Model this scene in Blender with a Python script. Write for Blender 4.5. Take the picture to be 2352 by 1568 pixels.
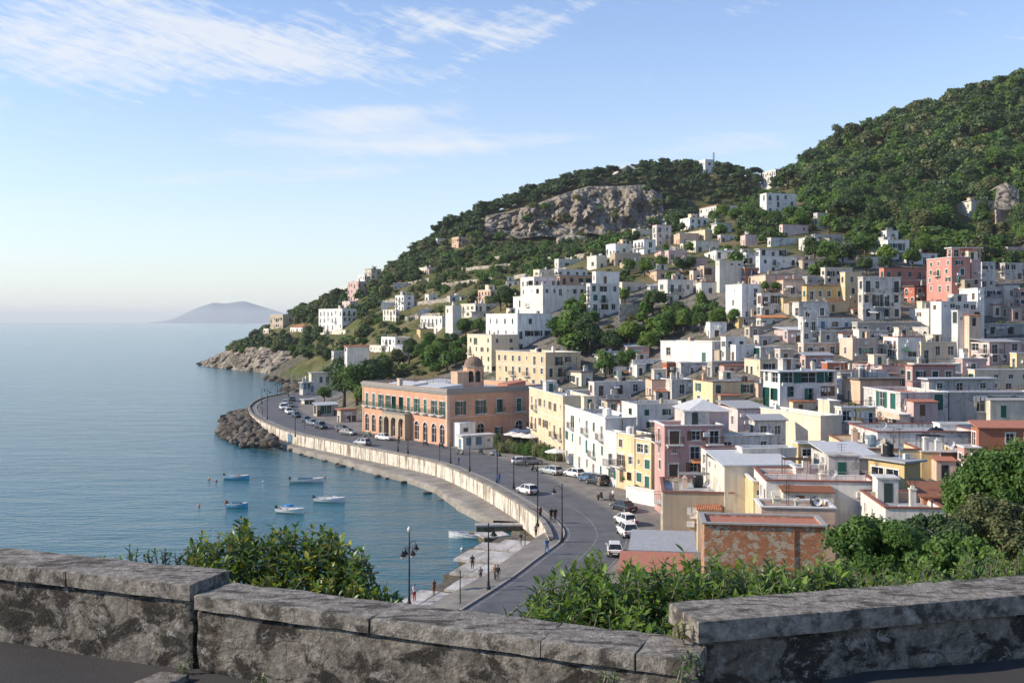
import bpy, bmesh, math, random
import numpy as np
from mathutils import Vector, Matrix, noise as mnoise

for _o in list(bpy.data.objects):
    bpy.data.objects.remove(_o)
SC = bpy.context.scene
COL = SC.collection
R = math.radians

# ------------------------------------------------------------------ camera
CAMZ = 28.0            # metres above the sea
HOR, CX, F = 738.0, 1176.0, 2286.7   # photograph measured on a 2352 x 1568 sheet
cam = bpy.data.cameras.new('camera')
cam.lens = 35.0
cam.sensor_width = 36.0
cam.shift_y = -(784.0 - HOR) / 2352.0
cam.clip_start = 0.3
cam.clip_end = 60000.0
camo = bpy.data.objects.new('camera', cam)
camo.location = (0, 0, CAMZ)
camo.rotation_euler = (R(90), 0, 0)
COL.objects.link(camo)
SC.camera = camo

# ------------------------------------------------------------------ sun and sky
SUN_DIR = Vector((-0.87, -0.09, 0.47)).normalized()   # towards the sun
SUN_EL = math.asin(SUN_DIR.z)
SUN_ROT = math.atan2(SUN_DIR.x, SUN_DIR.y)
sun = bpy.data.lights.new('sun', 'SUN')
sun.energy = 3.2
sun.angle = R(0.5)
sun.color = (1.0, 0.87, 0.69)
suno = bpy.data.objects.new('sun', sun)
suno.rotation_euler = SUN_DIR.to_track_quat('Z', 'Y').to_euler()
suno.location = (-300, 100, 300)
COL.objects.link(suno)

SC.view_settings.view_transform = 'Standard'
SC.view_settings.look = 'None'
SC.view_settings.exposure = 0.95
SC.view_settings.gamma = 1.0
SC.view_settings.use_curve_mapping = False

world = bpy.data.worlds.new('World')
SC.world = world
world.use_nodes = True
def build_world():
    nt = world.node_tree
    N, L = nt.nodes, nt.links
    N.clear()
    out = N.new('ShaderNodeOutputWorld')
    bg = N.new('ShaderNodeBackground')
    bg.inputs['Strength'].default_value = 0.128
    L.new(bg.outputs[0], out.inputs[0])
    sky = N.new('ShaderNodeTexSky')
    sky.sky_type = 'NISHITA'
    sky.sun_disc = False
    sky.sun_elevation = SUN_EL
    sky.sun_rotation = SUN_ROT
    sky.air_density = 1.0
    sky.dust_density = 0.0
    sky.ozone_density = 1.8
    tc = N.new('ShaderNodeTexCoord')
    sep = N.new('ShaderNodeSeparateXYZ')
    L.new(tc.outputs['Generated'], sep.inputs[0])
    def M(op, a, b=None, c=None, clamp=False):
        n = N.new('ShaderNodeMath'); n.operation = op; n.use_clamp = clamp
        for i, x in enumerate((a, b, c)):
            if x is None: continue
            if isinstance(x, (int, float)): n.inputs[i].default_value = x
            else: L.new(x, n.inputs[i])
        return n.outputs[0]
    x, y, z = sep.outputs
    hr = M('SQRT', M('ADD', M('MULTIPLY', x, x), M('MULTIPLY', y, y)))
    a = M('ARCTAN2', x, y)                      # azimuth, 0 straight ahead
    e = M('DIVIDE', z, M('MAXIMUM', hr, 0.02))  # tangent of the elevation
    def noise(sx, sy, rot, scale, detail, dist, off, rough=0.6):
        comb = N.new('ShaderNodeCombineXYZ')
        ca, sa = math.cos(rot), math.sin(rot)
        p = M('ADD', M('MULTIPLY', a, ca), M('MULTIPLY', e, sa))
        q = M('SUBTRACT', M('MULTIPLY', e, ca), M('MULTIPLY', a, sa))
        L.new(M('MULTIPLY', p, sx), comb.inputs[0])
        L.new(M('MULTIPLY', q, sy), comb.inputs[1])
        comb.inputs[2].default_value = off
        n = N.new('ShaderNodeTexNoise')
        n.inputs['Scale'].default_value = scale
        n.inputs['Detail'].default_value = detail
        n.inputs['Roughness'].default_value = rough
        n.inputs['Distortion'].default_value = dist
        L.new(comb.outputs[0], n.inputs['Vector'])
        return n.outputs['Fac']
    n1 = noise(1.0, 5.5, -0.22, 7.5, 9, 1.3, 3.7, 0.66)
    n2 = noise(1.0, 5.0, 0.40, 6.0, 9, 1.4, 9.2, 0.66)
    n3 = noise(1.0, 6.0, 0.02, 7.0, 8, 0.7, 1.3, 0.6)
    fine = noise(1.0, 5.0, -0.3, 30.0, 6, 0.6, 5.0, 0.6)
    def blob(u, v, ru, rv, rot, amp):
        ua = math.atan((u - CX) / F); ve = (HOR - v) / F * math.cos(ua)
        ra, re = ru / F, rv / F
        ca, sa = math.cos(rot), math.sin(rot)
        da = M('SUBTRACT', a, ua); de = M('SUBTRACT', e, ve)
        p = M('DIVIDE', M('ADD', M('MULTIPLY', da, ca), M('MULTIPLY', de, sa)), ra)
        q = M('DIVIDE', M('SUBTRACT', M('MULTIPLY', de, ca), M('MULTIPLY', da, sa)), re)
        d2 = M('ADD', M('MULTIPLY', p, p), M('MULTIPLY', q, q))
        return M('MULTIPLY', M('POWER', 2.718, M('MULTIPLY', d2, -1.0)), amp)
    def total(lst):
        s = lst[0]
        for t in lst[1:]: s = M('ADD', s, t)
        return s
    hi = total([blob(150, 135, 330, 60, -0.10, 1.0), blob(420, 55, 430, 75, -0.18, .85), blob(620, 120, 210, 42, -0.15, .75),
                blob(990, 60, 260, 60, 0.12, .80), blob(1160, 95, 200, 32, 0.42, .75), blob(100, 40, 420, 90, -0.2, .55),
                blob(-700, 200, 700, 160, -0.1, .7), blob(300, -260, 900, 200, -0.2, .6), blob(2900, -150, 500, 120, 0.3, .4)])
    lo = total([blob(820, 315, 330, 40, 0.0, .62), blob(860, 262, 210, 24, 0.08, .68), blob(1120, 325, 280, 24, 0.05, .55),
                blob(560, 405, 330, 26, 0.05, .55), blob(760, 375, 160, 34, 0.0, .40), blob(1300, 405, 380, 20, 0.12, .42), blob(1620, 330, 250, 26, 0.08, .38),
                blob(-500, 420, 600, 40, 0.0, .5), blob(2900, 330, 600, 40, 0.05, .4)])
    h1 = M('ADD', M('MULTIPLY', n1, 0.62), M('ADD', M('MULTIPLY', n2, 0.38), M('MULTIPLY', M('SUBTRACT', fine, 0.5), 0.42)))
    c1 = M('MULTIPLY', M('SUBTRACT', M('ADD', h1, M('MULTIPLY', hi, 0.26)), 0.65), 4.0, clamp=True)
    h2 = M('ADD', M('MULTIPLY', n3, 0.75), M('ADD', M('MULTIPLY', n1, 0.25), M('MULTIPLY', M('SUBTRACT', fine, 0.5), 0.2)))
    c2 = M('MULTIPLY', M('SUBTRACT', M('ADD', h2, M('MULTIPLY', lo, 0.42)), 0.635), 3.4, clamp=True)
    cl = M('MULTIPLY', M('MAXIMUM', M('MULTIPLY', c1, 0.78), M('MULTIPLY', c2, 0.74)), M('GREATER_THAN', z, 0.0))
    mix = N.new('ShaderNodeMix'); mix.data_type = 'RGBA'
    L.new(cl, mix.inputs[0])
    hs = N.new('ShaderNodeHueSaturation'); hs.inputs['Saturation'].default_value = 1.13; hs.inputs['Hue'].default_value = 0.510; hs.inputs['Value'].default_value = 0.90
    L.new(sky.outputs[0], hs.inputs['Color']); 
    low = N.new('ShaderNodeMix'); low.data_type = 'RGBA'      # pale summer haze low in the sky, all round
    L.new(M('MULTIPLY', M('POWER', 2.718, M('MULTIPLY', M('MAXIMUM', e, 0.0), -5.6)), 0.84), low.inputs[0])
    L.new(hs.outputs[0], low.inputs[6]); low.inputs[7].default_value = (3.02, 3.14, 3.34, 1)
    L.new(low.outputs[2], mix.inputs[6])
    mix.inputs[7].default_value = (3.65, 3.75, 3.9, 1)
    L.new(mix.outputs[2], bg.inputs['Color'])
build_world()

# ------------------------------------------------------------------ helpers
REG = {'V': (0, 0, 1), 'A': (452.3, 603, .2566), 'B': (980, 471.2, .2566), 'C': (1507.7, 471.2, .2566), 'D': (1843.1, 527.7, .2163),
       'E': (791.5, 829.2, .2566), 'F': (1225, 753.8, .2566), 'G': (1748.9, 753.8, .2566), 'H': (1225, 1036.5, .2566),
       'I': (1748.9, 1036.5, .2566), 'J': (848, 1130.8, .2566), 'K': (942.3, 169.6, .5994), 'L': (471.2, 848.1, .1605), 'M': (829.2, 1017.7, .2085)}
def V(reg, x, y):
    ox, oy, s = REG[reg]
    return ox + s * x, oy + s * y
def at(u, v, Y):
    return Vector(((u - CX) / F * Y, Y, CAMZ + (HOR - v) / F * Y))
def on(u, v, z):
    return at(u, v, (CAMZ - z) * F / (v - HOR))
def proj(p):
    return CX + F * p[0] / p[1], HOR + F * (CAMZ - p[2]) / p[1]

def link(name, data=None, parent=None, loc=(0, 0, 0), rz=0.0, sc=None):
    o = bpy.data.objects.new(name, data)
    COL.objects.link(o)
    o.location = loc
    if rz: o.rotation_euler = (0, 0, rz)
    if sc is not None: o.scale = (sc, sc, sc) if isinstance(sc, (int, float)) else sc
    if parent is not None: o.parent = parent
    return o
def tag(o, label, cat, group=None):
    o['label'] = label; o['category'] = cat
    if group: o['group'] = group
    return o
def structure(o, label=None):
    o['kind'] = 'structure'
    if label: o['label'] = label
    return o
def copy_tree(o, parent=None, loc=None, rz=None):
    c = o.copy(); COL.objects.link(c)
    c.parent = parent
    if loc is not None: c.location = loc
    if rz is not None: c.rotation_euler = (0, 0, rz)
    for ch in list(o.children): copy_tree(ch, c)
    return c

class MB:
    def __init__(s): s.v = []; s.f = []
    def poly(s, pts):
        n = len(s.v); s.v += [tuple(p) for p in pts]; s.f.append(tuple(range(n, n + len(pts))))
    def box(s, x0, x1, y0, y1, z0, z1):
        n = len(s.v)
        s.v += [(x0, y0, z0), (x1, y0, z0), (x1, y1, z0), (x0, y1, z0), (x0, y0, z1), (x1, y0, z1), (x1, y1, z1), (x0, y1, z1)]
        s.f += [(n, n+3, n+2, n+1), (n+4, n+5, n+6, n+7), (n, n+1, n+5, n+4), (n+1, n+2, n+6, n+5), (n+2, n+3, n+7, n+6), (n+3, n, n+4, n+7)]
    def hexa(s, p):
        n = len(s.v); s.v += [tuple(q) for q in p]
        s.f += [(n, n+3, n+2, n+1), (n+4, n+5, n+6, n+7), (n, n+1, n+5, n+4), (n+1, n+2, n+6, n+5), (n+2, n+3, n+7, n+6), (n+3, n, n+4, n+7)]
    def tube(s, pts, rad, n=6, cap=True):
        pts = [Vector(p) for p in pts]
        if isinstance(rad, (int, float)): rad = [rad] * len(pts)
        b = len(s.v)
        for i, p in enumerate(pts):
            d = (pts[min(i + 1, len(pts) - 1)] - pts[max(i - 1, 0)])
            d = d.normalized() if d.length > 1e-6 else Vector((0, 0, 1))
            a = d.cross(Vector((0, 0, 1)) if abs(d.z) < .9 else Vector((1, 0, 0))).normalized()
            c = d.cross(a)
            for k in range(n):
                t = 2 * math.pi * k / n
                s.v.append(tuple(p + (a * math.cos(t) + c * math.sin(t)) * rad[i]))
        for i in range(len(pts) - 1):
            for k in range(n):
                k2 = (k + 1) % n
                s.f.append((b + i*n + k, b + i*n + k2, b + (i+1)*n + k2, b + (i+1)*n + k))
        if cap:
            s.f.append(tuple(b + k for k in range(n))[::-1])
            s.f.append(tuple(b + (len(pts)-1)*n + k for k in range(n)))
    def lathe(s, prof, n=12, c=(0, 0, 0)):
        b = len(s.v)
        for r, z in prof:
            for k in range(n):
                t = 2 * math.pi * k / n
                s.v.append((c[0] + r * math.cos(t), c[1] + r * math.sin(t), c[2] + z))
        for i in range(len(prof) - 1):
            for k in range(n):
                k2 = (k + 1) % n
                s.f.append((b + i*n + k, b + i*n + k2, b + (i+1)*n + k2, b + (i+1)*n + k))
        s.f.append(tuple(b + (len(prof)-1)*n + k for k in range(n)))
    def mesh(s, name, mat, smooth=False):
        m = bpy.data.meshes.new(name)
        m.from_pydata(s.v, [], s.f)
        if mat is not None: m.materials.append(mat)
        if smooth: m.polygons.foreach_set('use_smooth', [True] * len(m.polygons))
        m.update()
        return m
    def obj(s, name, mat, parent=None, loc=(0, 0, 0), rz=0.0, smooth=False):
        return link(name, s.mesh(name, mat, smooth), parent, loc, rz)
def np_mesh(name, verts, quads, mat, smooth=False, attrs=None):
    """verts (n,3), quads (m,4 or 3) numpy -> mesh; attrs {name: face floats}"""
    m = bpy.data.meshes.new(name)
    k = quads.shape[1]
    m.vertices.add(len(verts)); m.vertices.foreach_set('co', verts.astype(np.float32).ravel())
    m.loops.add(quads.size); m.loops.foreach_set('vertex_index', quads.astype(np.int32).ravel())
    m.polygons.add(len(quads))
    m.polygons.foreach_set('loop_start', np.arange(0, quads.size, k, dtype=np.int32))
    if smooth: m.polygons.foreach_set('use_smooth', np.ones(len(quads), dtype=bool))
    for mt in (mat if isinstance(mat, (list, tuple)) else [mat]): m.materials.append(mt)
    m.update(calc_edges=True)
    for an, (dom, val) in (attrs or {}).items():
        at_ = m.attributes.new(an, 'FLOAT', dom); at_.data.foreach_set('value', val.astype(np.float32))
    m.validate()
    return m
def grid_mesh(name, P, mat, smooth=True, attrs=None):
    """P (ny,nx,3) -> grid mesh"""
    ny, nx = P.shape[:2]
    i = np.arange(ny * nx).reshape(ny, nx)
    q = np.stack([i[:-1, :-1], i[:-1, 1:], i[1:, 1:], i[1:, :-1]], -1).reshape(-1, 4)
    return np_mesh(name, P.reshape(-1, 3), q, mat, smooth, attrs)

# ------------------------------------------------------------------ materials
MATS = {}
class NT:
    def __init__(s, name):
        s.m = bpy.data.materials.new(name); s.m.use_nodes = True
        s.t = s.m.node_tree; s.N = s.t.nodes; s.N.clear()
        s.out = s.N.new('ShaderNodeOutputMaterial')
        s.b = s.N.new('ShaderNodeBsdfPrincipled'); s.L = s.t.links
        s.L.new(s.b.outputs[0], s.out.inputs[0])
        MATS[name] = s.m
    def set(s, node, key, val):
        if isinstance(val, (int, float)): node.inputs[key].default_value = val
        elif isinstance(val, (tuple, list)):
            node.inputs[key].default_value = tuple(val) + ((1,) if len(val) == 3 and node.inputs[key].type == 'RGBA' else ())
        else: s.L.new(val, node.inputs[key])
    def pos(s, scale=(1, 1, 1), kind='geo', rot=0.0):
        if kind == 'geo': src = s.N.new('ShaderNodeNewGeometry').outputs['Position']
        else: src = s.N.new('ShaderNodeTexCoord').outputs[kind]
        mp = s.N.new('ShaderNodeMapping')
        mp.inputs['Scale'].default_value = scale
        mp.inputs['Rotation'].default_value = (0, 0, rot)
        s.L.new(src, mp.inputs[0])
        return mp.outputs[0]
    def noise(s, vec, scale, detail=4, rough=.55, dist=0.0):
        n = s.N.new('ShaderNodeTexNoise')
        s.L.new(vec, n.inputs['Vector'])
        n.inputs['Scale'].default_value = scale; n.inputs['Detail'].default_value = detail
        n.inputs['Roughness'].default_value = rough; n.inputs['Distortion'].default_value = dist
        return n.outputs['Fac']
    def voro(s, vec, scale, feature='F1', out='Distance', rnd=1.0):
        n = s.N.new('ShaderNodeTexVoronoi'); n.feature = feature
        s.L.new(vec, n.inputs['Vector']); n.inputs['Scale'].default_value = scale
        n.inputs['Randomness'].default_value = rnd
        return n.outputs[out]
    def ramp(s, fac, stops):
        r = s.N.new('ShaderNodeValToRGB'); el = r.color_ramp.elements
        while len(el) < len(stops): el.new(0.5)
        for e_, (p, c) in zip(el, stops):
            e_.position = p
            e_.color = (c, c, c, 1) if isinstance(c, (int, float)) else tuple(c) + (1,)
        s.set(r, 0, fac)
        return r.outputs[0]
    def mix(s, fac, a, b, mode='MIX'):
        m = s.N.new('ShaderNodeMix'); m.data_type = 'RGBA'; m.blend_type = mode
        s.set(m, 0, fac); s.set(m, 6, a); s.set(m, 7, b)
        return m.outputs[2]
    def math(s, op, a, b=None, clamp=False):
        n = s.N.new('ShaderNodeMath'); n.operation = op; n.use_clamp = clamp
        s.set(n, 0, a)
        if b is not None: s.set(n, 1, b)
        return n.outputs[0]
    def attr(s, name, out='Fac'):
        n = s.N.new('ShaderNodeAttribute'); n.attribute_name = name
        return n.outputs[out]
    def bump(s, h, strength=.4, dist=.05, prev=None):
        n = s.N.new('ShaderNodeBump')
        n.inputs['Strength'].default_value = strength; n.inputs['Distance'].default_value = dist
        s.L.new(h, n.inputs['Height'])
        if prev is not None: s.L.new(prev, n.inputs['Normal'])
        s.L.new(n.outputs[0], s.b.inputs['Normal'])
        return n.outputs[0]
    def end(s, col=None, rough=None, metal=None, spec=None):
        if col is not None: s.set(s.b, 'Base Color', col)
        if rough is not None: s.set(s.b, 'Roughness', rough)
        if metal is not None: s.set(s.b, 'Metallic', metal)
        if spec is not None: s.b.inputs['Specular IOR Level'].default_value = spec
        return s.m

def m_plain(name, col, rough=.6, metal=0.0, var=.18, scale=3.0, spec=.4):
    n = NT(name)
    f = n.noise(n.pos(), scale, 4)
    dark = tuple(c * (1 - var) for c in col); lite = tuple(min(1, c * (1 + var * .5)) for c in col)
    return n.end(n.ramp(f, [(.3, dark), (.7, lite)]), rough, metal, spec)
def m_plaster(name, col, stain=(.22, .20, .18), amt=.55, patch=None):
    n = NT(name)
    big = n.noise(n.pos((1, 1, .8)), .35, 6, .62)
    streak = n.noise(n.pos((1.3, 1.3, .16)), 1.1, 6, .65, .3)
    fine = n.noise(n.pos(), 4.5, 5, .6)
    rnd = n.N.new('ShaderNodeObjectInfo').outputs['Random']
    base = n.mix(n.ramp(big, [(.35, 0.0), (.7, 1.0)]), tuple(c * .84 for c in col), tuple(min(1, c * 1.07) for c in col))
    hs = n.N.new('ShaderNodeHueSaturation')
    n.set(hs, 'Color', base)
    n.set(hs, 'Value', n.math('ADD', n.math('MULTIPLY', rnd, .22), .87))
    n.set(hs, 'Saturation', n.math('ADD', n.math('MULTIPLY', rnd, -.3), 1.12))
    st = n.math('MULTIPLY', n.ramp(streak, [(.47, 0.0), (.72, 1.0)]), amt)
    c1 = n.mix(st, hs.outputs[0], stain)
    c2 = n.mix(n.math('MULTIPLY', n.ramp(fine, [(.52, 0.0), (.7, 1.0)]), amt * .5), c1, tuple(s * 1.6 for s in stain))
    if patch:
        pt = n.ramp(n.noise(n.pos(), .8, 7, .65, .4), [(.56, 0.0), (.60, 1.0)])
        c2 = n.mix(pt, c2, patch)
    blot = n.noise(n.pos((1, 1, .7)), .55, 7, .7, .6)
    c2 = n.mix(n.math('MULTIPLY', n.ramp(blot, [(.56, 0.0), (.66, 1.0)]), amt * .55), c2, tuple(c * .55 for c in col))
    n.bump(fine, .35, .03)
    return n.end(c2, .9, None, .2)
SC.cycles.max_bounces = 5
SC.cycles.diffuse_bounces = 3
SC.cycles.glossy_bounces = 2
SC.cycles.transmission_bounces = 2
SC.cycles.volume_bounces = 0
SC.cycles.caustics_reflective = False
SC.cycles.caustics_refractive = False
world.cycles.sampling_method = 'MANUAL'
world.cycles.sample_map_resolution = 256

# human bodies, grown once from a jointed frame (one continuous skin)
def grow_body(pose):
    J, E, rad = [], [], []
    def add(p, r, parent=None):
        J.append(p); rad.append(r)
        if parent is not None: E.append((parent, len(J) - 1))
        return len(J) - 1
    st = .10 if pose == 'stand' else .24
    pel = add((0, 0, .95), .14); wst = add((0, 0, 1.10), .125, pel); chs = add((.01, 0, 1.32), .15, wst); nk = add((.01, 0, 1.47), .06, chs); hd = add((.03, 0, 1.58), .088, nk); ht = add((.02, 0, 1.68), .085, hd)
    for sd in (-1, 1):
        fw = st * sd * (1 if pose != 'stand' else .25)
        hp = add((0, sd * .09, .88), .105, pel); kn = add((fw * .5 + .03, sd * .10, .50), .07, hp); an = add((fw - .02, sd * .10, .09), .045, kn); add((fw + .14, sd * .11, .035), .04, an)
        shd = add((.0, sd * .19, 1.40), .07, chs); el = add((-fw * .35 - .03, sd * .25, 1.13), .048, shd); wr = add((-fw * .6 + .08, sd * .24, .90), .034, el); pm = add((-fw * .6 + .10, sd * .235, .82), .035, wr)
        for q, (dx, l) in enumerate(((.03, .075), (.012, .085), (-.008, .08), (-.028, .065))): add((-fw * .6 + .10 + dx, sd * .23, .82 - l), .011, pm)
        add((-fw * .6 + .15, sd * .205, .80), .012, pm)
    me = bpy.data.meshes.new('person'); me.from_pydata(J, E, [])
    tmp = bpy.data.objects.new('person_frame', me); COL.objects.link(tmp)
    tmp.modifiers.new('skin', 'SKIN')
    for i, vtx in enumerate(me.skin_vertices[0].data): vtx.radius = (rad[i], rad[i]); vtx.use_root = (i == 0)
    tmp.modifiers.new('round', 'SUBSURF').levels = 1
    ev = tmp.evaluated_get(bpy.context.evaluated_depsgraph_get()); body = bpy.data.meshes.new_from_object(ev)
    bpy.data.objects.remove(tmp); body.materials.clear()
    return body
BODY = {k_: grow_body(k_) for k_ in ('stand', 'walk')}
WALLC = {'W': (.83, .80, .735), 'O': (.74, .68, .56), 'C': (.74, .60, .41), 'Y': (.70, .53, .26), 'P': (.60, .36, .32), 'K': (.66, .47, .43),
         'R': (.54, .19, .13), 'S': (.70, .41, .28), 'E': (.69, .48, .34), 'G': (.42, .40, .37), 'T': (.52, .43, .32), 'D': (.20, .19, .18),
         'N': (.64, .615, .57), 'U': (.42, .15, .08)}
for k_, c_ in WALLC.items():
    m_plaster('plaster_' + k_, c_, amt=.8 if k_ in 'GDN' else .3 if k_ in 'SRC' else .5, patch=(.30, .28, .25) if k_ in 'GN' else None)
n = NT('brick_patched')
_bk = n.N.new('ShaderNodeTexBrick')
_v = n.pos((1, 1, 1), 'Object')
_sw = n.N.new('ShaderNodeSeparateXYZ'); n.L.new(_v, _sw.inputs[0])
_cb = n.N.new('ShaderNodeCombineXYZ')
n.L.new(n.math('ADD', _sw.outputs[0], _sw.outputs[1]), _cb.inputs[0]); n.L.new(_sw.outputs[2], _cb.inputs[1])
n.L.new(_cb.outputs[0], _bk.inputs['Vector'])
for kk, vv in (('Scale', 1.0), ('Brick Width', .40), ('Row Height', .15), ('Mortar Size', .012)): _bk.inputs[kk].default_value = vv
_bk.inputs['Color1'].default_value = (.44, .17, .08, 1); _bk.inputs['Color2'].default_value = (.62, .29, .15, 1); _bk.inputs['Mortar'].default_value = (.28, .22, .17, 1)
_pm = n.noise(n.pos((1, 1, 1.3)), 1.5, 8, .68, .6)
_pf = n.ramp(_pm, [(.50, 0.0), (.54, 1.0)])
_pl = n.mix(n.noise(n.pos(), 2.2, 6), (.36, .28, .20), (.60, .51, .40))
n.bump(n.math('ADD', _bk.outputs['Fac'], n.math('MULTIPLY', _pf, -1.5)), .8, .05)
n.end(n.mix(_pf, n.mix(n.ramp(n.noise(n.pos(), 1.6, 6), [(.3, 0.0), (.7, 1.0)]), _bk.outputs['Color'], (.36, .15, .075), 'MIX'), _pl), .92, None, .15)

for nm, c_, r_ in (('shutter_green', (.012, .10, .075), .55), ('shutter_dark', (.03, .05, .045), .55), ('shutter_brown', (.13, .075, .045), .6), ('shutter_white', (.70, .69, .66), .6),
                   ('shutter_blue', (.10, .20, .30), .6), ('frame_white', (.72, .70, .66), .55), ('iron_dark', (.02, .022, .022), .5), ('iron_green', (.03, .12, .09), .55),
                   ('trim_white', (.72, .70, .66), .8), ('trim_red', (.26, .10, .07), .8), ('trim_grey', (.34, .32, .30), .85), ('roof_grey', (.34, .35, .36), .85),
                   ('roof_pale', (.52, .53, .53), .8), ('roof_terra', (.42, .17, .11), .85), ('roof_dark', (.16, .15, .14), .9), ('awning_white', (.72, .70, .66), .8), ('awning_green', (.05, .16, .10), .8),
                   ('awning_orange', (.60, .24, .09), .8), ('tank_blue', (.12, .17, .22), .5), ('tank_black', (.012, .016, .022), .4), ('pot_terra', (.38, .16, .09), .8),
                   ('bark', (.10, .075, .05), .9), ('bark_grey', (.17, .15, .125), .9), ('rust', (.25, .10, .05), .8), ('concrete', (.36, .34, .31), .9), ('linen', (.7, .68, .66), .9)):
    m_plain(nm, c_, r_)
n = NT('glass_dark')
_f = n.noise(n.pos(), .9, 2)
n.end(n.ramp(_f, [(.35, (.010, .013, .016)), (.7, (.05, .06, .065))]), .12, None, .5)
n = NT('roof_membrane')
_a = n.noise(n.pos(), .35, 6, .65); _b = n.noise(n.pos((1, 1, 1)), 2.5, 6, .65)
n.end(n.mix(n.ramp(_b, [(.4, 0.0), (.75, .8)]), n.ramp(_a, [(.3, (.30, .31, .32)), (.7, (.60, .60, .59))]), (.20, .19, .17)), .8, None, .25)
n = NT('roof_tiles')
_w = n.N.new('ShaderNodeTexWave'); _w.wave_type = 'BANDS'; _w.bands_direction = 'X'
n.L.new(n.pos((1, 1, 1), 'Object'), _w.inputs[0]); _w.inputs['Scale'].default_value = 1.6
_c = n.noise(n.pos(), 1.5, 5)
n.bump(_w.outputs['Fac'], .8, .08)
n.end(n.ramp(_c, [(.3, (.26, .095, .05)), (.7, (.52, .24, .14))]), .85, None, .2)

# leaves
def m_leaf(name, dark, lite, trans=.3, rough=.55, spec=.25):
    n = NT(name)
    t = n.attr('tint')
    rnd = n.N.new('ShaderNodeObjectInfo').outputs['Random']
    f = n.math('ADD', n.math('MULTIPLY', t, .7), n.math('MULTIPLY', rnd, .3))
    mid = tuple((a + b) / 2 for a, b in zip(dark, lite))
    c = n.ramp(f, [(.1, dark), (.55, mid), (.95, lite)])
    tr = n.N.new('ShaderNodeBsdfTranslucent')
    n.L.new(n.mix(1.0, c, (1.35, 1.3, .6), 'MULTIPLY'), tr.inputs[0])
    mx = n.N.new('ShaderNodeMixShader'); mx.inputs[0].default_value = trans
    n.end(c, rough, None, spec)
    n.L.new(n.b.outputs[0], mx.inputs[1]); n.L.new(tr.outputs[0], mx.inputs[2])
    n.L.new(mx.outputs[0], n.out.inputs[0])
    return n.m
m_leaf('leaf_green', (.036, .088, .022), (.160, .270, .062))
m_leaf('leaf_lime', (.055, .115, .020), (.210, .300, .060))
m_leaf('leaf_olive', (.070, .092, .038), (.225, .240, .110))
m_leaf('leaf_dark', (.032, .066, .026), (.115, .172, .066), .25)
m_leaf('leaf_pine', (.032, .058, .026), (.100, .140, .060), .22)
m_leaf('leaf_gloss', (.040, .095, .016), (.190, .300, .045), .35, .38, .4)
m_leaf('leaf_yellow', (.110, .140, .014), (.400, .380, .045), .35, .4, .4)
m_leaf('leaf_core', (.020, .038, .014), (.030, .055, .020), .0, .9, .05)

n = NT('hillside')
_town = n.attr('town'); _rock = n.attr('rock')
_g1 = n.noise(n.pos((1, 1, 1)), .035, 6, .6); _g2 = n.noise(n.pos(), .35, 6, .65); _g3 = n.noise(n.pos(), 1.7, 5, .65)
_gr = n.ramp(_g2, [(.30, (.030, .048, .016)), (.55, (.095, .110, .036)), (.78, (.210, .180, .085))])
_gr = n.mix(n.ramp(_g1, [(.42, 0.0), (.62, .75)]), _gr, (.20, .155, .09))
_tw = n.ramp(_g3, [(.3, (.11, .10, .09)), (.7, (.26, .235, .20))])
_rk = n.mix(n.ramp(n.noise(n.pos(), .5, 6, .7), [(.4, 0.0), (.6, 1.0)]), n.ramp(_g3, [(.25, (.05, .043, .035)), (.7, (.24, .205, .165))]), (.05, .06, .028))
_c = n.mix(_town, _gr, n.mix(n.ramp(_g2, [(.5, 0.0), (.6, .8)]), _tw, (.035, .055, .02)))
n.bump(n.math('ADD', _g2, n.math('MULTIPLY', _g3, .5)), .8, .8)
n.end(n.mix(_rock, _c, _rk), .95, None, .1)

n = NT('rock')
_a = n.noise(n.pos((1, 1, .35)), .22, 8, .65, .4); _b = n.noise(n.pos((1, 1, .6)), 1.1, 7, .65); _cr = n.voro(n.pos((1, 1, .32)), .16, 'DISTANCE_TO_EDGE')
_col = n.ramp(_a, [(.28, (.115, .10, .085)), (.5, (.285, .245, .195)), (.72, (.48, .425, .35))])
_col = n.mix(n.ramp(_cr, [(0.0, .75), (.10, 0.0)]), _col, (.055, .05, .04))
_col = n.mix(n.ramp(_b, [(.58, 0.0), (.72, .75)]), _col, (.05, .065, .03))
n.bump(n.math('ADD', n.math('MULTIPLY', _b, .8), n.math('MULTIPLY', n.ramp(_cr, [(0, 0.0), (.2, 1.0)]), .7)), .9, .9)
n.end(_col, .95, None, .15)

n = NT('boulder')
_rnd = n.N.new('ShaderNodeObjectInfo').outputs['Random']
_a = n.noise(n.pos(), .9, 7, .65); 
_c = n.ramp(_a, [(.3, (.065, .054, .042)), (.7, (.235, .20, .16))])
hs = n.N.new('ShaderNodeHueSaturation'); n.set(hs, 'Color', _c); n.set(hs, 'Value', n.math('ADD', n.math('MULTIPLY', _rnd, .55), .40))
n.bump(_a, .6, .2)
n.end(hs.outputs[0], .9, None, .2)

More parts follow.
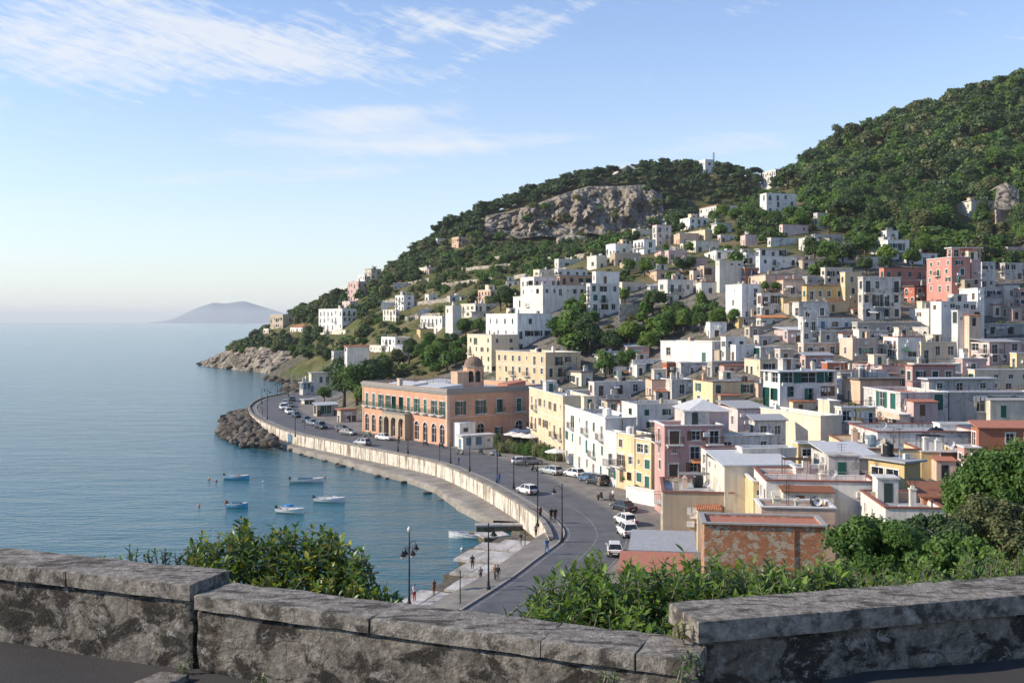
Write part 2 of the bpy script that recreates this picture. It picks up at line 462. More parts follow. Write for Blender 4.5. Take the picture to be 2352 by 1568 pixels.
n = NT('asphalt')
_a = n.noise(n.pos(), .30, 7, .68, .4); _b = n.noise(n.pos(), 14, 3, .6)
n.bump(_b, .2, .01)
n.end(n.mix(n.math('MULTIPLY', _b, .5), n.ramp(_a, [(.32, (.072, .075, .082)), (.5, (.115, .118, .125)), (.68, (.15, .15, .152))]), (.10, .10, .10)), .85, None, .3)
n = NT('paving')
_a = n.noise(n.pos(), .5, 6, .65); _b = n.noise(n.pos(), 5, 5, .6)
n.bump(_b, .3, .02)
n.end(n.mix(n.ramp(_b, [(.45, 0.0), (.75, .6)]), n.ramp(_a, [(.3, (.15, .14, .125)), (.7, (.30, .275, .24))]), (.10, .09, .08)), .9, None, .2)
n = NT('quay_stone')
_a = n.noise(n.pos((1, .6, 1)), .45, 7, .66); _b = n.noise(n.pos(), 3.5, 6, .65)
n.bump(_b, .5, .05)
n.end(n.mix(n.ramp(_b, [(.5, 0.0), (.75, .7)]), n.ramp(_a, [(.32, (.22, .20, .17)), (.55, (.52, .49, .45)), (.72, (.66, .63, .59))]), (.19, .165, .13)), .9, None, .2)
n = NT('quay_concrete')
_a = n.noise(n.pos((1, 1, 1)), .4, 7, .66); _b = n.noise(n.pos(), 3.0, 6, .65)
n.bump(_b, .5, .05)
n.end(n.mix(n.ramp(_b, [(.48, 0.0), (.72, .7)]), n.ramp(_a, [(.32, (.16, .145, .12)), (.7, (.36, .33, .29))]), (.14, .125, .10)), .9, None, .2)
n = NT('sea_wall')
_a = n.noise(n.pos((1.2, 1.2, .22)), 1.0, 7, .68, .2); _b = n.noise(n.pos(), 2.2, 6, .65)
_c = n.ramp(_b, [(.3, (.52, .46, .37)), (.7, (.74, .69, .60))])
n.bump(_b, .4, .04)
n.end(n.mix(n.ramp(_a, [(.48, 0.0), (.62, .9)]), _c, (.15, .115, .075)), .9, None, .2)
m_plain('line_paint', (.24, .24, .23), .8, var=.55, scale=1.6)
m_plain('stone_wet', (.13, .10, .06), .6, var=.5, scale=1.5)

n = NT('sea')
_w1 = n.noise(n.pos((.35, 1.0, 1), rot=.12), .16, 6, .62, .3)
_w2 = n.noise(n.pos((.45, 1.0, 1), rot=-.2), .85, 5, .60, .4)
_w3 = n.noise(n.pos((.6, 1.0, 1), rot=.05), .022, 4, .55)
_h = n.math('ADD', n.math('MULTIPLY', _w1, 1.0), n.math('ADD', n.math('MULTIPLY', _w2, .34), n.math('MULTIPLY', _w3, .8)))
n.bump(_h, .62, 1.1)
_pt = n.noise(n.pos((.35, 1, 1)), .012, 4, .6)
n.end(n.ramp(_pt, [(.3, (.010, .085, .115)), (.7, (.024, .125, .155))]), .13, None, .5)
n.b.inputs['IOR'].default_value = 1.333
m_plain('island_haze_tint', (.16, .20, .22), .95)  # pale bluish base colour: part of the distance haze is painted in here

# ------------------------------------------------------------------ terrain
CTRL_UVY = [
 # right column, beyond the frame and just inside it
 (2800, 1060, 95), (2800, 880, 150), (2800, 740, 200), (2800, 600, 270), (2800, 420, 380), (2800, 260, 500), (2800, 110, 620),
 (2500, 1110, 100), (2500, 950, 145), (2500, 850, 190), (2500, 745, 228), (2500, 640, 275), (2500, 520, 370), (2500, 340, 490),
 (2200, 1130, 108), (2200, 970, 150), (2200, 870, 190), (2200, 760, 229), (2200, 640, 275), (2200, 540, 360), (2200, 370, 480),
 (1980, 1140, 108), (1980, 980, 152), (1980, 880, 188), (1980, 780, 226), (1980, 650, 272), (1980, 565, 330), (1980, 470, 440), (1980, 390, 540),
 (1800, 1357, 85), (1800, 1240, 100), (1800, 1135, 122), (1800, 1040, 150), (1800, 945, 175), (1800, 870, 198), (1800, 795, 220), (1800, 730, 240), (1800, 645, 268), (1800, 565, 315), (1800, 495, 400), (1800, 435, 520),
 (1600, 1215, 114), (1600, 1120, 134), (1600, 1030, 165), (1600, 930, 195), (1600, 850, 225), (1600, 790, 245), (1600, 720, 265), (1600, 640, 300), (1600, 580, 350), (1600, 520, 430),
 (1400, 1015, 190), (1400, 915, 222), (1400, 835, 248), (1400, 745, 275), (1400, 680, 300), (1400, 605, 350), (1400, 560, 440),
 (1250, 960, 218), (1250, 880, 245), (1250, 800, 262), (1250, 725, 295), (1250, 655, 345), (1250, 600, 450),
 (1100, 890, 262), (1100, 800, 300), (1100, 725, 345), (1100, 655, 440), (1100, 600, 520), (1100, 555, 590),
 (950, 880, 275), (950, 800, 340), (950, 735, 420), (950, 660, 520), (1000, 610, 560),
 (780, 870, 390), (780, 800, 440), (780, 745, 500), (780, 700, 580), (850, 665, 610),
 (700, 790, 540), (640, 790, 565), (640, 752, 600), (560, 800, 620),
 # foot and brow of the cliff
 (1130, 552, 602), (1300, 562, 602), (1440, 566, 600), (1540, 540, 615), (1130, 498, 638), (1240, 474, 644), (1350, 436, 650), (1500, 438, 652), (1620, 480, 640)]
SKYLINE = [(2700, 70, 620), (2520, 140, 605), (2352, 210, 600), (2200, 250, 600), (2050, 296, 600), (1950, 332, 600), (1880, 372, 592), (1830, 402, 600), (1740, 412, 660), (1650, 408, 700), (1500, 408, 705), (1400, 416, 700),
           (1300, 438, 690), (1200, 468, 680), (1100, 505, 668), (1000, 552, 655), (930, 606, 648), (850, 655, 645), (740, 712, 642), (650, 756, 642), (560, 790, 650), (500, 822, 657)]
CTRL_XYZ = [(-15, 14, 19), (0, 14, 19), (15, 14, 20), (30, 16, 22), (-12, 25, 9), (0, 25, 12), (12, 24, 14), (25, 30, 15), (40, 35, 17), (60, 40, 21), (90, 40, 28),
            (0, 50, 4.5), (-12, 45, 3), (12, 55, 6.5), (25, 60, 7.5), (40, 60, 10), (60, 70, 15), (95, 80, 24), (140, 100, 38), (8, 75, 3.2), (20, 78, 5),
            (-25, 30, 2), (-30, 60, -5), (-30, 90, -6), (-25, 120, -6), (-40, 160, -7), (-80, 200, -8), (-120, 280, -9), (-130, 350, -9), (-135, 430, -9), (-150, 500, -9), (-180, 550, -8), (-240, 600, -8), (-250, 700, -9), (-240, 800, -9), (-160, 800, -6), (-60, 850, 5),
            (-62, 348, 3.5), (-78, 395, 3), (-90, 440, 3), (-102, 500, 3), (-40, 345, 6), (-98, 420, -2), (-112, 480, -3), (-122, 548, -1), (-150, 578, -.5), (-190, 622, -1), (-207, 655, -1.5)]
def tps_setup():
    pts = [tuple(at(*c)) for c in CTRL_UVY] + CTRL_XYZ
    for c in SKYLINE:
        p = at(*c); pts.append(tuple(p))
        s_ = max(p.z, 4)
        pts.append((p.x * 1.06, p.y + 45, p.z - 4 - .10 * s_)); pts.append((p.x * 1.15, p.y + 150, p.z - 12 - .35 * s_))
    P = np.array(pts, float); S = 100.0
    xy = P[:, :2] / S
    d = np.linalg.norm(xy[:, None] - xy[None], axis=2)
    K = np.where(d > 0, d * d * np.log(np.maximum(d, 1e-9)), 0) + np.eye(len(P)) * .012
    A = np.zeros((len(P) + 3,) * 2); A[:len(P), :len(P)] = K
    Q = np.c_[np.ones(len(P)), xy]; A[:len(P), -3:] = Q; A[-3:, :len(P)] = Q.T
    w = np.linalg.solve(A, np.r_[P[:, 2], 0, 0, 0])
    return xy, w, S
GX0, GX1, GY0, GY1, GS = -330.0, 560.0, 12.0, 900.0, 2.5
gx = np.arange(GX0, GX1 + .1, GS); gy = np.arange(GY0, GY1 + .1, GS)
XX, YY = np.meshgrid(gx, gy)
def tps_eval():
    xy, w, S = tps_setup()
    Z = np.zeros_like(XX)
    for r in range(XX.shape[0]):
        q = np.c_[XX[r], YY[r]] / S
        d2 = ((q[:, None] - xy[None]) ** 2).sum(2)
        Z[r] = (d2 * .5 * np.log(np.maximum(d2, 1e-18))) @ w[:-3] + w[-3] + q @ w[-2:]
    return Z
ZZ = tps_eval()

# coast road: sea wall line (far to near), then the kerb down to the camera
def resample(pts, step):
    P = np.array(pts, float); s = np.r_[0, np.cumsum(np.linalg.norm(np.diff(P, axis=0), axis=1))]
    n_ = max(2, int(s[-1] / step) + 1); t = np.linspace(0, s[-1], n_)
    return np.stack([np.interp(t, s, P[:, k]) for k in range(P.shape[1])], 1)
def smooth(P, it=3):
    P = np.array(P, float)
    for _ in range(it):
        Q = P.copy(); Q[1:-1] = (P[:-2] + 2 * P[1:-1] + P[2:]) / 4; P = Q
    return P
WALL = smooth(resample([(-62, 372), (-72, 356), (-79, 340), (-81, 322), (-79.5, 305), (-76.5, 288), (-70.5, 268), (-64.5, 252), (-58.5, 239), (-52.5, 227), (-46.9, 217.5), (-40, 209), (-33.8, 201), (-27, 192.4), (-20.4, 184.2), (-13.7, 175.3),
               (-10.1, 167.3), (-5.2, 154.4), (-1.6, 143.2), (1.5, 132.8), (3.4, 125), (4.1, 119.6), (4.2, 113.5)], 1.5), 8)
KERBNEAR = smooth(resample([(4.2, 113.5), (3.6, 107.7), (.24, 97.3), (-4.25, 86.4), (-10, 72), (-15, 58), (-18, 40)], 1.5), 4)
RIGHT = smooth(resample([(-52, 372), (-61, 350), (-66, 330), (-66, 312), (-63, 292), (-57, 272), (-50, 255), (-42.5, 239), (-35, 226), (-25, 213), (-13.4, 200.5), (-6.5, 190), (-1, 180), (3.8, 169.4), (7, 155), (9.8, 145), (12.8, 133.9), (14.2, 125), (13.6, 114), (11.5, 105), (7.7, 94.4), (3.2, 83.5), (-2.5, 69), (-7.5, 55), (-10, 40)], 1.5), 6)
def normals(P):
    d = np.gradient(P, axis=0); d /= np.linalg.norm(d, axis=1)[:, None]
    return np.stack([-d[:, 1], d[:, 0]], 1)      # left of travel; travelling far->near this points inland (+x)
WN = normals(WALL)
if (WN[:, 0]).mean() < 0: WN = -WN
LEFT = np.r_[WALL + WN * 2.3, KERBNEAR[4:]]
LEFT = smooth(LEFT, 6)
def poly_dist(P, X, Y):
    d = np.full(X.shape, 1e9)
    for a, b in zip(P[:-1], P[1:]):
        ab = b - a; t = np.clip(((X - a[0]) * ab[0] + (Y - a[1]) * ab[1]) / (ab @ ab), 0, 1)
        d = np.minimum(d, np.hypot(X - a[0] - t * ab[0], Y - a[1] - t * ab[1]))
    return d
def in_poly(P, X, Y):
    r = np.zeros(X.shape, bool)
    for (x0, y0), (x1, y1) in zip(P, np.roll(P, -1, axis=0)):
        c = ((y0 > Y) != (y1 > Y)) & (X < (x1 - x0) * (Y - y0) / ((y1 - y0) + 1e-12) + x0)
        r ^= c
    return r
def flatten_coast():
    global ZZ
    front = np.r_[WALL, KERBNEAR[1:]]
    road_poly = np.r_[front, RIGHT[::-1]]
    inside = in_poly(road_poly, XX, YY)
    dl = poly_dist(front[::3], XX, YY); dr = poly_dist(RIGHT[::3], XX, YY)
    sea_poly = np.r_[front, [(-400, 40), (-400, 372)]]
    sea = in_poly(sea_poly, XX, YY)
    far = (YY < 372) & (YY > 40)
    land = far & ~inside & ~sea
    t = np.clip((dr - 6) / 14, 0, 1); t = t * t * (3 - 2 * t)
    ZZ = np.where(land, np.maximum(2.9, 2.9 * (1 - t) + ZZ * t), ZZ)
    ZZ = np.where(inside, np.where(dl < 5.5, .1, 2.5), ZZ)
    ZZ = np.where(sea & far, np.where(dl < 3.0, .2, -5), ZZ)
    ZZ = np.where((YY > 372) & (XX < -40) & (ZZ > 1.5) & (ZZ < 3), ZZ, ZZ)
flatten_coast()
_nz = np.array([[mnoise.fractal(Vector((x * .05, y * .05, 3.3)), 1.0, 2.0, 4) for x in gx] for y in gy])
_amp = np.clip((YY - 230) / 200, 0, 1) * np.clip((ZZ - 5) / 10, 0, 1)
ZZ = ZZ + _nz * 1.6 * _amp
# garden terraces on the open slope: quantised steps
def zt(x, y):
    fx = min(max((x - GX0) / GS, 0), len(gx) - 1.001); fy = min(max((y - GY0) / GS, 0), len(gy) - 1.001)
    i, j = int(fx), int(fy); a, b = fx - i, fy - j
    return float((ZZ[j, i] * (1-a) + ZZ[j, i+1] * a) * (1-b) + (ZZ[j+1, i] * (1-a) + ZZ[j+1, i+1] * a) * b)
def hit(u, v, y0=70.0, y1=860.0):
    prev = None; y = y0
    while y < y1:
        p = at(u, v, y); h = p.z - zt(p.x, p.y)
        if h <= 0:
            if prev is None: return p
            y -= 1.0 * (-h) / (prev - h + 1e-9)
            return at(u, v, y)
        prev = h; y += 1.0
    return None
TOWN_POLY = np.array([(1180, 960), (1000, 880), (1060, 770), (1180, 650), (1400, 590), (1560, 560), (1900, 560), (2400, 560), (2900, 560), (2900, 1400), (1400, 1400), (1300, 1050)], float)
def make_terrain():
    U = CX + F * XX / YY; Vv = HOR + F * (CAMZ - ZZ) / YY
    town = in_poly(TOWN_POLY, U, Vv).astype(float) * (YY < 300)
    town = np.maximum(town, ((YY < 372) & (poly_dist(RIGHT[::4], XX, YY) < 14)).astype(float))
    gz = np.gradient(ZZ, GS); sl = np.hypot(gz[0], gz[1])
    rock = np.clip((sl - .85) / .4, 0, 1) * (YY > 100)
    rock = np.maximum(rock, np.clip((17 - ZZ) / 4, 0, 1) * (YY > 470)); rock = np.maximum(rock, ((ZZ < 3.0) & (YY > 372)).astype(float))
    m = grid_mesh('hillside', np.stack([XX, YY, ZZ], -1), MATS['hillside'], True, {'town': ('POINT', town.ravel()), 'rock': ('POINT', rock.ravel())})
    structure(link('hillside', m), 'wooded hillside of terraces rising behind the town')

# ------------------------------------------------------------------ sea, far island
mb = MB(); mb.poly([(-20000, -300, 0), (20000, -300, 0), (20000, 24000, 0), (-20000, 24000, 0)])
structure(mb.obj('sea', MATS['sea']), 'calm blue sea with small ripples')
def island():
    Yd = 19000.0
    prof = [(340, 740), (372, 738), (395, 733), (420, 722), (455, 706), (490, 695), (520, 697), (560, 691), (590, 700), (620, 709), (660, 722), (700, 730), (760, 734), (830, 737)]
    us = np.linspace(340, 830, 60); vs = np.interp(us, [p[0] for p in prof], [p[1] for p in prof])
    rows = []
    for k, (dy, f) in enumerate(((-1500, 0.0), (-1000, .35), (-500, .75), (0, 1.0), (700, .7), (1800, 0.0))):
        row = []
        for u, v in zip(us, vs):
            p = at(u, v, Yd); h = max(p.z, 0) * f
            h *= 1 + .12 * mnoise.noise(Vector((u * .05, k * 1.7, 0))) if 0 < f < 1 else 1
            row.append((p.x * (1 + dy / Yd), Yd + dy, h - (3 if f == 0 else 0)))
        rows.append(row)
    structure(link('island', grid_mesh('island', np.array(rows), MATS['island_haze_tint'])), 'pale blue hazy island on the horizon')
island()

# ------------------------------------------------------------------ cliffs
def cliff(name, bottom, top, amp, nx, nz, label, seed, z0=None, rough=1.0):
    """bottom/top: lists of (u, v, Y)"""
    def line(pts, n_):
        P = np.array([tuple(at(*p)) if len(p) == 3 else p for p in pts]); return resample(P, 1e9 if n_ < 2 else np.linalg.norm(np.diff(P, axis=0), axis=1).sum() / (n_ - 1) * .9999)[:n_]
    B, T = line(bottom, nx), line(top, nx); nx = min(len(B), len(T)); B, T = B[:nx], T[:nx]
    rows = []
    for j in range(nz):
        t = j / (nz - 1); row = []
        for i in range(nx):
            p = B[i] * (1 - t) + T[i] * t
            bulge = math.sin(min(1, t * 1.15) * math.pi * .5) * .0
            q = Vector((p[0] * .11, p[1] * .11 + seed, p[2] * .035))
            a = mnoise.fractal(q, .9, 2.1, 5)
            vd, vp = mnoise.voronoi(Vector((p[0] * .105 + seed + .35 * a, p[1] * .02, p[2] * .030 + .4 * a)))
            crack = min(1.0, (vd[1] - vd[0]) * 1.9)
            step = (math.floor(t * 5 + 1.3 * mnoise.noise(q * .7)) - t * 5) * .22
            edge = min(1, t * 6, (1 - t) * 5, i / nx * 14, (nx - 1 - i) / nx * 14)
            d = amp * (.55 * a + .75 * crack + step) * (0.12 + .88 * edge)
            row.append((p[0], p[1] - d, p[2] + .25 * d * mnoise.noise(q * 3)))
        rows.append(row)
    back = [(x, y + amp * 2.5, z - .5) for x, y, z in rows[-1]]
    rows.append(back)
    return structure(link(name, grid_mesh(name, np.array(rows), MATS['rock'], rough < .5)), label)
cliff('cliff', [(1108, 545, 604), (1180, 550, 600), (1240, 542, 600), (1300, 545, 600), (1350, 535, 600), (1420, 545, 600), (1480, 548, 604), (1528, 520, 614)],
      [(1116, 496, 626), (1180, 484, 632), (1240, 466, 634), (1290, 446, 636), (1350, 428, 640), (1420, 428, 642), (1480, 424, 644), (1520, 448, 642)], 10.0, 230, 80, 'bare grey limestone cliff below the wooded ridge', 2.0)
cliff('cliff', [(1276, 572, 545), (1310, 574, 542), (1345, 570, 545)], [(1278, 545, 553), (1312, 538, 553), (1344, 543, 553)], 3.0, 40, 16, 'small grey rock outcrop on the slope under the cliff', 7.0)
cliff('cliff', [(2282, 478, 375), (2310, 482, 372), (2345, 480, 375)], [(2290, 432, 386), (2312, 418, 388), (2340, 436, 386)], 3.0, 40, 30, 'tall tan rock outcrop above the cream villa on the mountain', 11.0)
cliff('shore_rock', [(452, 839, 640), (500, 845, 600), (560, 852, 563), (620, 859, 532), (680, 862, 520), (740, 866, 505), (785, 868, 495)],
      [(468, 828, 648), (510, 808, 622), (560, 798, 596), (600, 796, 570), (650, 806, 548), (700, 804, 540), (745, 790, 538), (785, 800, 520)], 6.5, 220, 46, 'jagged brown rocks along the waterline of the headland', 5.0)
cliff('cliff', [(722, 806, 520), (745, 812, 514), (772, 810, 516)], [(735, 772, 530), (752, 764, 530), (768, 770, 530)], 2.5, 30, 20, 'steep bare rock face under the arcaded white villa', 15.0)
cliff('cliff', [(1165, 612, 512), (1230, 615, 508), (1285, 610, 508)], [(1166, 594, 520), (1230, 592, 519), (1284, 592, 519)], 2.5, 60, 12, 'long low band of pale rock on the terraced slope', 21.0)

# ------------------------------------------------------------------ road, pavements, quay
def strip(name, A, B, z, mat, label=None, zb=None, uvn=160):
    A = resample(A, np.linalg.norm(np.diff(A, axis=0), axis=1).sum() / (uvn - 1) * .99999)[:uvn]
    B = resample(B, np.linalg.norm(np.diff(B, axis=0), axis=1).sum() / (uvn - 1) * .99999)[:uvn]
    k = min(len(A), len(B)); rows = np.zeros((k, 5, 3))
    for j, t in enumerate(np.linspace(0, 1, 5)):
        rows[:, j, :2] = A[:k] * (1 - t) + B[:k] * t
        rows[:, j, 2] = z if zb is None else z * (1 - t) + zb * t
    o = link(name, grid_mesh(name, rows, MATS[mat], False))
    return structure(o, label) if label else o
def ribbon(name, P, off, width, z, mat, label, dash=None):
    """thin line along polyline P, offset to its inland side"""
    P = resample(P, 1.0); Nn = normals(P)
    if Nn[:, 0].mean() < 0: Nn = -Nn
    mb = MB()
    for i in range(len(P) - 1):
        if dash and (i % dash[1]) >= dash[0]: continue
        a, b = P[i] + Nn[i] * off, P[i+1] + Nn[i+1] * off
        a2, b2 = P[i] + Nn[i] * (off + width), P[i+1] + Nn[i+1] * (off + width)
        mb.poly([(a[0], a[1], z), (a2[0], a2[1], z), (b2[0], b2[1], z), (b[0], b[1], z)])
    return structure(mb.obj(name, MATS[mat]), label)
ZR = 3.0
strip('road', LEFT, RIGHT, ZR, 'asphalt', 'grey asphalt coast road curving along the bay')
RN = normals(RIGHT)
if RN[:, 0].mean() < 0: RN = -RN
strip('pavement', RIGHT, RIGHT + RN * 9.0, ZR + .02, 'paving', 'grey paved strip in front of the houses')
FRONT = np.r_[WALL + WN * .45, KERBNEAR[6:]]
def curb_strip(name, P, w, z0, z1, mat, label):
    P = resample(P, 1.5); Nn = normals(P)
    if Nn[:, 0].mean() < 0: Nn = -Nn
    mb = MB()
    for i in range(len(P) - 1):
        a, b = P[i], P[i+1]; a2, b2 = P[i] + Nn[i] * w, P[i+1] + Nn[i+1] * w
        mb.poly([(*a, z1), (*a2, z1), (*b2, z1), (*b, z1)]); mb.poly([(*a2, z1), (*a2, z0), (*b2, z0), (*b2, z1)]); mb.poly([(*a, z0), (*a, z1), (*b, z1), (*b, z0)])
    return structure(mb.obj(name, MATS[mat]), label)
strip('pavement', WALL + WN * .4, LEFT[:len(WALL)] - WN * .15, ZR + .13, 'paving', 'narrow seaward pavement behind the sea wall')
curb_strip('kerb', LEFT[:len(WALL)] - WN * .16, .18, ZR - .05, ZR + .15, 'concrete', 'pale kerb along the seaward pavement')
NEARSIDE = np.array([(4.6, 121), (3.0, 117), (.4, 108.8), (-2.4, 100.0), (-6, 91.9), (-12, 78), (-18, 62), (-23, 45)], float)
nk = resample(LEFT[len(WALL) - 3:], 1.5)
strip('pavement', NEARSIDE, nk, ZR - .25, 'paving', 'worn pavement between the pale slabs and the near road', ZR + .12)
curb_strip('kerb', nk - normals(nk) * (.16 if normals(nk)[:, 0].mean() > 0 else -.16), .18, ZR - .05, ZR + .14, 'concrete', 'low kerb along the near stretch of road')
ribbon('road_line', LEFT[:len(WALL) + 30], .5, .14, ZR + .004, 'line_paint', 'worn white edge line on the sea side of the road')
ribbon('road_line', RIGHT[60:], -.35, .16, ZR + .004, 'line_paint', 'white edge line on the land side of the road')
MID = (resample(LEFT, 1.5)[:190] + 0) 
_A = resample(LEFT, np.linalg.norm(np.diff(LEFT, axis=0), axis=1).sum() / 239)[:239]; _B = resample(RIGHT, np.linalg.norm(np.diff(RIGHT, axis=0), axis=1).sum() / 239)[:239]
MID = (_A + _B) / 2
ribbon('road_line', MID[118:], 0, .10, ZR + .004, 'line_paint', 'faded white centre line of the curving road')

# sea wall with panels
def sea_wall():
    root = tag(link('sea_wall', None, None, (WALL[60][0], WALL[60][1], .8)), 'long pale stained sea wall of panels carrying the curved coast road', 'wall')
    o0 = Vector(root.location)
    P = resample(WALL[22:], 4.2); Nn = normals(P)
    if Nn[:, 0].mean() < 0: Nn = -Nn
    def seg(a, b, n0, n1, d0, d1, z0, z1):
        h = MB(); q = []
        for z in (z0, z1):
            for p, n_, d in ((a, n0, d0), (b, n1, d0), (b, n1, d1), (a, n0, d1)):
                r = p + n_ * d; q.append((r[0] - o0.x, r[1] - o0.y, z - o0.z))
        h.hexa(q); return h
    core = MB()
    for i in range(len(P) - 1):
        s = seg(P[i], P[i+1], Nn[i], Nn[i+1], .08, .42, -2.5, 3.28); b = len(core.v); core.v += s.v; core.f += [tuple(k + b for k in f) for f in s.f]
        d = P[i+1] - P[i]
        a2, b2 = P[i] + d * .018, P[i+1] - d * .018
        far = i < 14
        seg(a2, b2, Nn[i], Nn[i+1], -.02 if not far else .0, .09, .5 if not far else -1, 3.2).obj('panel', MATS['sea_wall'], root)
        c = seg(P[i] + d * .004, P[i+1] - d * .004, Nn[i], Nn[i+1], -.10, .52, 3.28, 3.52).obj('coping', MATS['quay_concrete'], root)
        if i % 4 == 2 and i > 13:
            seg(P[i] - d * .05, P[i] + d * .05, Nn[i], Nn[i], -.12, .02, .5, 3.24).obj('buttress', MATS['sea_wall'], root)
    core.obj('core', MATS['stone_wet'], root)
    # blue door in the wall by the breakwater
    u, v = V('L', 1075, 1050); p = on(u, v, .95)
    k = int(np.argmin(np.hypot(P[:, 0] - p.x, P[:, 1] - p.y))); d = P[k+1] - P[k]; d /= np.linalg.norm(d)
    q = P[k]
    s = seg(q - d * 1.2, q + d * 1.2, Nn[k], Nn[k], -.16, 0, .9, 2.9); s.obj('door', MATS['shutter_blue'], root)
sea_wall()
# low quay under the wall
QEDGE = smooth(resample([(-64, 240), (-57.7, 231), (-45, 211), (-32.6, 194), (-23.3, 179.6), (-17.3, 171.9), (-13, 163.7), (-8.4, 149.5), (-4.7, 140), (-2.6, 135.9)], 1.5), 5)
QW = WALL[int(np.argmin(np.hypot(WALL[:, 0] + 58.5, WALL[:, 1] - 239))):int(np.argmin(np.hypot(WALL[:, 0] - 1.5, WALL[:, 1] - 132.8)))]
def quay():
    rnd = random.Random(4)
    A = resample(QEDGE, np.linalg.norm(np.diff(QEDGE, axis=0), axis=1).sum() / 60)[:60]; B = resample(QW, np.linalg.norm(np.diff(QW, axis=0), axis=1).sum() / 60)[:60]
    k = min(len(A), len(B)); mb = MB()
    Pt = np.zeros((k, 9, 3))
    for j, (t, z) in enumerate(((-.10, -2.5), (-.07, -.3), (-.03, .35), (0, .82), (.03, .92), (.3, .93), (.6, .95), (.85, .97), (1.02, .98))):
        Pt[:, j, :2] = A[:k] * (1 - t) + B[:k] * t; Pt[:, j, 2] = z
    for i in range(k):
        w = rnd.uniform(-.35, .35)
        for j in range(0, 5): Pt[i, j, 0] += w * (1 - j * .15) + rnd.uniform(-.12, .12); Pt[i, j, 1] += w * .5
        for j in range(3, 8): Pt[i, j, 2] += rnd.uniform(-.03, .03)
    structure(link('quay', grid_mesh('quay', Pt, MATS['quay_concrete'], False)), 'low concrete quay ledge at the foot of the sea wall')
    # rough stones along the quay edge
    near = [(4.0, 121.5), (2.0, 124.5), (-1.5, 123.4), (-3.0, 119.5), (-5.2, 117.5), (-6.1, 114.2), (-3.9, 113.0), (-7.2, 104.9), (-6.0, 104.2), (-7.8, 100.6), (-9.3, 97), (-11.2, 94), (-16, 84), (-22, 70), (-30, 55), (-23, 45), (-18, 62), (-12, 78), (-6, 92.2), (-2.4, 100.2), (.4, 109), (3.0, 117.2)]
    root = structure(link('quay', None, None, (-4, 105, 0)), 'pale stone bathing platform of large slabs at the water')
    m2 = MB(); n_ = len(near)
    m2.poly([(x + 4, y - 105, 1.28) for x, y in near])
    for a, b in zip(near, near[1:] + near[:1]):
        m2.poly([(a[0] + 4, a[1] - 105, 1.28), (a[0] + 4, a[1] - 105, -2), (b[0] + 4, b[1] - 105, -2), (b[0] + 4, b[1] - 105, 1.28)])
    m2.obj('bed', MATS['stone_wet'], root)
    # slabs: clip a skewed grid by the outline
    poly = np.array(near)
    ang = math.atan2(-26, -9.5); ca, sa = math.cos(ang), math.sin(ang)
    for i in range(-4, 24):
        for j in range(-8, 8):
            off = (i % 2) * .9
            l, w = 3.0, 2.1
            cx, cy = i * l, j * w
            pts = [(cx + .03 + off, cy + .03), (cx + l - .03 + off, cy + .03), (cx + l - .03 + off, cy + w - .03), (cx + .03 + off, cy + w - .03)]
            wp = [(x * ca - y * sa + 2.5, x * sa + y * ca + 124) for x, y in pts]
            ins = [bool(in_poly(poly, np.array([x]), np.array([y]))[0]) for x, y in wp]
            if sum(ins) < 3: continue
            z = 1.5 + rnd.uniform(-.04, .03)
            h = MB(); h.hexa([(x + 4, y - 105, 1.2) for x, y in wp] + [(x + 4, y - 105, z + rnd.uniform(-.02, .02)) for x, y in wp])
            h.obj('slab', MATS['quay_stone'], root)
    return near
quay()
def bar(name, pts, z0, z1, mat, label, cat):
    c = np.mean(np.array(pts), axis=0); mb = MB()
    mb.hexa([(x - c[0], y - c[1], z0 - 1) for x, y in pts] + [(x - c[0], y - c[1], z1 - 1) for x, y in pts])
    return mb.obj(name, MATS[mat], None, (c[0], c[1], 1))
def jetty(u0, v0, u1, v1, depth, z, name, label, deckm, sidem):
    a, b = on(u0, v0, z), on(u1, v1, z)
    d = Vector((b.x - a.x, b.y - a.y)).normalized(); n_ = Vector((-d.y, d.x))
    root = tag(link(name, None, None, (a.x, a.y, 0)), label, 'jetty')
    ln = (Vector((b.x, b.y)) - Vector((a.x, a.y))).length
    k = max(3, int(ln / 1.6)); rz = math.atan2(d.y, d.x)
    root.rotation_euler = (0, 0, rz)
    for i in range(k):
        m_ = MB(); m_.box(i * ln / k + .02, (i + 1) * ln / k - .02, 0, depth, z - .22, z + random.uniform(-.03, .03)); m_.obj('slab', MATS[deckm], root)
    m_ = MB(); m_.box(.15, ln - .1, .15, depth - .15, -2, z - .23); m_.obj('base', MATS[sidem], root)
jetty(*V('M', 1260, 905), *V('M', 1830, 895), 1.6, .95, 'jetty', 'dark narrow stone jetty sticking out below the sea wall end', 'concrete', 'stone_wet')
jetty(*V('M', 1350, 1035), *V('M', 1640, 1010), 2.6, .9, 'jetty', 'short pale jetty beside the moored flat boat', 'quay_stone', 'stone_wet')
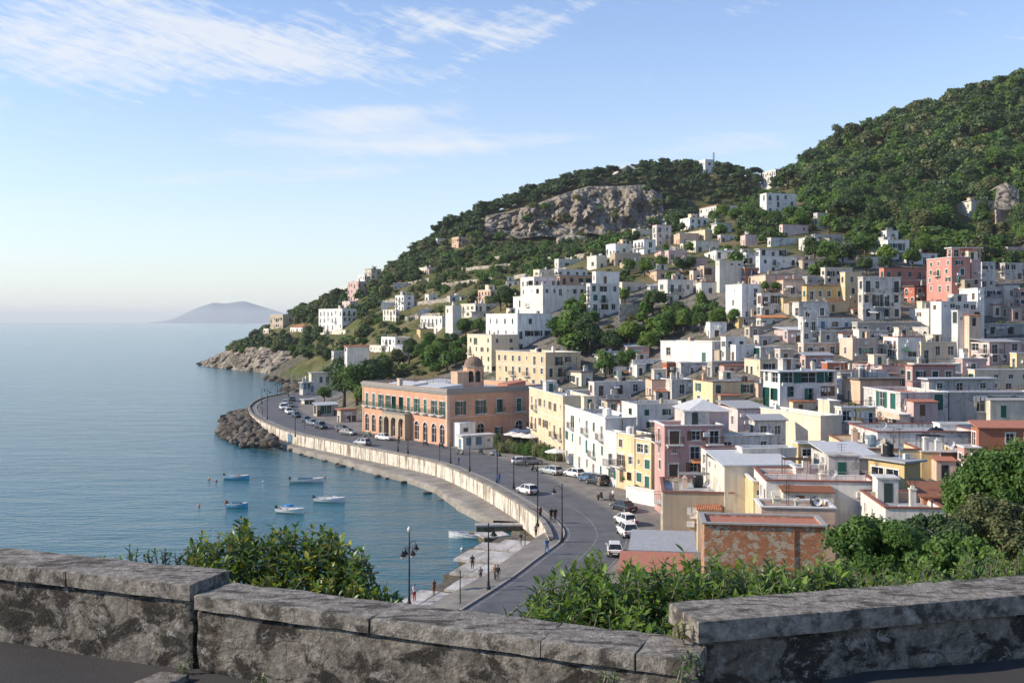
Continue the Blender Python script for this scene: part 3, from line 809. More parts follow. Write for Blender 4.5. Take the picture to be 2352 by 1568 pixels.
# ------------------------------------------------------------------ houses
RECTS = []      # (u0, u1, v0, v1, Y) of what the houses cover, kept for the planting
FOOT = []       # (x, y, radius)
WC = {}
def cached(key, fn):
    if key not in WC: WC[key] = fn()
    return WC[key]
def arch_pts(w, h, n=8):
    r = w / 2
    return [(r - r * math.cos(math.pi * k / n), h - r + r * math.sin(math.pi * k / n)) for k in range(n + 1)]
def facade(mb, W, H0, H1, ops, to, rev=.22):
    """wall sheet from z=H0 to H1 with real openings; to(s, depth, t) -> local point"""
    xs = sorted({0.0, W} | {o[0] - o[2] / 2 for o in ops} | {o[0] + o[2] / 2 for o in ops})
    zs = sorted({H0, H1} | {o[1] for o in ops} | {o[1] + o[3] for o in ops})
    for i in range(len(xs) - 1):
        for j in range(len(zs) - 1):
            cx, cz = (xs[i] + xs[i+1]) / 2, (zs[j] + zs[j+1]) / 2
            if any(abs(cx - o[0]) < o[2] / 2 and o[1] < cz < o[1] + o[3] for o in ops): continue
            mb.poly([to(xs[i], 0, zs[j]), to(xs[i+1], 0, zs[j]), to(xs[i+1], 0, zs[j+1]), to(xs[i], 0, zs[j+1])])
    for o in ops:
        x0, x1, z0, z1 = o[0] - o[2] / 2, o[0] + o[2] / 2, o[1], o[1] + o[3]
        arch = o[4].startswith('arch')
        zt_ = z1 - o[2] / 2 if arch else z1
        mb.poly([to(x0, 0, z0), to(x0, rev, z0), to(x0, rev, zt_), to(x0, 0, zt_)])
        mb.poly([to(x1, rev, z0), to(x1, 0, z0), to(x1, 0, zt_), to(x1, rev, zt_)])
        mb.poly([to(x0, 0, z0), to(x1, 0, z0), to(x1, rev, z0), to(x0, rev, z0)])
        if arch:
            ap = [(x0 + a, z0 + b) for a, b in arch_pts(o[2], o[3])]
            for (a, b), (c, d) in zip(ap, ap[1:]):
                mb.poly([to(a, 0, b), to(c, 0, d), to(c, 0, z1), to(a, 0, z1)])
                mb.poly([to(a, 0, b), to(a, rev, b), to(c, rev, d), to(c, 0, d)])
        else:
            mb.poly([to(x0, rev, z1), to(x1, rev, z1), to(x1, 0, z1), to(x0, 0, z1)])
def win_meshes(w, h, kind, shut, near):
    """window in its own plane: x across, z up, outside is -y"""
    def make():
        d = .14; f = MB(); t = .07
        arch = kind.startswith('arch')
        ht = h - w / 2 if arch else h
        f.box(-w/2, -w/2 + t, d, d + .06, 0, ht); f.box(w/2 - t, w/2, d, d + .06, 0, ht)
        f.box(-w/2 + t, w/2 - t, d, d + .06, 0, t); f.box(-w/2 + t, w/2 - t, d + .002, d + .062, ht - t, ht)
        f.box(-.03, .03, d + .004, d + .05, t, h - t if not arch else h - .1)
        if near: f.box(-w/2 + t, w/2 - t, d + .006, d + .045, ht * .55, ht * .55 + .04)
        if kind in ('win', 'tall', 'small'): f.box(-w/2 - .12, w/2 + .12, -.10, .02, -.10, -.004)
        if near and kind != 'small':
            if arch:
                pts = [(a - w/2, b) for a, b in arch_pts(w + .02, h, 10)]
                for (a, b), (c, e) in zip(pts, pts[1:]):
                    def out(x, z): 
                        cz = h - w/2; r = math.hypot(x, z - cz) + 1e-6
                        return x + x / r * .16, z + (z - cz) / r * .16
                    p, q = out(a, b), out(c, e)
                    f.hexa([(a, -.05, b), (c, -.05, e), (c, .0, e), (a, .0, b), (p[0], -.05, p[1]), (q[0], -.05, q[1]), (q[0], .0, q[1]), (p[0], .0, p[1])])
            else:
                f.box(-w/2 - .14, -w/2 - .01, -.035, .0, 0, h); f.box(w/2 + .01, w/2 + .14, -.035, .0, 0, h); f.box(-w/2 - .18, w/2 + .18, -.05, .0, h + .003, h + .16)
        fm = f.mesh('window', MATS['frame_white'])
        p = MB(); p.box(-w/2 + .001, w/2 - .001, d + .07, d + .075, .001, h - .001)
        return fm, p.mesh('pane', MATS['glass_dark'])
    return cached(('win', round(w, 2), round(h, 2), kind, near), make)
def shutter_mesh(w, h, mat, near):
    def make():
        s = MB(); n_ = int(h / .22) if near else 0
        s.box(0, w, 0, .035, 0, h)
        for k in range(n_):
            z = .08 + (h - .16) * k / n_
            s.hexa([(.05, -.025, z), (w - .05, -.025, z), (w - .05, -.001, z + .03), (.05, -.001, z + .03), (.05, -.012, z + .05), (w - .05, -.012, z + .05), (w - .05, -.001, z + .10), (.05, -.001, z + .10)])
        return s.mesh('shutter', MATS[mat])
    return cached(('sh', round(w, 2), round(h, 2), mat, near), make)
def balcony_meshes(w, mat, near):
    def make():
        s = MB(); s.box(-w/2, w/2, -.85, .0, -.16, 0)
        for x in (-w/2 + .25, w/2 - .25): s.hexa([(x - .06, -.5, -.3), (x + .06, -.5, -.3), (x + .06, 0, -.55), (x - .06, 0, -.55), (x - .06, -.6, -.161), (x + .06, -.6, -.161), (x + .06, 0, -.161), (x - .06, 0, -.161)])
        r = MB(); t = .022 if near else .03
        r.box(-w/2, w/2, -.84, -.80, .93, .97); r.box(-w/2, -w/2 + .04, -.80, 0, .93, .97); r.box(w/2 - .04, w/2, -.80, 0, .93, .97)
        k = int(w / (.13 if near else .25))
        for i in range(k + 1):
            x = -w/2 + .02 + (w - .04) * i / k; r.box(x - t/2, x + t/2, -.83, -.81, 0, .93)
        for y in (-.6, -.35, -.1): r.box(-w/2, -w/2 + t, y, y + t, 0, .93); r.box(w/2 - t, w/2, y, y + t, 0, .93)
        return s.mesh('balcony', MATS['trim_white']), r.mesh('railing', MATS[mat])
    return cached(('bal', round(w, 1), mat, near), make)
def put_window(root, loc, rz, w, h, kind, shut, state, near, bal=None, balw=None):
    fm, pm = win_meshes(w, h, kind, shut, near)
    name = 'door' if kind == 'door' else 'window'
    o = link(name, fm, root, loc, rz)
    link('pane', pm, o)
    if state == 'open':
        sm = shutter_mesh(round(w * .5, 2), h, shut, near)
        link('shutter', sm, o, (-w - .02, -.05, 0)); link('shutter', sm, o, (w/2 + .02, -.05, 0))
    elif state == 'ajar':
        sm = shutter_mesh(round(w * .5, 2), h, shut, near)
        a = link('shutter', sm, o, (-w/2, -.02, 0)); a.rotation_euler = (0, 0, -1.1)
        b = link('shutter', sm, o, (w/2, -.02, 0)); b.rotation_euler = (0, 0, math.pi + 1.1)
    elif state == 'closed':
        link('shutter', shutter_mesh(round(w * .97, 2), round(h * .98, 2), shut, near), o, (-w * .485, .06, .01))
    elif state == 'half':
        link('shutter', shutter_mesh(round(w * .48, 2), round(h * .98, 2), shut, near), o, (-w * .485, .06, .01))
    if bal:
        bw = balw or w + 1.0
        sm, rm = balcony_meshes(bw, bal, near)
        b = link('balcony', sm, root, loc, rz); link('railing', rm, b)
    return o
def auto_ops(rng, L, h, n_st, cols, arch, big, ground):
    ops = []
    if L < 1.6: return ops
    sh = h / n_st
    if cols is None: cols = max(1, int(L / rng.uniform(2.1, 3.0)))
    if cols == 0: return ops
    pitch = L / cols
    for k in range(n_st):
        for c in range(cols):
            if rng.random() < .10: continue
            s = (c + .5) * pitch + rng.uniform(-.12, .12) * pitch
            z = k * sh
            r = rng.random(); lim = min(pitch * .8, L - .6)
            if arch and rng.random() < arch: w, hh, b, kind = min(1.5, lim), min(2.3, sh * .8), .12, 'arch'
            elif k == 0 and ground and r < .4: w, hh, b, kind = min(1.1, lim), min(2.1, sh * .78), .05, 'door'
            elif r < .38: w, hh, b, kind = min(1.05, lim), min(2.15, sh * .76), .12, 'tall'
            elif r < .84: w, hh, b, kind = min(rng.choice((.85, .95, 1.05)), lim), min(1.45, sh * .5), sh * .30, 'win'
            elif r < .92: w, hh, b, kind = min(.6, lim), min(.75, sh * .3), sh * .48, 'small'
            else: w, hh, b, kind = min(1.9, lim), min(1.5, sh * .5), sh * .28, 'win'
            if big and kind in ('win', 'tall'): w = min(w * big, lim); hh = min(hh * big, sh * .84)
            w, hh = max(.4, round(w / .05) * .05), round(hh / .05) * .05
            s = min(max(s, w / 2 + .15), L - w / 2 - .15)
            if w > L - .3: continue
            ops.append((s, z + b + .02, w, hh, kind))
    return ops
def roof_clutter(root, rng, a, b, zr, amount, near):
    if a < 2.5 or b < 2.5: return
    for _ in range(int(amount * 1.2 + rng.random())):
        x, y = rng.uniform(.8, a - .8), rng.uniform(.8, b - .8); m = MB(); s = rng.uniform(.22, .35); hh = rng.uniform(.8, 1.7)
        m.box(x - s, x + s, y - s, y + s, zr, zr + hh); m.box(x - s - .07, x + s + .07, y - s - .07, y + s + .07, zr + hh, zr + hh + .12); m.box(x - s * .6, x + s * .6, y - s * .6, y + s * .6, zr + hh + .12, zr + hh + .35)
        m.obj('chimney', MATS[rng.choice(('plaster_W', 'plaster_O', 'plaster_G', 'plaster_E', 'plaster_T'))], root)
    if rng.random() < .75 * amount:
        for _ in range(rng.randint(1, 2)):
            x, y = rng.uniform(.6, a - .6), rng.uniform(.6, b - .6); hh = rng.uniform(2.0, 3.6); m = MB()
            m.tube([(x, y, zr), (x, y, zr + hh)], .025 if near else .035, 5)
            for q in range(3):
                zz = zr + hh - .12 - q * .28; m.box(x - .5 + q * .1, x + .5 - q * .1, y - .012, y + .012, zz, zz + .025)
            for q in range(5): m.box(x - .4 + q * .2 - .01, x - .4 + q * .2 + .01, y - .3, y + .3, zr + hh - .11, zr + hh - .09)
            m.obj('antenna', MATS['iron_dark'], root)
    if rng.random() < .5 * amount:
        x, y = rng.uniform(.9, a - .9), rng.uniform(.9, b - .9); m = MB()
        r = rng.uniform(.45, .65); m.lathe([(r * .98, .25), (r, .3), (r, 1.2), (r * .9, 1.35), (r * .3, 1.45), (.01, 1.46)], 12, (x, y, zr)); m.box(x - .5, x + .5, y - .5, y + .5, zr, zr + .25)
        m.obj('water_tank', MATS[rng.choice(('tank_blue', 'trim_white', 'trim_grey', 'tank_black'))], root, smooth=False)
    if rng.random() < .5 * amount:
        x, y = rng.uniform(.5, a - .5), rng.uniform(.3, min(1.6, b - .4)); m = MB()
        m.tube([(x, y, zr), (x, y, zr + 1.2)], .03, 5)
        for q in range(10):
            t0, t1 = 2 * math.pi * q / 10, 2 * math.pi * (q + 1) / 10
            c = (x, y - .05, zr + 1.25)
            p = lambda rr, t, dy: (c[0] + rr * math.cos(t), c[1] + dy, c[2] + rr * math.sin(t) )
            m.poly([p(.12, t0, 0), p(.12, t1, 0), p(.42, t1, -.14), p(.42, t0, -.14)])
        m.obj('satellite_dish', MATS['trim_white'], root)
    if rng.random() < .34 * amount and a > 4.5 and b > 4:
        w, d, hh = rng.uniform(1.8, min(3.6, a * .5)), rng.uniform(1.8, min(3, b * .5)), rng.uniform(1.9, 2.5)
        x, y = rng.uniform(.4, a - w - .4), rng.uniform(b * .35, b - d - .3); m = MB(); m.box(x, x + w, y, y + d, zr, zr + hh); m.box(x - .15, x + w + .15, y - .15, y + d + .15, zr + hh, zr + hh + .14)
        hut = m.obj('stair_hut', MATS[rng.choice(('plaster_W', 'plaster_O', 'plaster_N', 'plaster_C'))], root)
        dm = MB(); dm.box(x + w * .3, x + w * .3 + .8, y - .03, y - .002, zr + .05, zr + 1.85); dm.obj('door', MATS[rng.choice(('shutter_green', 'shutter_brown', 'shutter_dark'))], hut)
    if rng.random() < .30 * amount and a > 4:      # washing line or pergola
        x, y, w = rng.uniform(.5, a * .4), rng.uniform(.5, b * .5), rng.uniform(2, min(3.6, a * .55)); m = MB()
        for xx in (x, x + w):
            for yy in (y, y + 1.6): m.tube([(xx, yy, zr), (xx, yy, zr + 2.0)], .035, 4)
        for q in range(7): m.box(x - .1, x + w + .1, y + q * .26, y + q * .26 + .05, zr + 2.0, zr + 2.06)
        m.obj('pergola', MATS[rng.choice(('shutter_brown', 'trim_grey', 'iron_dark'))], root)
    if rng.random() < .35 * amount:                # low dividing wall on the terrace
        y = rng.uniform(b * .3, b * .7); m = MB(); m.box(.3, a - .3, y, y + .15, zr, zr + rng.uniform(.5, 1.0)); m.obj('terrace_wall', MATS[rng.choice(('plaster_W', 'plaster_N', 'plaster_E'))], root)
    if near and rng.random() < .6:
        m = MB(); x = rng.uniform(.5, a - 1); y = rng.uniform(.3, 1.2); m.box(x, x + .8, y, y + .3, zr, zr + .55); m.obj('air_conditioner', MATS['trim_white'], root)

def house(reg, xL, xC, xR, yt, yb, wall, shut, label, th=None, st=None, wl=None, wr=None, roof='flat', cor='trim_white', arch=0, bal=.25, clut=1.0, Y=None, b=None, a=None, seed=None,
          opsL=None, opsF=None, name='house', h=None, par=.45, ground=True, states=None, under=6.0, near=None, big=None, cat='house', balm='iron_dark', roofm=None, over=.12, rise_=.6):
    uC, vT = V(reg, xC, yt); uL = V(reg, xL, 0)[0]; uR = V(reg, xR, 0)[0]; vB = V(reg, 0, yb)[1]
    Ygiven = Y
    if Y is None:
        p = hit(uC, vB)
        if p is None: p = at(uC, vB, 636); Ygiven = 636
        Y = p.y
    c = at(uC, vB, Y); top = at(uC, vT, Y)
    H = h or (top.z - c.z)
    if th is None:
        th = max(4.0, min(36, 34 - (uC - 800) * .018))
        if uC > 1450 and vT > 800: th = max(-9.0, th - (vT - 800) * .06)
    t = R(th); cs, sn = math.cos(t), math.sin(t)
    kL, kR = (uL - CX) / F, (uR - CX) / F
    if b is None:
        if xL < xC:
            den = sn + kL * cs; b = (c.x - kL * Y) / den if den > .04 else 12
            b = min(max(b, 2.2), 34)
        else: b = min(9, max(5, Y * .03))
    if a is None:
        den = cs - kR * sn; a = (kR * Y - c.x) / den
        a = min(max(a, 1.6), 60)
    if near is None: near = Y < 260
    if Ygiven is None and under == 6.0 and Y > 125:   # the house stands on its own terrace
        pi, pj = (c.x + a / 2 * cs - b / 2 * sn), (c.y + a / 2 * sn + b / 2 * cs); rr = max(a, b) / 2 + 14
        i0, i1 = int((pi - rr - GX0) / GS), int((pi + rr - GX0) / GS) + 2; j0, j1 = int((pj - rr - GY0) / GS), int((pj + rr - GY0) / GS) + 2
        i0, j0 = max(0, i0), max(0, j0)
        dx, dy = XX[j0:j1, i0:i1] - c.x, YY[j0:j1, i0:i1] - c.y
        lx, ly = dx * cs + dy * sn, -dx * sn + dy * cs
        dist = np.hypot(np.maximum(np.maximum(-lx, lx - a), 0), np.maximum(np.maximum(-ly, ly - b), 0))
        ZZ[j0:j1, i0:i1] = np.where(YY[j0:j1, i0:i1] > 118, np.maximum(ZZ[j0:j1, i0:i1], np.minimum(ZZ[j0:j1, i0:i1] + 4.5, c.z - .1 - np.maximum(0, dist - 2.0) * .8)), ZZ[j0:j1, i0:i1])
    if under == 6.0:
        low = min(zt(c.x + x * cs - y * sn, c.y + x * sn + y * cs) for x, y in ((0, 0), (a, 0), (0, b), (a, b), (a / 2, 0), (a / 2, -2)))
        under = min(max(c.z - low + .6, 1.0), 9.0)
    rng = random.Random(seed if seed is not None else hash((round(xC), round(yt), reg, 5)) & 0xffff if False else int(xC * 7 + yt * 13 + ord(reg)))
    n_st = st or max(1, int(round(H / 3.15)))
    root = tag(link(name, None, None, c, t), label, cat)
    hh = H - (par if roof == 'flat' else .15)
    OF = opsF if opsF is not None else auto_ops(rng, a, hh, n_st, wr, arch, big, ground)
    OL = opsL if opsL is not None else (auto_ops(rng, b, hh, n_st, wl, arch, big, ground))
    mb = MB()
    facade(mb, a, -under, H, OF, lambda s, d, z: (s, d, z))
    facade(mb, b, -under, H, OL, lambda s, d, z: (d, b - s, z))
    mb.poly([(a, 0, -under), (a, b, -under), (a, b, H), (a, 0, H)]); mb.poly([(a, b, -under), (0, b, -under), (0, b, H), (a, b, H)])
    i_ = .22
    if roof == 'flat':
        for p, q in (((i_, i_), (a - i_, i_)), ((a - i_, i_), (a - i_, b - i_)), ((a - i_, b - i_), (i_, b - i_)), ((i_, b - i_), (i_, i_))):
            mb.poly([(*q, H - par - .1), (*p, H - par - .1), (*p, H), (*q, H)])
    mb.obj('wall', MATS['brick_patched' if wall == 'B' else 'plaster_' + wall], root)
    o_ = over
    if roof == 'flat':
        rm = MB(); rm.poly([(i_, i_, H - par), (a - i_, i_, H - par), (a - i_, b - i_, H - par), (i_, b - i_, H - par)])
        rm.obj('roof', MATS[roofm or rng.choice(('roof_membrane', 'roof_membrane', 'roof_membrane', 'roof_pale', 'roof_grey', 'roof_terra' if rng.random() < .5 else 'roof_membrane'))], root)
        cm = MB(); z0, z1 = H + .002, H + .14
        cm.box(-o_, a + o_, -o_, i_, z0, z1); cm.box(-o_, a + o_, b - i_, b + o_, z0, z1); cm.box(-o_, i_, i_, b - i_, z0, z1); cm.box(a - i_, a + o_, i_, b - i_, z0, z1)
        cm.obj('cornice', MATS[cor], root)
        if n_st > 1 and rng.random() < .8:
            sm = MB(); z = hh / n_st * (n_st - 1)
            sm.box(-.06, a + .06, -.06, -.002, z - .12, z - .02); sm.box(-.06, -.002, -.002, b, z - .12, z - .02); sm.obj('string_course', MATS[cor if cor != 'trim_red' else 'trim_white'], root)
        if clut: roof_clutter(root, rng, a, b, H - par, clut, near)
    elif roof == 'slab':
        cm = MB(); cm.box(-.45, a + .45, -.45, b + .35, H + .003, H + .22); cm.obj('roof', MATS[roofm or 'roof_dark'], root)
        if clut: roof_clutter(root, rng, a, b, H + .22, clut, near)
    elif roof in ('hip', 'gable'):
        rm = MB(); e = .4; zr = H + min(a, b) * .26; z0 = H + .003
        if roof == 'hip':
            if a >= b: r0, r1 = (b / 2, b / 2, zr), (a - b / 2, b / 2, zr)
            else: r0, r1 = (a / 2, a / 2, zr), (a / 2, b - a / 2, zr)
        else: r0, r1 = (-e, b / 2, zr), (a + e, b / 2, zr)
        P0, P1, P2, P3 = (-e, -e, z0), (a + e, -e, z0), (a + e, b + e, z0), (-e, b + e, z0)
        if a >= b or roof == 'gable': rm.poly([P0, P1, r1, r0]); rm.poly([P1, P2, r1]); rm.poly([P2, P3, r0, r1]); rm.poly([P3, P0, r0])
        else: rm.poly([P0, P1, r0]); rm.poly([P1, P2, r1, r0]); rm.poly([P2, P3, r1]); rm.poly([P3, P0, r0, r1])
        rm.poly([P3, P2, P1, P0])
        rm.obj('roof', MATS[roofm or 'roof_tiles'], root)
    elif roof == 'mono':
        rm = MB(); e = .3; rise = rise_
        rm.hexa([(-e, -e, H), (a + e, -e, H), (a + e, b + e, H + rise), (-e, b + e, H + rise), (-e, -e, H + .14), (a + e, -e, H + .14), (a + e, b + e, H + rise + .14), (-e, b + e, H + rise + .14)])
        rm.obj('roof', MATS[roofm or 'roof_grey'], root)
    ss = states or (('open', 'closed', 'half', 'none', 'ajar') if shut != 'none' else ('none',))
    wts = {'open': .24, 'closed': .26, 'half': .12, 'none': .3, 'ajar': .08}
    def dress(ops, face):
        for (s, z, w, h2, kind) in ops:
            loc = (s, 0, z) if face == 'F' else (0, b - s, z); rz = 0 if face == 'F' else -math.pi / 2
            state = rng.choices(ss, [wts[q] for q in ss])[0]
            if kind in ('small',) or kind.startswith('arch'): state = 'none'
            if kind == 'door': state = rng.choice(('closed', 'none'))
            L_ = a if face == 'F' else b
            if state == 'open' and (s - w < .1 or s + w > L_ - .1): state = 'closed'
            bl = None
            if kind == 'tall' and z > 1.5 and rng.random() < .2 + bal * 2: bl = balm
            if kind == 'tallb': bl = balm
            bw = min(w + 1.0, 2 * s, 2 * (L_ - s))
            put_window(root, loc, rz, w, h2, kind, shut if shut != 'none' else 'shutter_brown', state, near, bl, bw)
    dress(OF, 'F'); dress(OL, 'L')
    if near and Y > 90 and name == 'house' and H > 2.6:
        if rng.random() < .42 and a > 4 and roof == 'flat':      # iron railing on the roof edge
            m = MB(); m.box(.1, a - .1, .04, .08, H + .95, H + .99); m.box(.1, a - .1, .04, .08, H + .55, H + .58)
            for k in range(int(a / .9) + 1): x = .1 + (a - .24) * k / max(1, int(a / .9)); m.box(x, x + .04, .04, .08, H + .1, H + .97)
            m.obj('roof_railing', MATS[rng.choice(('iron_dark', 'rust', 'trim_grey'))], root)
        if rng.random() < .5 and a > 4.5 and clut:               # lean-to built on in front
            w, d2, h3 = rng.uniform(1.8, a * .55), rng.uniform(1.2, 2.4), min(H * .75, rng.uniform(2.2, 2.9)); x = rng.uniform(0, a - w); m = MB()
            m.box(x, x + w, -d2, -.01, -under, h3); an = m.obj('lean_to', MATS['plaster_' + rng.choice('WNOECTGK')], root)
            m = MB(); m.hexa([(x - .15, -d2 - .2, h3), (x + w + .15, -d2 - .2, h3), (x + w + .15, -.02, h3 + .25), (x - .15, -.02, h3 + .25), (x - .15, -d2 - .2, h3 + .1), (x + w + .15, -d2 - .2, h3 + .1), (x + w + .15, -.02, h3 + .35), (x - .15, -.02, h3 + .35)])
            m.obj('lean_to_roof', MATS[rng.choice(('roof_membrane', 'roof_terra', 'roof_tiles', 'roof_grey', 'rust'))], an)
            m = MB(); m.box(x + w * .25, x + w * .25 + .8, -d2 - .03, -d2 - .002, .3, min(2.0, h3 - .3)); m.obj('door', MATS[rng.choice(('shutter_green', 'shutter_brown', 'glass_dark', 'shutter_dark'))], an)
        if rng.random() < .3 and a > 3.5:
            x = rng.uniform(.3, a - 2.2); zz_ = min(H - .8, rng.choice((2.3, 5.3))); m = MB(); w = rng.uniform(1.4, 2.2); m.hexa([(x, -1.2, zz_ - .45), (x + w, -1.2, zz_ - .45), (x + w, -.01, zz_), (x, -.01, zz_), (x, -1.2, zz_ - .40), (x + w, -1.2, zz_ - .40), (x + w, -.01, zz_ + .05), (x, -.01, zz_ + .05)])
            m.obj('awning', MATS[rng.choice(('awning_white', 'awning_green', 'awning_orange', 'linen'))], root)
        if rng.random() < .35 and a > 4:                          # washing on a line
            x = rng.uniform(.3, a - 3); zz_ = min(H - .5, rng.uniform(2.2, 5.5)); m = MB(); m.box(x, x + 2.4, -.42, -.41, zz_, zz_ + .015)
            for k in range(4): m.box(x + .1 + k * .58, x + .1 + k * .58 + rng.uniform(.3, .5), -.42, -.405, zz_ - rng.uniform(.5, .9), zz_ - .002)
            m.obj('washing_line', MATS[rng.choice(('linen', 'awning_white', 'shutter_blue'))], root)
        for _ in range(rng.randint(0, 2)):
            x = rng.uniform(.3, a - 1); zz_ = rng.uniform(.4, H - .9); m = MB(); m.box(x, x + .8, -.34, -.01, zz_, zz_ + .55); m.obj('air_conditioner', MATS['trim_white'], root)
    if near and rng.random() < .5 and a > 3 and H > 3:
        m = MB(); x = rng.uniform(.15, a - .3); m.tube([(x, -.07, -.5), (x, -.07, H - .1)], .05, 5); m.obj('drainpipe', MATS[rng.choice(('iron_dark', 'trim_grey', 'rust'))], root)
    RECTS.append((min(uL, uC), uR, vT - 4, vB, Y)); 
    for fx in np.arange(0, a + .1, 3):
        for fy in np.arange(0, b + .1, 3):
            FOOT.append((c.x + fx * cs - fy * sn, c.y + fx * sn + fy * cs))
    root['_dim'] = (a, b, H)
    return root, a, b, H
GREEN, DK, BR, NO, WH = 'shutter_green', 'shutter_dark', 'shutter_brown', 'none', 'shutter_white'

# --- the salmon palazzo on the sea road
def palazzo():
    u, v = V('E', 920, 760); c = on(u, v, 3.05); Yp = c.y
    b = 34.5; a = 25.0; H = 11.3
    opsL, opsF = [], []
    xs = [2.0, 5.0, 8.2, 11.3, 14.0, 17.0, 19.8, 23.0, 26.3, 29.6, 32.6]
    for i, s in enumerate(xs):
        opsL.append((s, 6.05, 1.15, 2.75, 'tallb'))
        if 12.5 < s < 21: continue
        opsL.append((s, .25, 1.75, 3.9, 'arch'))
    for s in (13.2, 16.2, 19.2): opsL.append((s, .05, 2.15, 4.5, 'archway'))
    for s in (3.2, 8.2, 13.0, 18.2, 23.0): opsF.append((s, 6.05 if s > 17 else 6.1, 1.3, 2.7, 'tallb' if s in (18.2,) else 'tall'))
    for s in (8.2, 18.2, 23.0): opsF.append((s, .9, 2.0, 3.2, 'arch'))
    opsF.append((12.8, 1.6, 1.0, 1.4, 'win'))
    root, a, b, H = house('E', 172, 920, 1700, 245, 760, 'S', GREEN, 'long salmon palazzo with arched ground floor and green shutters on the sea road', th=37.6, a=a, b=b, h=H, Y=Yp, opsL=opsL, opsF=opsF, name='palazzo', cor='trim_grey', clut=0,
                          par=.9, states=('open', 'closed', 'ajar'), balm='iron_green', near=True, cat='palazzo', under=2, roofm='roof_membrane')
    m = MB()
    for z0, z1, o in ((10.25, 10.5, .18), (10.5, 10.85, .34), (10.85, 11.2, .5)):
        m.box(-o, a + .1, -o, -.002, z0, z1 - .002); m.box(-o, -.002, -.002, b + .1, z0, z1 - .002)
    m.obj('entablature', MATS['trim_grey'], root)
    m = MB(); m.box(-.14, a + .02, -.14, -.002, 5.45, 5.75); m.box(-.14, -.002, -.002, b, 5.45, 5.75); m.obj('string_course', MATS['plaster_E'], root)
    m = MB()
    for y in (11.9, b - 11.75 if False else 0): pass
    for y0 in (.02, b - .5): m = MB(); m.box(-.10, -.003, y0, y0 + .48, 0, 10.2); m.obj('pilaster', MATS['plaster_E'], root)
    m = MB(); m.box(.0, .48, -.10, -.003, 0, 10.2); m.obj('pilaster', MATS['plaster_E'], root)
    # projecting porch of the three middle arches
    pm = MB(); y0, y1 = b - 20.9, b - 11.6
    facade(pm, y1 - y0, 0, 5.3, [(1.6, .05, 2.2, 4.4, 'archway'), (4.6, .05, 2.2, 4.4, 'archway'), (7.7, .05, 2.2, 4.4, 'archway')], lambda s, d, z: (-1.6 + d, y1 - s, z), .5)
    pm.poly([(-1.6, y0, 0), (-.0, y0, 0), (0, y0, 5.3), (-1.6, y0, 5.3)][::-1]); pm.poly([(-1.6, y1, 0), (0, y1, 0), (0, y1, 5.3), (-1.6, y1, 5.3)])
    pm.obj('porch', MATS['plaster_T'], root)
    m = MB(); m.box(-1.8, .0, y0 - .15, y1 + .15, 5.302, 5.5); pr = m.obj('porch_roof', MATS['trim_grey'], root)
    m = MB()
    for k in range(48): yy = y0 + (y1 - y0) * k / 47; m.box(-1.7, -1.67, yy - .015, yy + .015, 5.5, 6.4)
    m.box(-1.72, -1.65, y0, y1, 6.4, 6.45); m.obj('railing', MATS['iron_green'], pr)
    # roof life: low sheds, skylights, pale covers
    rng = random.Random(3)
    for (x0, x1, y0_, y1_, z, mt) in ((2, 8, 6, 14, .9, 'roof_pale'), (3, 7, 18, 28, .8, 'roof_pale'), (12, 18, 20, 30, .8, 'roof_membrane'), (17, 22, 2.5, 6, 1.2, 'roof_terra')):
        m = MB(); m.hexa([(x0, y0_, H - .9), (x1, y0_, H - .9), (x1, y1_, H - .9), (x0, y1_, H - .9), (x0, y0_, H - .9 + z), (x1, y0_, H - .9 + z * 1.5), (x1, y1_, H - .9 + z * 1.5), (x0, y1_, H - .9 + z)])
        m.obj('roof_shed', MATS[mt], root)
    for k in range(7):
        x, y = rng.uniform(2, 20), rng.uniform(2, 30); m = MB(); m.tube([(x, y, H - 1), (x, y, H + rng.uniform(.6, 2.2))], .04, 5); m.obj('antenna', MATS['iron_dark'], root)
    m = MB(); m.box(.9, 1.8, -.7 + 1.2, 1.4, H - .9, H + 1.0); m.box(.8, 1.9, .4, 1.5, H + 1.0, H + 1.15); 
    m = MB(); m.box(-.5, .35, 17.6, 18.6, H - .2, H + 1.3); m.box(-.6, .45, 17.5, 18.7, H + 1.3, H + 1.45); m.obj('chimney', MATS['plaster_E'], root)
    # white block leaning on the corner
    m = MB(); m.box(1.2, 5.0, -2.6, -.15, 0, 4.6); m.box(1.1, 5.1, -2.7, -.15, 4.6, 4.75); an = m.obj('annex', MATS['plaster_W'], root)
    m = MB(); m.box(2.0, 3.0, -2.63, -2.602, .05, 2.3); m.box(2.1, 3.2, -2.63, -2.602, 2.9, 3.7); m.obj('door', MATS['shutter_dark'], an)
palazzo()

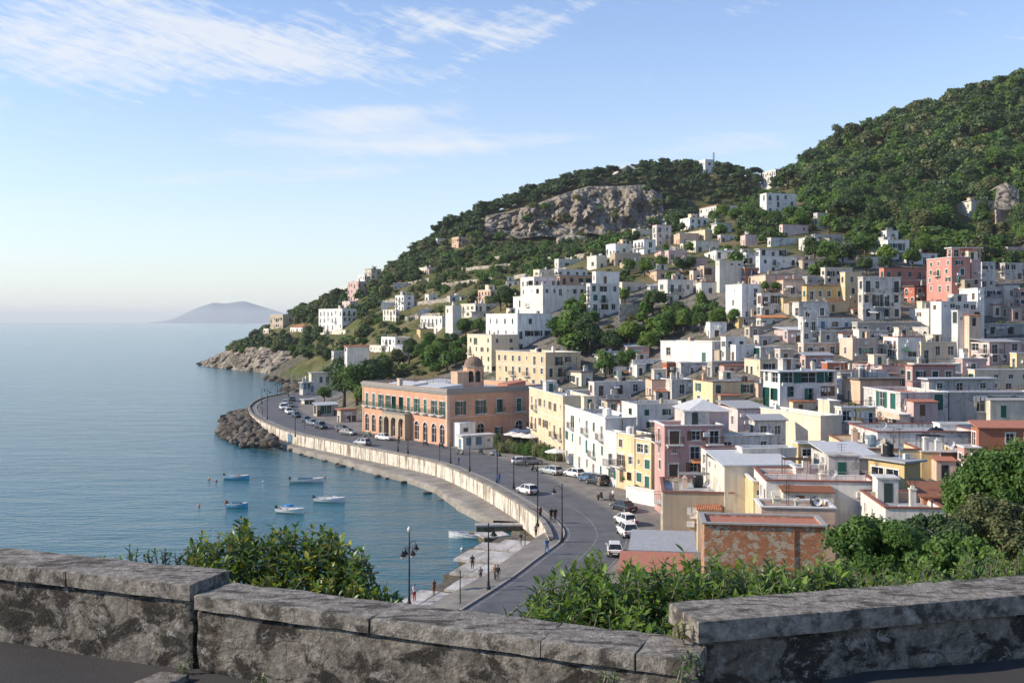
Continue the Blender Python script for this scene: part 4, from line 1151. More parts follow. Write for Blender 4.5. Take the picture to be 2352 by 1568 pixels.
# --- domed chapel
def chapel():
    u, v = V('B', 420, 1600); c = at(u, v, 221); c.z = 12.0
    root = tag(link('chapel', None, None, c, R(30)), 'small salmon octagonal chapel with a grey stone dome behind the palazzo roof', 'chapel')
    top = at(u, V('B', 0, 1445)[1], 221).z - c.z; Rr = 100 * .2566 / F * 221 * .92
    m = MB(); n8 = 8
    def ring(r): return [(r * math.cos(2 * math.pi * (k + .5) / n8), r * math.sin(2 * math.pi * (k + .5) / n8)) for k in range(n8)]
    P = ring(Rr)
    for k in range(n8):
        p, q = Vector(P[k]), Vector(P[(k + 1) % n8]); d = (q - p); Wd = d.length; d.normalize(); nrm = Vector((d.y, -d.x))
        facade(m, Wd, 0, top, [(Wd / 2, top - 3.3, 1.3, 2.5, 'arch')] , lambda s, dd, z, p=p, d=d, nrm=nrm: (p.x + d.x * s - nrm.x * dd, p.y + d.y * s - nrm.y * dd, z), .3)
    m.obj('drum', MATS['plaster_S'], root)
    m = MB(); m.lathe([(Rr * .8, 0), (Rr * .8, top)], 8); m.obj('pane', MATS['glass_dark'], root)
    m = MB(); m.lathe([(Rr * .95, top - .02), (Rr + .25, top), (Rr + .25, top + .2), (Rr * .93, top + .22)], 8); m.obj('cornice', MATS['trim_grey'], root, rz=R(22.5))
    m = MB(); prof = [(Rr * .93 * math.cos(t), top + .2 + Rr * .95 * math.sin(t)) for t in np.linspace(0, 1.5, 9)] + [(.12, top + Rr * .95 + .25), (.18, top + Rr * .95 + .5), (.02, top + Rr * .95 + .7)]
    m.lathe(prof, 16); m.obj('dome', MATS['roof_dome'], root)
    m = MB(); m.box(-4.6, -Rr * .8, -1.2, 2.0, 0, top - 1.2); m.box(-4.7, -Rr * .8, -1.3, 2.1, top - 1.2, top - 1.0); m.obj('side_aisle', MATS['plaster_E'], root)
m_plain('roof_dome', (.25, .18, .13), .9, var=.45, scale=2.5)
chapel()

HOUSES = [
 # headland
 ('A', 655, 770, 855, 465, 595, 'T', DK, 'tan blocky house with a bush on its flat roof, nearest the headland tip', dict(st=2, clut=0)),
 ('A', 596, 640, 655, 592, 640, 'O', NO, 'tiny white hut among bushes at the headland tip', dict(st=1, clut=0)),
 ('A', 835, 945, 1030, 578, 630, 'W', NO, 'small white house with orange tiled roof on the headland slope', dict(roof='hip')),
 ('A', 1090, 1300, 1430, 412, 605, 'W', NO, 'large white villa with rows of dark arches above the rock face', dict(st=3, wl=6, wr=3, arch=.6, clut=.6, big=1.25)),
 ('A', 1060, 1330, 1340, 605, 642, 'O', NO, 'pale terrace wall under the arcaded white villa', dict(st=1, wl=5, wr=0, arch=.7, clut=0)),
 ('A', 1300, 1370, 1440, 347, 412, 'K', NO, 'pink block standing behind the roof of the arcaded villa', dict(st=1, clut=.4, Y=505)),
 ('A', 1350, 1445, 1530, 168, 342, 'K', NO, 'tall pink and white stepped villa high on the headland skyline', dict(st=3, arch=.4, wl=4, wr=3, big=1.2)),
 ('A', 1292, 1345, 1352, 222, 290, 'O', NO, 'pale low wing left of the pink stepped villa', dict(st=1, clut=0)),
 ('A', 1505, 1560, 1650, 58, 152, 'O', NO, 'pale house with a flat dark slab roof near the headland skyline', dict(st=2, roof='slab')),
 ('A', 1440, 1500, 1510, 105, 155, 'W', NO, 'white terrace block left of the dark slab roof house', dict(st=1, clut=0)),
 ('A', 1990, 2060, 2125, 40, 112, 'O', NO, 'cream small house on the upper terraces right of the headland', dict(st=1)),
 ('A', 1775, 1850, 1945, 292, 432, 'W', NO, 'white villa with arcaded loggias stepping down the green slope', dict(st=3, arch=.4, big=1.2)),
 ('A', 1665, 1780, 1800, 422, 535, 'O', NO, 'lower cream wing with a wide loggia below the stepping white villa', dict(st=2, big=1.5)),
 ('A', 2040, 2075, 2160, 285, 362, 'W', NO, 'white cottage half hidden by trees above the long white house', dict(st=1)),
 ('A', 2000, 2195, 2400, 478, 642, 'W', DK, 'long two storey white house with a row of dark windows', dict(st=2, wl=6, wr=3, big=1.15)),
 ('A', 2225, 2290, 2370, 388, 472, 'W', NO, 'white upper block rising behind the long two storey white house', dict(st=1, Y=320)),
 ('A', 1650, 1775, 1930, 668, 802, 'W', DK, 'white flat roofed modern house above the orange tiled roof', dict(st=2, wl=4, wr=3)),
 ('A', 1545, 1650, 1655, 745, 802, 'O', NO, 'low pale terrace left of the modern white house', dict(st=1, clut=0)),
 ('A', 1205, 1225, 1550, 795, 975, 'N', BR, 'big plain whitewashed house above the seafront kiosks', dict(st=2, wr=3, clut=.7)),
 ('A', 1325, 1345, 1540, 752, 800, 'W', NO, 'orange tile roofed building behind the whitewashed house', dict(st=1, roof='gable', wr=0, Y=345)),
 ('A', 1770, 1790, 1960, 800, 880, 'O', BR, 'crumbling pale garden house among the trees above the palazzo', dict(st=1, clut=.5)),
 ('B', 85, 95, 215, 298, 360, 'W', NO, 'white low cottage left of the peach cottage below the cliff', dict(st=1, clut=0)),
 ('B', 225, 285, 375, 283, 388, 'E', NO, 'peach cottage standing alone under the left end of the cliff', dict(st=2, clut=0)),
 ('B', 0, 20, 70, 575, 620, 'K', NO, 'tiny pinkish hut on the left terraces of the slope', dict(st=1, clut=0)),
 # middle hillside
 ('B', 460, 570, 690, 757, 880, 'E', NO, 'white and peach house with a loggia above the cream house', dict(st=2, arch=.2, big=1.2)),
 ('B', 305, 435, 672, 882, 1005, 'O', DK, 'cream and white house between the small trees and the large white block', dict(st=2)),
 ('B', 515, 812, 1125, 972, 1312, 'W', DK, 'large white three storey block above the tall cream building', dict(st=3, wl=4, wr=4, clut=1.2, b=20)),
 ('B', 338, 580, 815, 1162, 1505, 'C', DK, 'tall cream four storey building left of the long cream one', dict(st=4, wl=4, wr=2, b=15, clut=.6)),
 ('B', 668, 1065, 1380, 1322, 1650, 'C', DK, 'long cream building with a roof terrace behind the palazzo', dict(st=3, wl=7, wr=4, clut=1.2, b=22, th=34)),
 ('F', 245, 430, 535, 392, 525, 'O', DK, 'low cream house with an overhanging dark slab roof', dict(st=1, roof='slab')),
 ('B', 775, 968, 1425, 812, 1000, 'W', DK, 'white house with cream side, lowest of the stacked white houses', dict(st=2, wl=2, wr=6)),
 ('B', 840, 1040, 1425, 718, 812, 'W', DK, 'long white middle house of the stacked white houses', dict(st=1, wl=3, wr=6, Y=296)),
 ('B', 840, 960, 1165, 642, 740, 'W', DK, 'white upper left house of the stacked white houses', dict(st=1, Y=306)),
 ('B', 1170, 1190, 1490, 627, 712, 'E', DK, 'peach upper house right among the stacked white houses', dict(st=1, wr=4, Y=312, roof='slab', roofm='roof_pale')),
 ('B', 955, 1010, 1140, 577, 640, 'C', NO, 'cream top house of the stacked white houses', dict(st=1, Y=322)),
 ('B', 1145, 1175, 1440, 572, 630, 'W', NO, 'whitewashed rooftop rooms above the peach house', dict(st=1, wr=4, Y=326, clut=1.5)),
 ('B', 1450, 1462, 1725, 702, 1040, 'W', GREEN, 'tall white house with balconies right of the stacked white houses', dict(st=4, wr=3, bal=.5, big=1.3)),
 ('B', 1508, 1515, 1725, 595, 702, 'W', NO, 'plain white upper block on the tall balconied white house', dict(st=1, wr=1, Y=290)),
 ('B', 1735, 1750, 1970, 690, 800, 'C', GREEN, 'low cream house with two green shutters between white houses', dict(st=1, wr=2)),
 ('B', 1725, 1735, 1905, 830, 890, 'N', NO, 'low grey house on top of the old stone wall', dict(st=1, wr=2)),
 ('C', 15, 100, 330, 668, 885, 'W', DK, 'white house with a peach painted upper right corner', dict(st=2, wl=1, wr=3)),
 ('B', 1145, 1180, 1440, 482, 570, 'W', NO, 'row of small whitewashed houses under the rock band', dict(st=1, wr=5, clut=1.4)),
 ('B', 1435, 1520, 1615, 452, 575, 'O', NO, 'cream angular house left of the hillside trees', dict(st=1, wl=1, wr=1)),
 ('B', 1605, 1690, 1850, 345, 462, 'W', NO, 'white villa with small arches on the middle slope', dict(st=1, arch=.3, big=1.3)),
 ('B', 1850, 1945, 2050, 308, 445, 'W', NO, 'white house with dark openings joined to the arched villa', dict(st=2, big=1.3)),
 ('B', 1840, 1870, 2020, 212, 300, 'C', NO, 'cream house on the terrace above the arched white villa', dict(st=1, arch=.3)),
 ('B', 2020, 2060, 2190, 175, 368, 'N', NO, 'tall greyish white house with reddish roof edge on the middle slope', dict(st=3, cor='trim_red')),
 ('C', 210, 300, 470, 112, 222, 'W', NO, 'white house with a loggia left of the bright green trees', dict(st=2, big=1.2)),
 ('C', 220, 435, 500, 222, 315, 'C', NO, 'cream house under the white loggia house', dict(st=1, wl=3, wr=0)),
 ('C', 270, 380, 470, 70, 112, 'W', NO, 'narrow white terrace house under the red roofed one', dict(st=1, clut=.3)),
 ('V', 1607, 1650, 1692, 470, 500, 'W', NO, 'white house with a thin red roof on the upper slope', dict(st=2, roof='slab', roofm='roof_terra', clut=0)),
 ('K', 1340, 1365, 1480, 457, 535, 'W', NO, 'large white villa with arcades among trees on the upper slope', dict(st=3, wr=4, arch=.25, big=1.3, clut=.5)),
 ('K', 1312, 1345, 1420, 425, 440, 'W', NO, 'white terrace wall below the terraced house by the saddle', dict(st=1, wr=3, wl=2, clut=0)),
 ('K', 1350, 1400, 1490, 365, 428, 'W', NO, 'white terraced house near the saddle between the two hills', dict(st=3, big=1.3, arch=.2)),
 ('K', 1075, 1130, 1166, 328, 384, 'W', NO, 'white hilltop house beside a tall mast on the ridge', dict(st=2, big=1.3, clut=.4)),
 ('K', 775, 815, 892, 362, 394, 'W', NO, 'white low villa with shallow roof on the ridge above the cliff', dict(st=1, roof='hip', roofm='roof_pale', big=1.3)),
 ('K', 2075, 2150, 2238, 486, 555, 'O', NO, 'cream villa with many windows alone on the right mountain', dict(st=2, wl=3, wr=3, roof='slab', roofm='roof_pale')),
 ('K', 2240, 2262, 2302, 520, 584, 'K', NO, 'pale old house half hidden right of the cream mountain villa', dict(st=2)),
 ('K', 1545, 1560, 1610, 533, 592, 'N', NO, 'plain greyish block among trees above the pink house', dict(st=1, wr=1, big=1.6)),
 ('C', 1115, 1130, 1360, 172, 292, 'K', NO, 'pink two storey house on the middle slope', dict(st=2, wr=3, cor='trim_red', clut=.6)),
 ('C', 1015, 1025, 1355, 292, 375, 'N', NO, 'whitewashed basement building under the pink slope house', dict(st=1, wr=2, clut=.3)),
 ('C', 560, 575, 920, 268, 340, 'N', NO, 'long low greyish house beside a chimney on the middle slope', dict(st=1, wr=5, clut=1.3)),
 ('C', 1400, 1420, 1700, 262, 325, 'N', NO, 'low weathered terrace house right of the pink slope house', dict(st=1, wr=3, clut=1.0)),
 ('C', 225, 240, 345, 345, 400, 'O', NO, 'small pale garden house on the terraces', dict(st=1)),
 ('C', 912, 925, 1260, 458, 612, 'W', DK, 'white three storey house with a long top terrace in midslope', dict(st=2, wr=4)),
 ('C', 912, 925, 1168, 395, 470, 'W', DK, 'glazed white top floor of the midslope terrace house', dict(st=1, wr=3, big=1.4, Y=300, roof='slab', roofm='roof_pale')),
 ('C', 1905, 2070, 2265, 312, 488, 'W', GREEN, 'white house with arched green window left of the red block', dict(st=2, wl=3, wr=4, arch=.2)),
 ('C', 2010, 2060, 2165, 228, 315, 'W', NO, 'white rooftop block with a terrace among the trees', dict(st=1, Y=330)),
 ('C', 412, 425, 780, 545, 745, 'E', BR, 'peach house with tall white balcony doors', dict(st=2, wr=4, bal=.6, big=1.35)),
 ('C', 305, 330, 412, 588, 690, 'E', NO, 'small peach shed left of the balconied peach house', dict(st=1, wr=1)),
 ('C', 780, 790, 905, 560, 710, 'U', 'shutter_blue', 'narrow rust coloured house with a pale blue window', dict(st=2, wr=1, big=1.3)),
 ('C', 555, 565, 780, 498, 550, 'O', NO, 'small top storey behind the roof of the balconied peach house', dict(st=1, wr=3, Y=275)),
 ('C', 905, 912, 1340, 630, 710, 'P', NO, 'long low pink house below the midslope terrace house', dict(st=1, wr=4, clut=1.4)),
 ('C', 1340, 1350, 1490, 640, 710, 'G', NO, 'grey house squeezed right of the low pink house', dict(st=1, wr=2)),
 ('C', 1495, 1510, 1755, 560, 710, 'O', DK, 'white and peach house with paired windows above the yellow house', dict(st=2, wr=3)),
 ('C', 1672, 1690, 1840, 602, 1030, 'Y', DK, 'tall narrow ochre tower house', dict(st=4, wr=1, Y=243)),
 ('C', 1330, 1345, 1670, 722, 965, 'Y', GREEN, 'ochre yellow house with a row of dark green shutters', dict(st=2, wr=4, cor='trim_red')),
 ('C', 1125, 1135, 1365, 832, 965, 'Y', WH, 'small yellow house with white closed shutters', dict(st=1, wr=2, cor='trim_grey')),
 ('C', 620, 765, 932, 708, 1030, 'W', NO, 'tall white house with long rust stains beside the town garden', dict(st=3, wl=1, wr=2)),
 ('C', 932, 940, 1115, 792, 1010, 'N', BR, 'greyish house with loggia right of the tall stained white house', dict(st=2, wr=2, big=1.4)),
 ('C', 1840, 1850, 2190, 645, 1035, 'N', DK, 'shabby grey and pink house front with many balconies', dict(st=3, wr=4, bal=.6, big=1.3)),
 ('C', 925, 935, 1170, 1010, 1100, 'N', NO, 'low whitewashed house with an orange awning roof', dict(st=1, wr=3, roof='mono', roofm='awning_orange')),
 ('D', 850, 865, 1312, 405, 640, 'R', GREEN, 'long brick red house left of the big red block', dict(st=2, wr=4, cor='trim_red', bal=.2)),
 ('D', 1320, 1585, 1782, 290, 660, 'R', GREEN, 'big brick red four storey block standing above the town', dict(st=4, wl=3, wr=1, bal=.3, clut=.3, Y=236)),
 ('D', 1550, 1590, 1895, 195, 330, 'R', DK, 'red set back top floor of the big red block', dict(st=1, wr=4, Y=244, big=1.3, roof='slab', roofm='trim_white', clut=.4)),
 ('D', 1782, 1795, 1892, 320, 700, 'P', DK, 'narrow pinkish strip with white balconies right of the big red block', dict(st=4, wr=1, bal=.9, Y=240, big=1.2)),
 ('D', 1080, 1190, 1470, 600, 800, 'R', BR, 'dark red lower house under the big red block', dict(st=2, wr=3, arch=.2, roof='slab')),
 ('D', 1892, 1905, 2050, 345, 610, 'N', NO, 'pale grey house with dark window right of the red block', dict(st=3, wr=2)),
 ('D', 2110, 2150, 2340, 355, 525, 'N', NO, 'white villa with a deep veranda at the right edge', dict(st=2, wr=3, big=1.5)),
 ('D', 2125, 2180, 2420, 185, 285, 'K', NO, 'pale pink house with windows on the upper right slope', dict(st=1, wr=4)),
 ('D', 1135, 1345, 1640, 840, 1030, 'W', BR, 'bright white house with plain walls below the red houses', dict(st=2, wl=1, wr=2)),
 ('D', 1360, 1475, 1850, 765, 850, 'W', NO, 'white rooftop loggia storey above the bright white house', dict(st=1, wr=5, big=1.5, Y=214)),
 ('D', 1665, 1860, 1912, 622, 780, 'W', BR, 'white square top block above the white loggia', dict(st=1, wl=2, wr=0, Y=219)),
 ('D', 1640, 1650, 1905, 860, 1035, 'W', DK, 'white house wing with a deep balcony right of the bright white house', dict(st=1, wr=3, big=1.6, Y=208)),
 ('D', 1165, 1340, 1880, 1040, 1150, 'N', DK, 'pale lower house with arched niches under the bright white house', dict(st=1, wr=5, arch=.3)),
 ('D', 1880, 1890, 2130, 615, 880, 'N', DK, 'greyish white house with round window right of the white block', dict(st=3, wr=3)),
 ('D', 2130, 2140, 2300, 595, 880, 'O', NO, 'cream blank walled house at the far right', dict(st=2, wr=1)),
 ('D', 2300, 2310, 2450, 620, 900, 'P', DK, 'pinkish house cut by the right edge of the picture', dict(st=3, wr=2)),
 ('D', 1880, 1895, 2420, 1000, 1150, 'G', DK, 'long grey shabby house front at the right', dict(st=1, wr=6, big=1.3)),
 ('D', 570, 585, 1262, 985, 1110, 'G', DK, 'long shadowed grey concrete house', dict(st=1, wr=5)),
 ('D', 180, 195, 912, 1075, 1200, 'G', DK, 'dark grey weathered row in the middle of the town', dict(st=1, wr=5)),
 ('D', 150, 162, 545, 928, 1065, 'W', 'shutter_blue', 'small white house with high parapet above the grey row', dict(st=1, wr=3, cor='trim_red', clut=.5)),
 ('D', 0, 10, 160, 930, 1200, 'N', NO, 'peeling whitewashed house left of the dark grey row', dict(st=2, wr=2)),
 ('D', 1085, 1260, 2145, 1195, 1385, 'C', GREEN, 'long cream and pink house with four dark green doors', dict(st=1, wl=1, wr=7, big=1.35, b=9)),
 ('D', 890, 900, 1085, 1225, 1350, 'O', NO, 'pale low annex with a green shrub left of the long cream house', dict(st=1, wr=3)),
 ('D', 0, 12, 490, 1205, 1360, 'E', NO, 'peach loggia house with white arched niches', dict(st=1, wr=4, arch=.5, big=1.2)),
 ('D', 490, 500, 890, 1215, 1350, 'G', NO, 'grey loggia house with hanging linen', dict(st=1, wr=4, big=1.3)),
 ('G', 770, 1080, 1345, 335, 525, 'K', DK, 'pale pink house with a dark red roof edge', dict(st=2, wl=4, wr=2, cor='trim_red', b=11)),
 ('G', 1345, 1352, 1738, 340, 470, 'P', DK, 'dull red extension right of the pale pink house', dict(st=1, wr=3, cor='trim_red', Y=164)),
 ('G', 1895, 1910, 2420, 375, 560, 'C', GREEN, 'pale yellow house with tall shutters at the right edge', dict(st=2, wr=4)),
 ('G', 2270, 2285, 2420, 225, 370, 'Y', NO, 'light yellow house corner at the right edge above the pale yellow house', dict(st=1, wr=1)),
 ('G', 2180, 2190, 2420, 95, 230, 'P', DK, 'dusty pink house wall at the right edge', dict(st=1, wr=3)),
 ('F', 1178, 1600, 1740, 122, 305, 'W', GREEN, 'white house with three tall green shutters and a flat roof', dict(st=1, wl=3, wr=0, big=1.3, th=42, b=15, clut=.8)),
 ('F', 1710, 1722, 1905, 80, 290, 'W', DK, 'white house with a rooftop ledge right of the three green shutters', dict(st=2, wr=2)),
 ('F', 1800, 1812, 2025, 152, 300, 'W', NO, 'blank sunlit white wall house with a stovepipe', dict(st=1, wr=1, clut=.8)),
 ('F', 2025, 2035, 2200, 168, 300, 'N', GREEN, 'greyish house with one dark green double door', dict(st=1, wr=1, big=1.6)),
 ('F', 2010, 2020, 2235, 70, 170, 'N', NO, 'pale shed roofed house above the sunlit white wall', dict(st=1, wr=2)),
 ('F', 2200, 2210, 2330, 190, 300, 'T', NO, 'tan low wall house beside the peach loggia house', dict(st=1, wr=1)),
 ('F', 1180, 1195, 1312, 308, 445, 'U', BR, 'small orange red house in a courtyard', dict(st=1, wr=1, clut=.4)),
 ('F', 1312, 1320, 1590, 312, 445, 'N', WH, 'pale bluish house with a yellow striped doorway curtain', dict(st=1, wr=4)),
 ('F', 740, 752, 880, 350, 450, 'W', GREEN, 'low white house with a white balustrade terrace', dict(st=1, wr=1)),
 ('F', 880, 892, 1180, 285, 430, 'W', GREEN, 'white house with a dark green door below the garden trees', dict(st=1, wr=3, big=1.3)),
 ('F', 495, 545, 1000, 485, 720, 'W', BR, 'white two storey house with brown shutters below the garden', dict(st=2, wr=3, big=1.25)),
 ('F', 1120, 1240, 1430, 462, 640, 'N', DK, 'grey and white house with one dark balcony door', dict(st=1, wl=1, wr=1, big=1.4)),
 ('F', 1430, 1605, 1982, 482, 735, 'Y', GREEN, 'yellow two storey house with loggia and rusty roof edge', dict(st=2, wl=2, wr=3, cor='trim_red', big=1.3)),
 ('F', 1415, 1425, 1725, 690, 800, 'Y', NO, 'low yellow house in front of the yellow loggia house', dict(st=1, wr=3)),
 ('F', 2060, 2205, 2720, 395, 780, 'W', GREEN, 'large white house with a long ribbon window and terrace', dict(st=3, wl=2, wr=3, big=1.5, roof='slab', roofm='roof_pale')),
 ('F', 1590, 1600, 2000, 300, 440, 'G', DK, 'grey cluttered house behind the yellow loggia house', dict(st=1, wr=4, clut=1.6)),
 ('F', 2000, 2010, 2420, 290, 400, 'N', NO, 'whitewashed low house with tanks behind the large white house', dict(st=1, wr=4, clut=2)),
 ('G', 580, 590, 770, 310, 430, 'U', NO, 'brown plaster house left of the pale pink house', dict(st=1, wr=1)),
 ('F', 790, 930, 1415, 685, 925, 'W', GREEN, 'white house with green side door and low roof huts', dict(st=2, wl=1, wr=3, clut=1.3)),
 ('F', 340, 350, 560, 560, 760, 'N', GREEN, 'greyish back house above the white street house roof', dict(st=2, wr=2)),
 # seafront street
 ('E', 1640, 1955, 2190, 315, 905, 'C', BR, 'cream street house with brown shutters right of the palazzo', dict(st=3, wl=7, wr=1, b=25, Y=178, th=13, bal=.4, under=3)),
 ('F', 265, 645, 925, 808, 1392, 'W', GREEN, 'tall white street house with green shutters and sunlit front', dict(st=3, wl=6, wr=0, Y=153.5, b=26, th=11.3, under=3)),
 ('F', 645, 745, 760, 935, 1395, 'W', GREEN, 'narrow white house joined to the tall white street house', dict(st=3, wl=1, wr=0, Y=150, th=28, under=3)),
 ('F', 742, 905, 1085, 960, 1410, 'Y', BR, 'yellow street house with balconies beside the narrow white house', dict(st=3, wl=2, wr=2, Y=146, th=28, under=3, bal=.5)),
 ('F', 915, 1055, 1095, 1010, 1440, 'Y', GREEN, 'small yellow street house with big green shutters', dict(st=3, wl=2, wr=0, Y=142, th=28, under=3, big=1.2)),
 ('F', 1085, 1175, 1700, 875, 1330, 'P', BR, 'dusty pink house with a brown blind and a hipped grey roof', dict(st=3, wl=1, wr=3, big=1.2, Y=127, clut=.3, cor='trim_white', th=4)),
 ('F', 1265, 1390, 1750, 745, 868, 'K', NO, 'pink roof storey with a pale hipped roof on the dusty pink house', dict(st=1, wl=0, wr=0, roof='hip', roofm='roof_pale', Y=131, th=4)),
 ('F', 1535, 1548, 1870, 1085, 1345, 'O', NO, 'white and ochre house with a salmon panel', dict(st=2, wr=3, cor='trim_red', Y=118)),
 ('F', 1640, 1650, 2150, 965, 1100, 'N', NO, 'flat roofed house with black flues behind the salmon panel house', dict(st=1, wr=3, Y=128, clut=2)),
 ('F', 1860, 1870, 2350, 1080, 1200, 'O', NO, 'pale house with a sagging metal roof', dict(st=1, wr=3, Y=115, clut=1.5)),
 ('F', 1970, 1980, 2260, 830, 1000, 'N', NO, 'metal roofed shed with a red flue cone', dict(st=1, wr=2, Y=136, roof='mono', roofm='roof_grey')),
 ('H', 1135, 1160, 1790, 362, 725, 'T', NO, 'tan blank walled house with a pale roof edge beside the parking', dict(st=2, wl=2, wr=0, Y=110, th=-7, clut=2.0, cor='trim_red', b=10)),
 ('H', 1800, 1970, 2105, 270, 470, 'Y', NO, 'pale yellow wing left of the long white wall', dict(st=1, wl=0, wr=1, Y=104, th=-4, b=8)),
 ('I', 30, 45, 1035, 262, 530, 'W', NO, 'long white walled house with graffiti and a salmon roof', dict(st=1, wr=0, Y=99, th=-6, b=9, roofm='roof_terra', clut=2.4, cor='trim_red')),
 ('I', -20, 0, 660, 500, 640, 'E', NO, 'salmon panelled roof terrace behind the brick building', dict(st=1, wr=0, Y=91, th=-6, b=4, clut=1.6, par=.8)),
 ('H', 1450, 1530, 2615, 645, 1060, 'B', NO, 'crumbling red brick house with a terracotta roof in front', dict(st=1, wl=0, wr=0, Y=84, th=-7, b=4.2, roofm='roof_terra', cor='trim_grey', clut=0, par=.12, over=.22, opsF=[], opsL=[])),
 ('I', 1115, 1280, 1425, 105, 385, 'Y', NO, 'small yellow roof hut with two glass doors', dict(st=1, wl=2, wr=0, Y=103, th=30, b=4.6, roof='slab', roofm='roof_grey', opsL=[(1.2, .1, 1.5, 2.3, 'tall'), (3.1, .1, 1.5, 2.3, 'tall')], under=4)),
 ('I', 1100, 1110, 1650, 505, 760, 'O', NO, 'low house with a bare pale roof terrace by the right bushes', dict(st=1, wr=1, Y=88, th=-6, b=9, clut=1.2, cor='trim_red')),
 ('G', 1420, 1432, 1810, 1105, 1355, 'Y', BR, 'yellow house with a large salmon blind panel', dict(st=1, wr=0, Y=116, th=-5, opsF=[(4.0, .8, 3.6, 2.6, 'win')], cor='trim_white', states=('closed',), b=12)),
 ('G', 840, 850, 1425, 1080, 1200, 'Y', NO, 'low ochre house with a red edged white roof', dict(st=1, wr=1, Y=117, th=-5, b=14, cor='trim_red')),
 ('G', 200, 530, 720, 790, 1000, 'C', NO, 'cream house with a sagging white roof and a terrace', dict(st=1, wl=0, wr=0, th=20, b=14, Y=134)),
 ('G', 705, 718, 1022, 715, 1010, 'Y', WH, 'yellow house with white blinds and a long balcony', dict(st=2, wr=3, Y=138, big=1.5, bal=.8)),
 ('G', 470, 610, 640, 655, 760, 'C', NO, 'small cream roof block with a flat top', dict(st=1, wl=0, wr=0, Y=146, b=4)),
 ('G', 320, 330, 610, 1035, 1150, 'Y', NO, 'ochre walled low house left of the red panel', dict(st=1, wr=2, Y=121)),
 ('G', 1000, 1245, 1670, 580, 790, 'N', GREEN, 'white and grey house with broad glass doors and green shutters', dict(st=1, wl=3, wr=3, big=1.6, Y=143, b=12, clut=.5)),
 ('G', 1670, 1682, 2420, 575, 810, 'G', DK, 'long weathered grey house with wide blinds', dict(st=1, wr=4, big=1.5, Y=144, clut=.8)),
 ('G', 1430, 1500, 2090, 460, 575, 'N', NO, 'low grey rooftop storey with a white canopy edge', dict(st=1, wr=3, Y=152, roof='slab', roofm='roof_pale')),
 ('G', 1020, 1235, 1330, 775, 915, 'E', DK, 'peach lower floor under the glass doored house', dict(st=1, wl=2, wr=0, Y=139, b=11)),
 ('G', 1590, 1600, 1940, 860, 1000, 'W', NO, 'white roof wall house with terracotta strip', dict(st=1, wr=2, Y=128)),
 ('G', 1030, 1040, 1960, 930, 1060, 'N', NO, 'wide flat pale roof carrying a black round tank', dict(st=1, wr=0, Y=122, b=10, clut=.5, cor='trim_red')),
 ('G', 1930, 1945, 2480, 895, 1080, 'U', NO, 'red house with a rust red roof at the right edge', dict(st=1, wr=3, Y=117, roof='mono', roofm='roof_terra')),
 ('G', 1810, 1815, 1960, 1070, 1330, 'P', DK, 'shadowed mauve house wall behind the right tree', dict(st=2, wr=1, Y=113)),
 ('I', 300, 310, 640, 150, 260, 'W', NO, 'pale roof storey behind the long white wall', dict(st=1, wr=1, Y=106, clut=1)),
 ('I', 640, 650, 1060, 60, 200, 'N', NO, 'sloping sheet metal roofed house with flues', dict(st=1, wr=0, Y=110, roof='mono', roofm='roof_pale', b=9)),
 ('I', -340, -330, 290, 130, 260, 'O', NO, 'low house under a wide pale metal roof left of the white wall', dict(st=1, wr=0, Y=109, roof='mono', roofm='roof_pale', b=8)),
 ('I', 1440, 1450, 1800, 415, 520, 'U', NO, 'rusty corrugated shed roof by the right tree', dict(st=1, wr=0, Y=92, roof='mono', roofm='rust', b=5)),
 ('H', 845, 880, 1435, 885, 960, 'E', NO, 'low shed with a grey sheet roof beside the white car', dict(st=1, wl=0, wr=0, Y=96, roof='mono', roofm='roof_grey', th=-9, b=8, under=5, rise_=.2)),
 ('H', 590, 780, 1420, 1085, 1150, 'E', NO, 'low building with a patched terracotta roof above the bushes', dict(st=1, wl=0, wr=0, Y=88, roof='mono', roofm='roof_terra', th=-9, b=6, under=5, rise_=.4)),
]
for spec in HOUSES:
    house(*spec[:9], **spec[9])

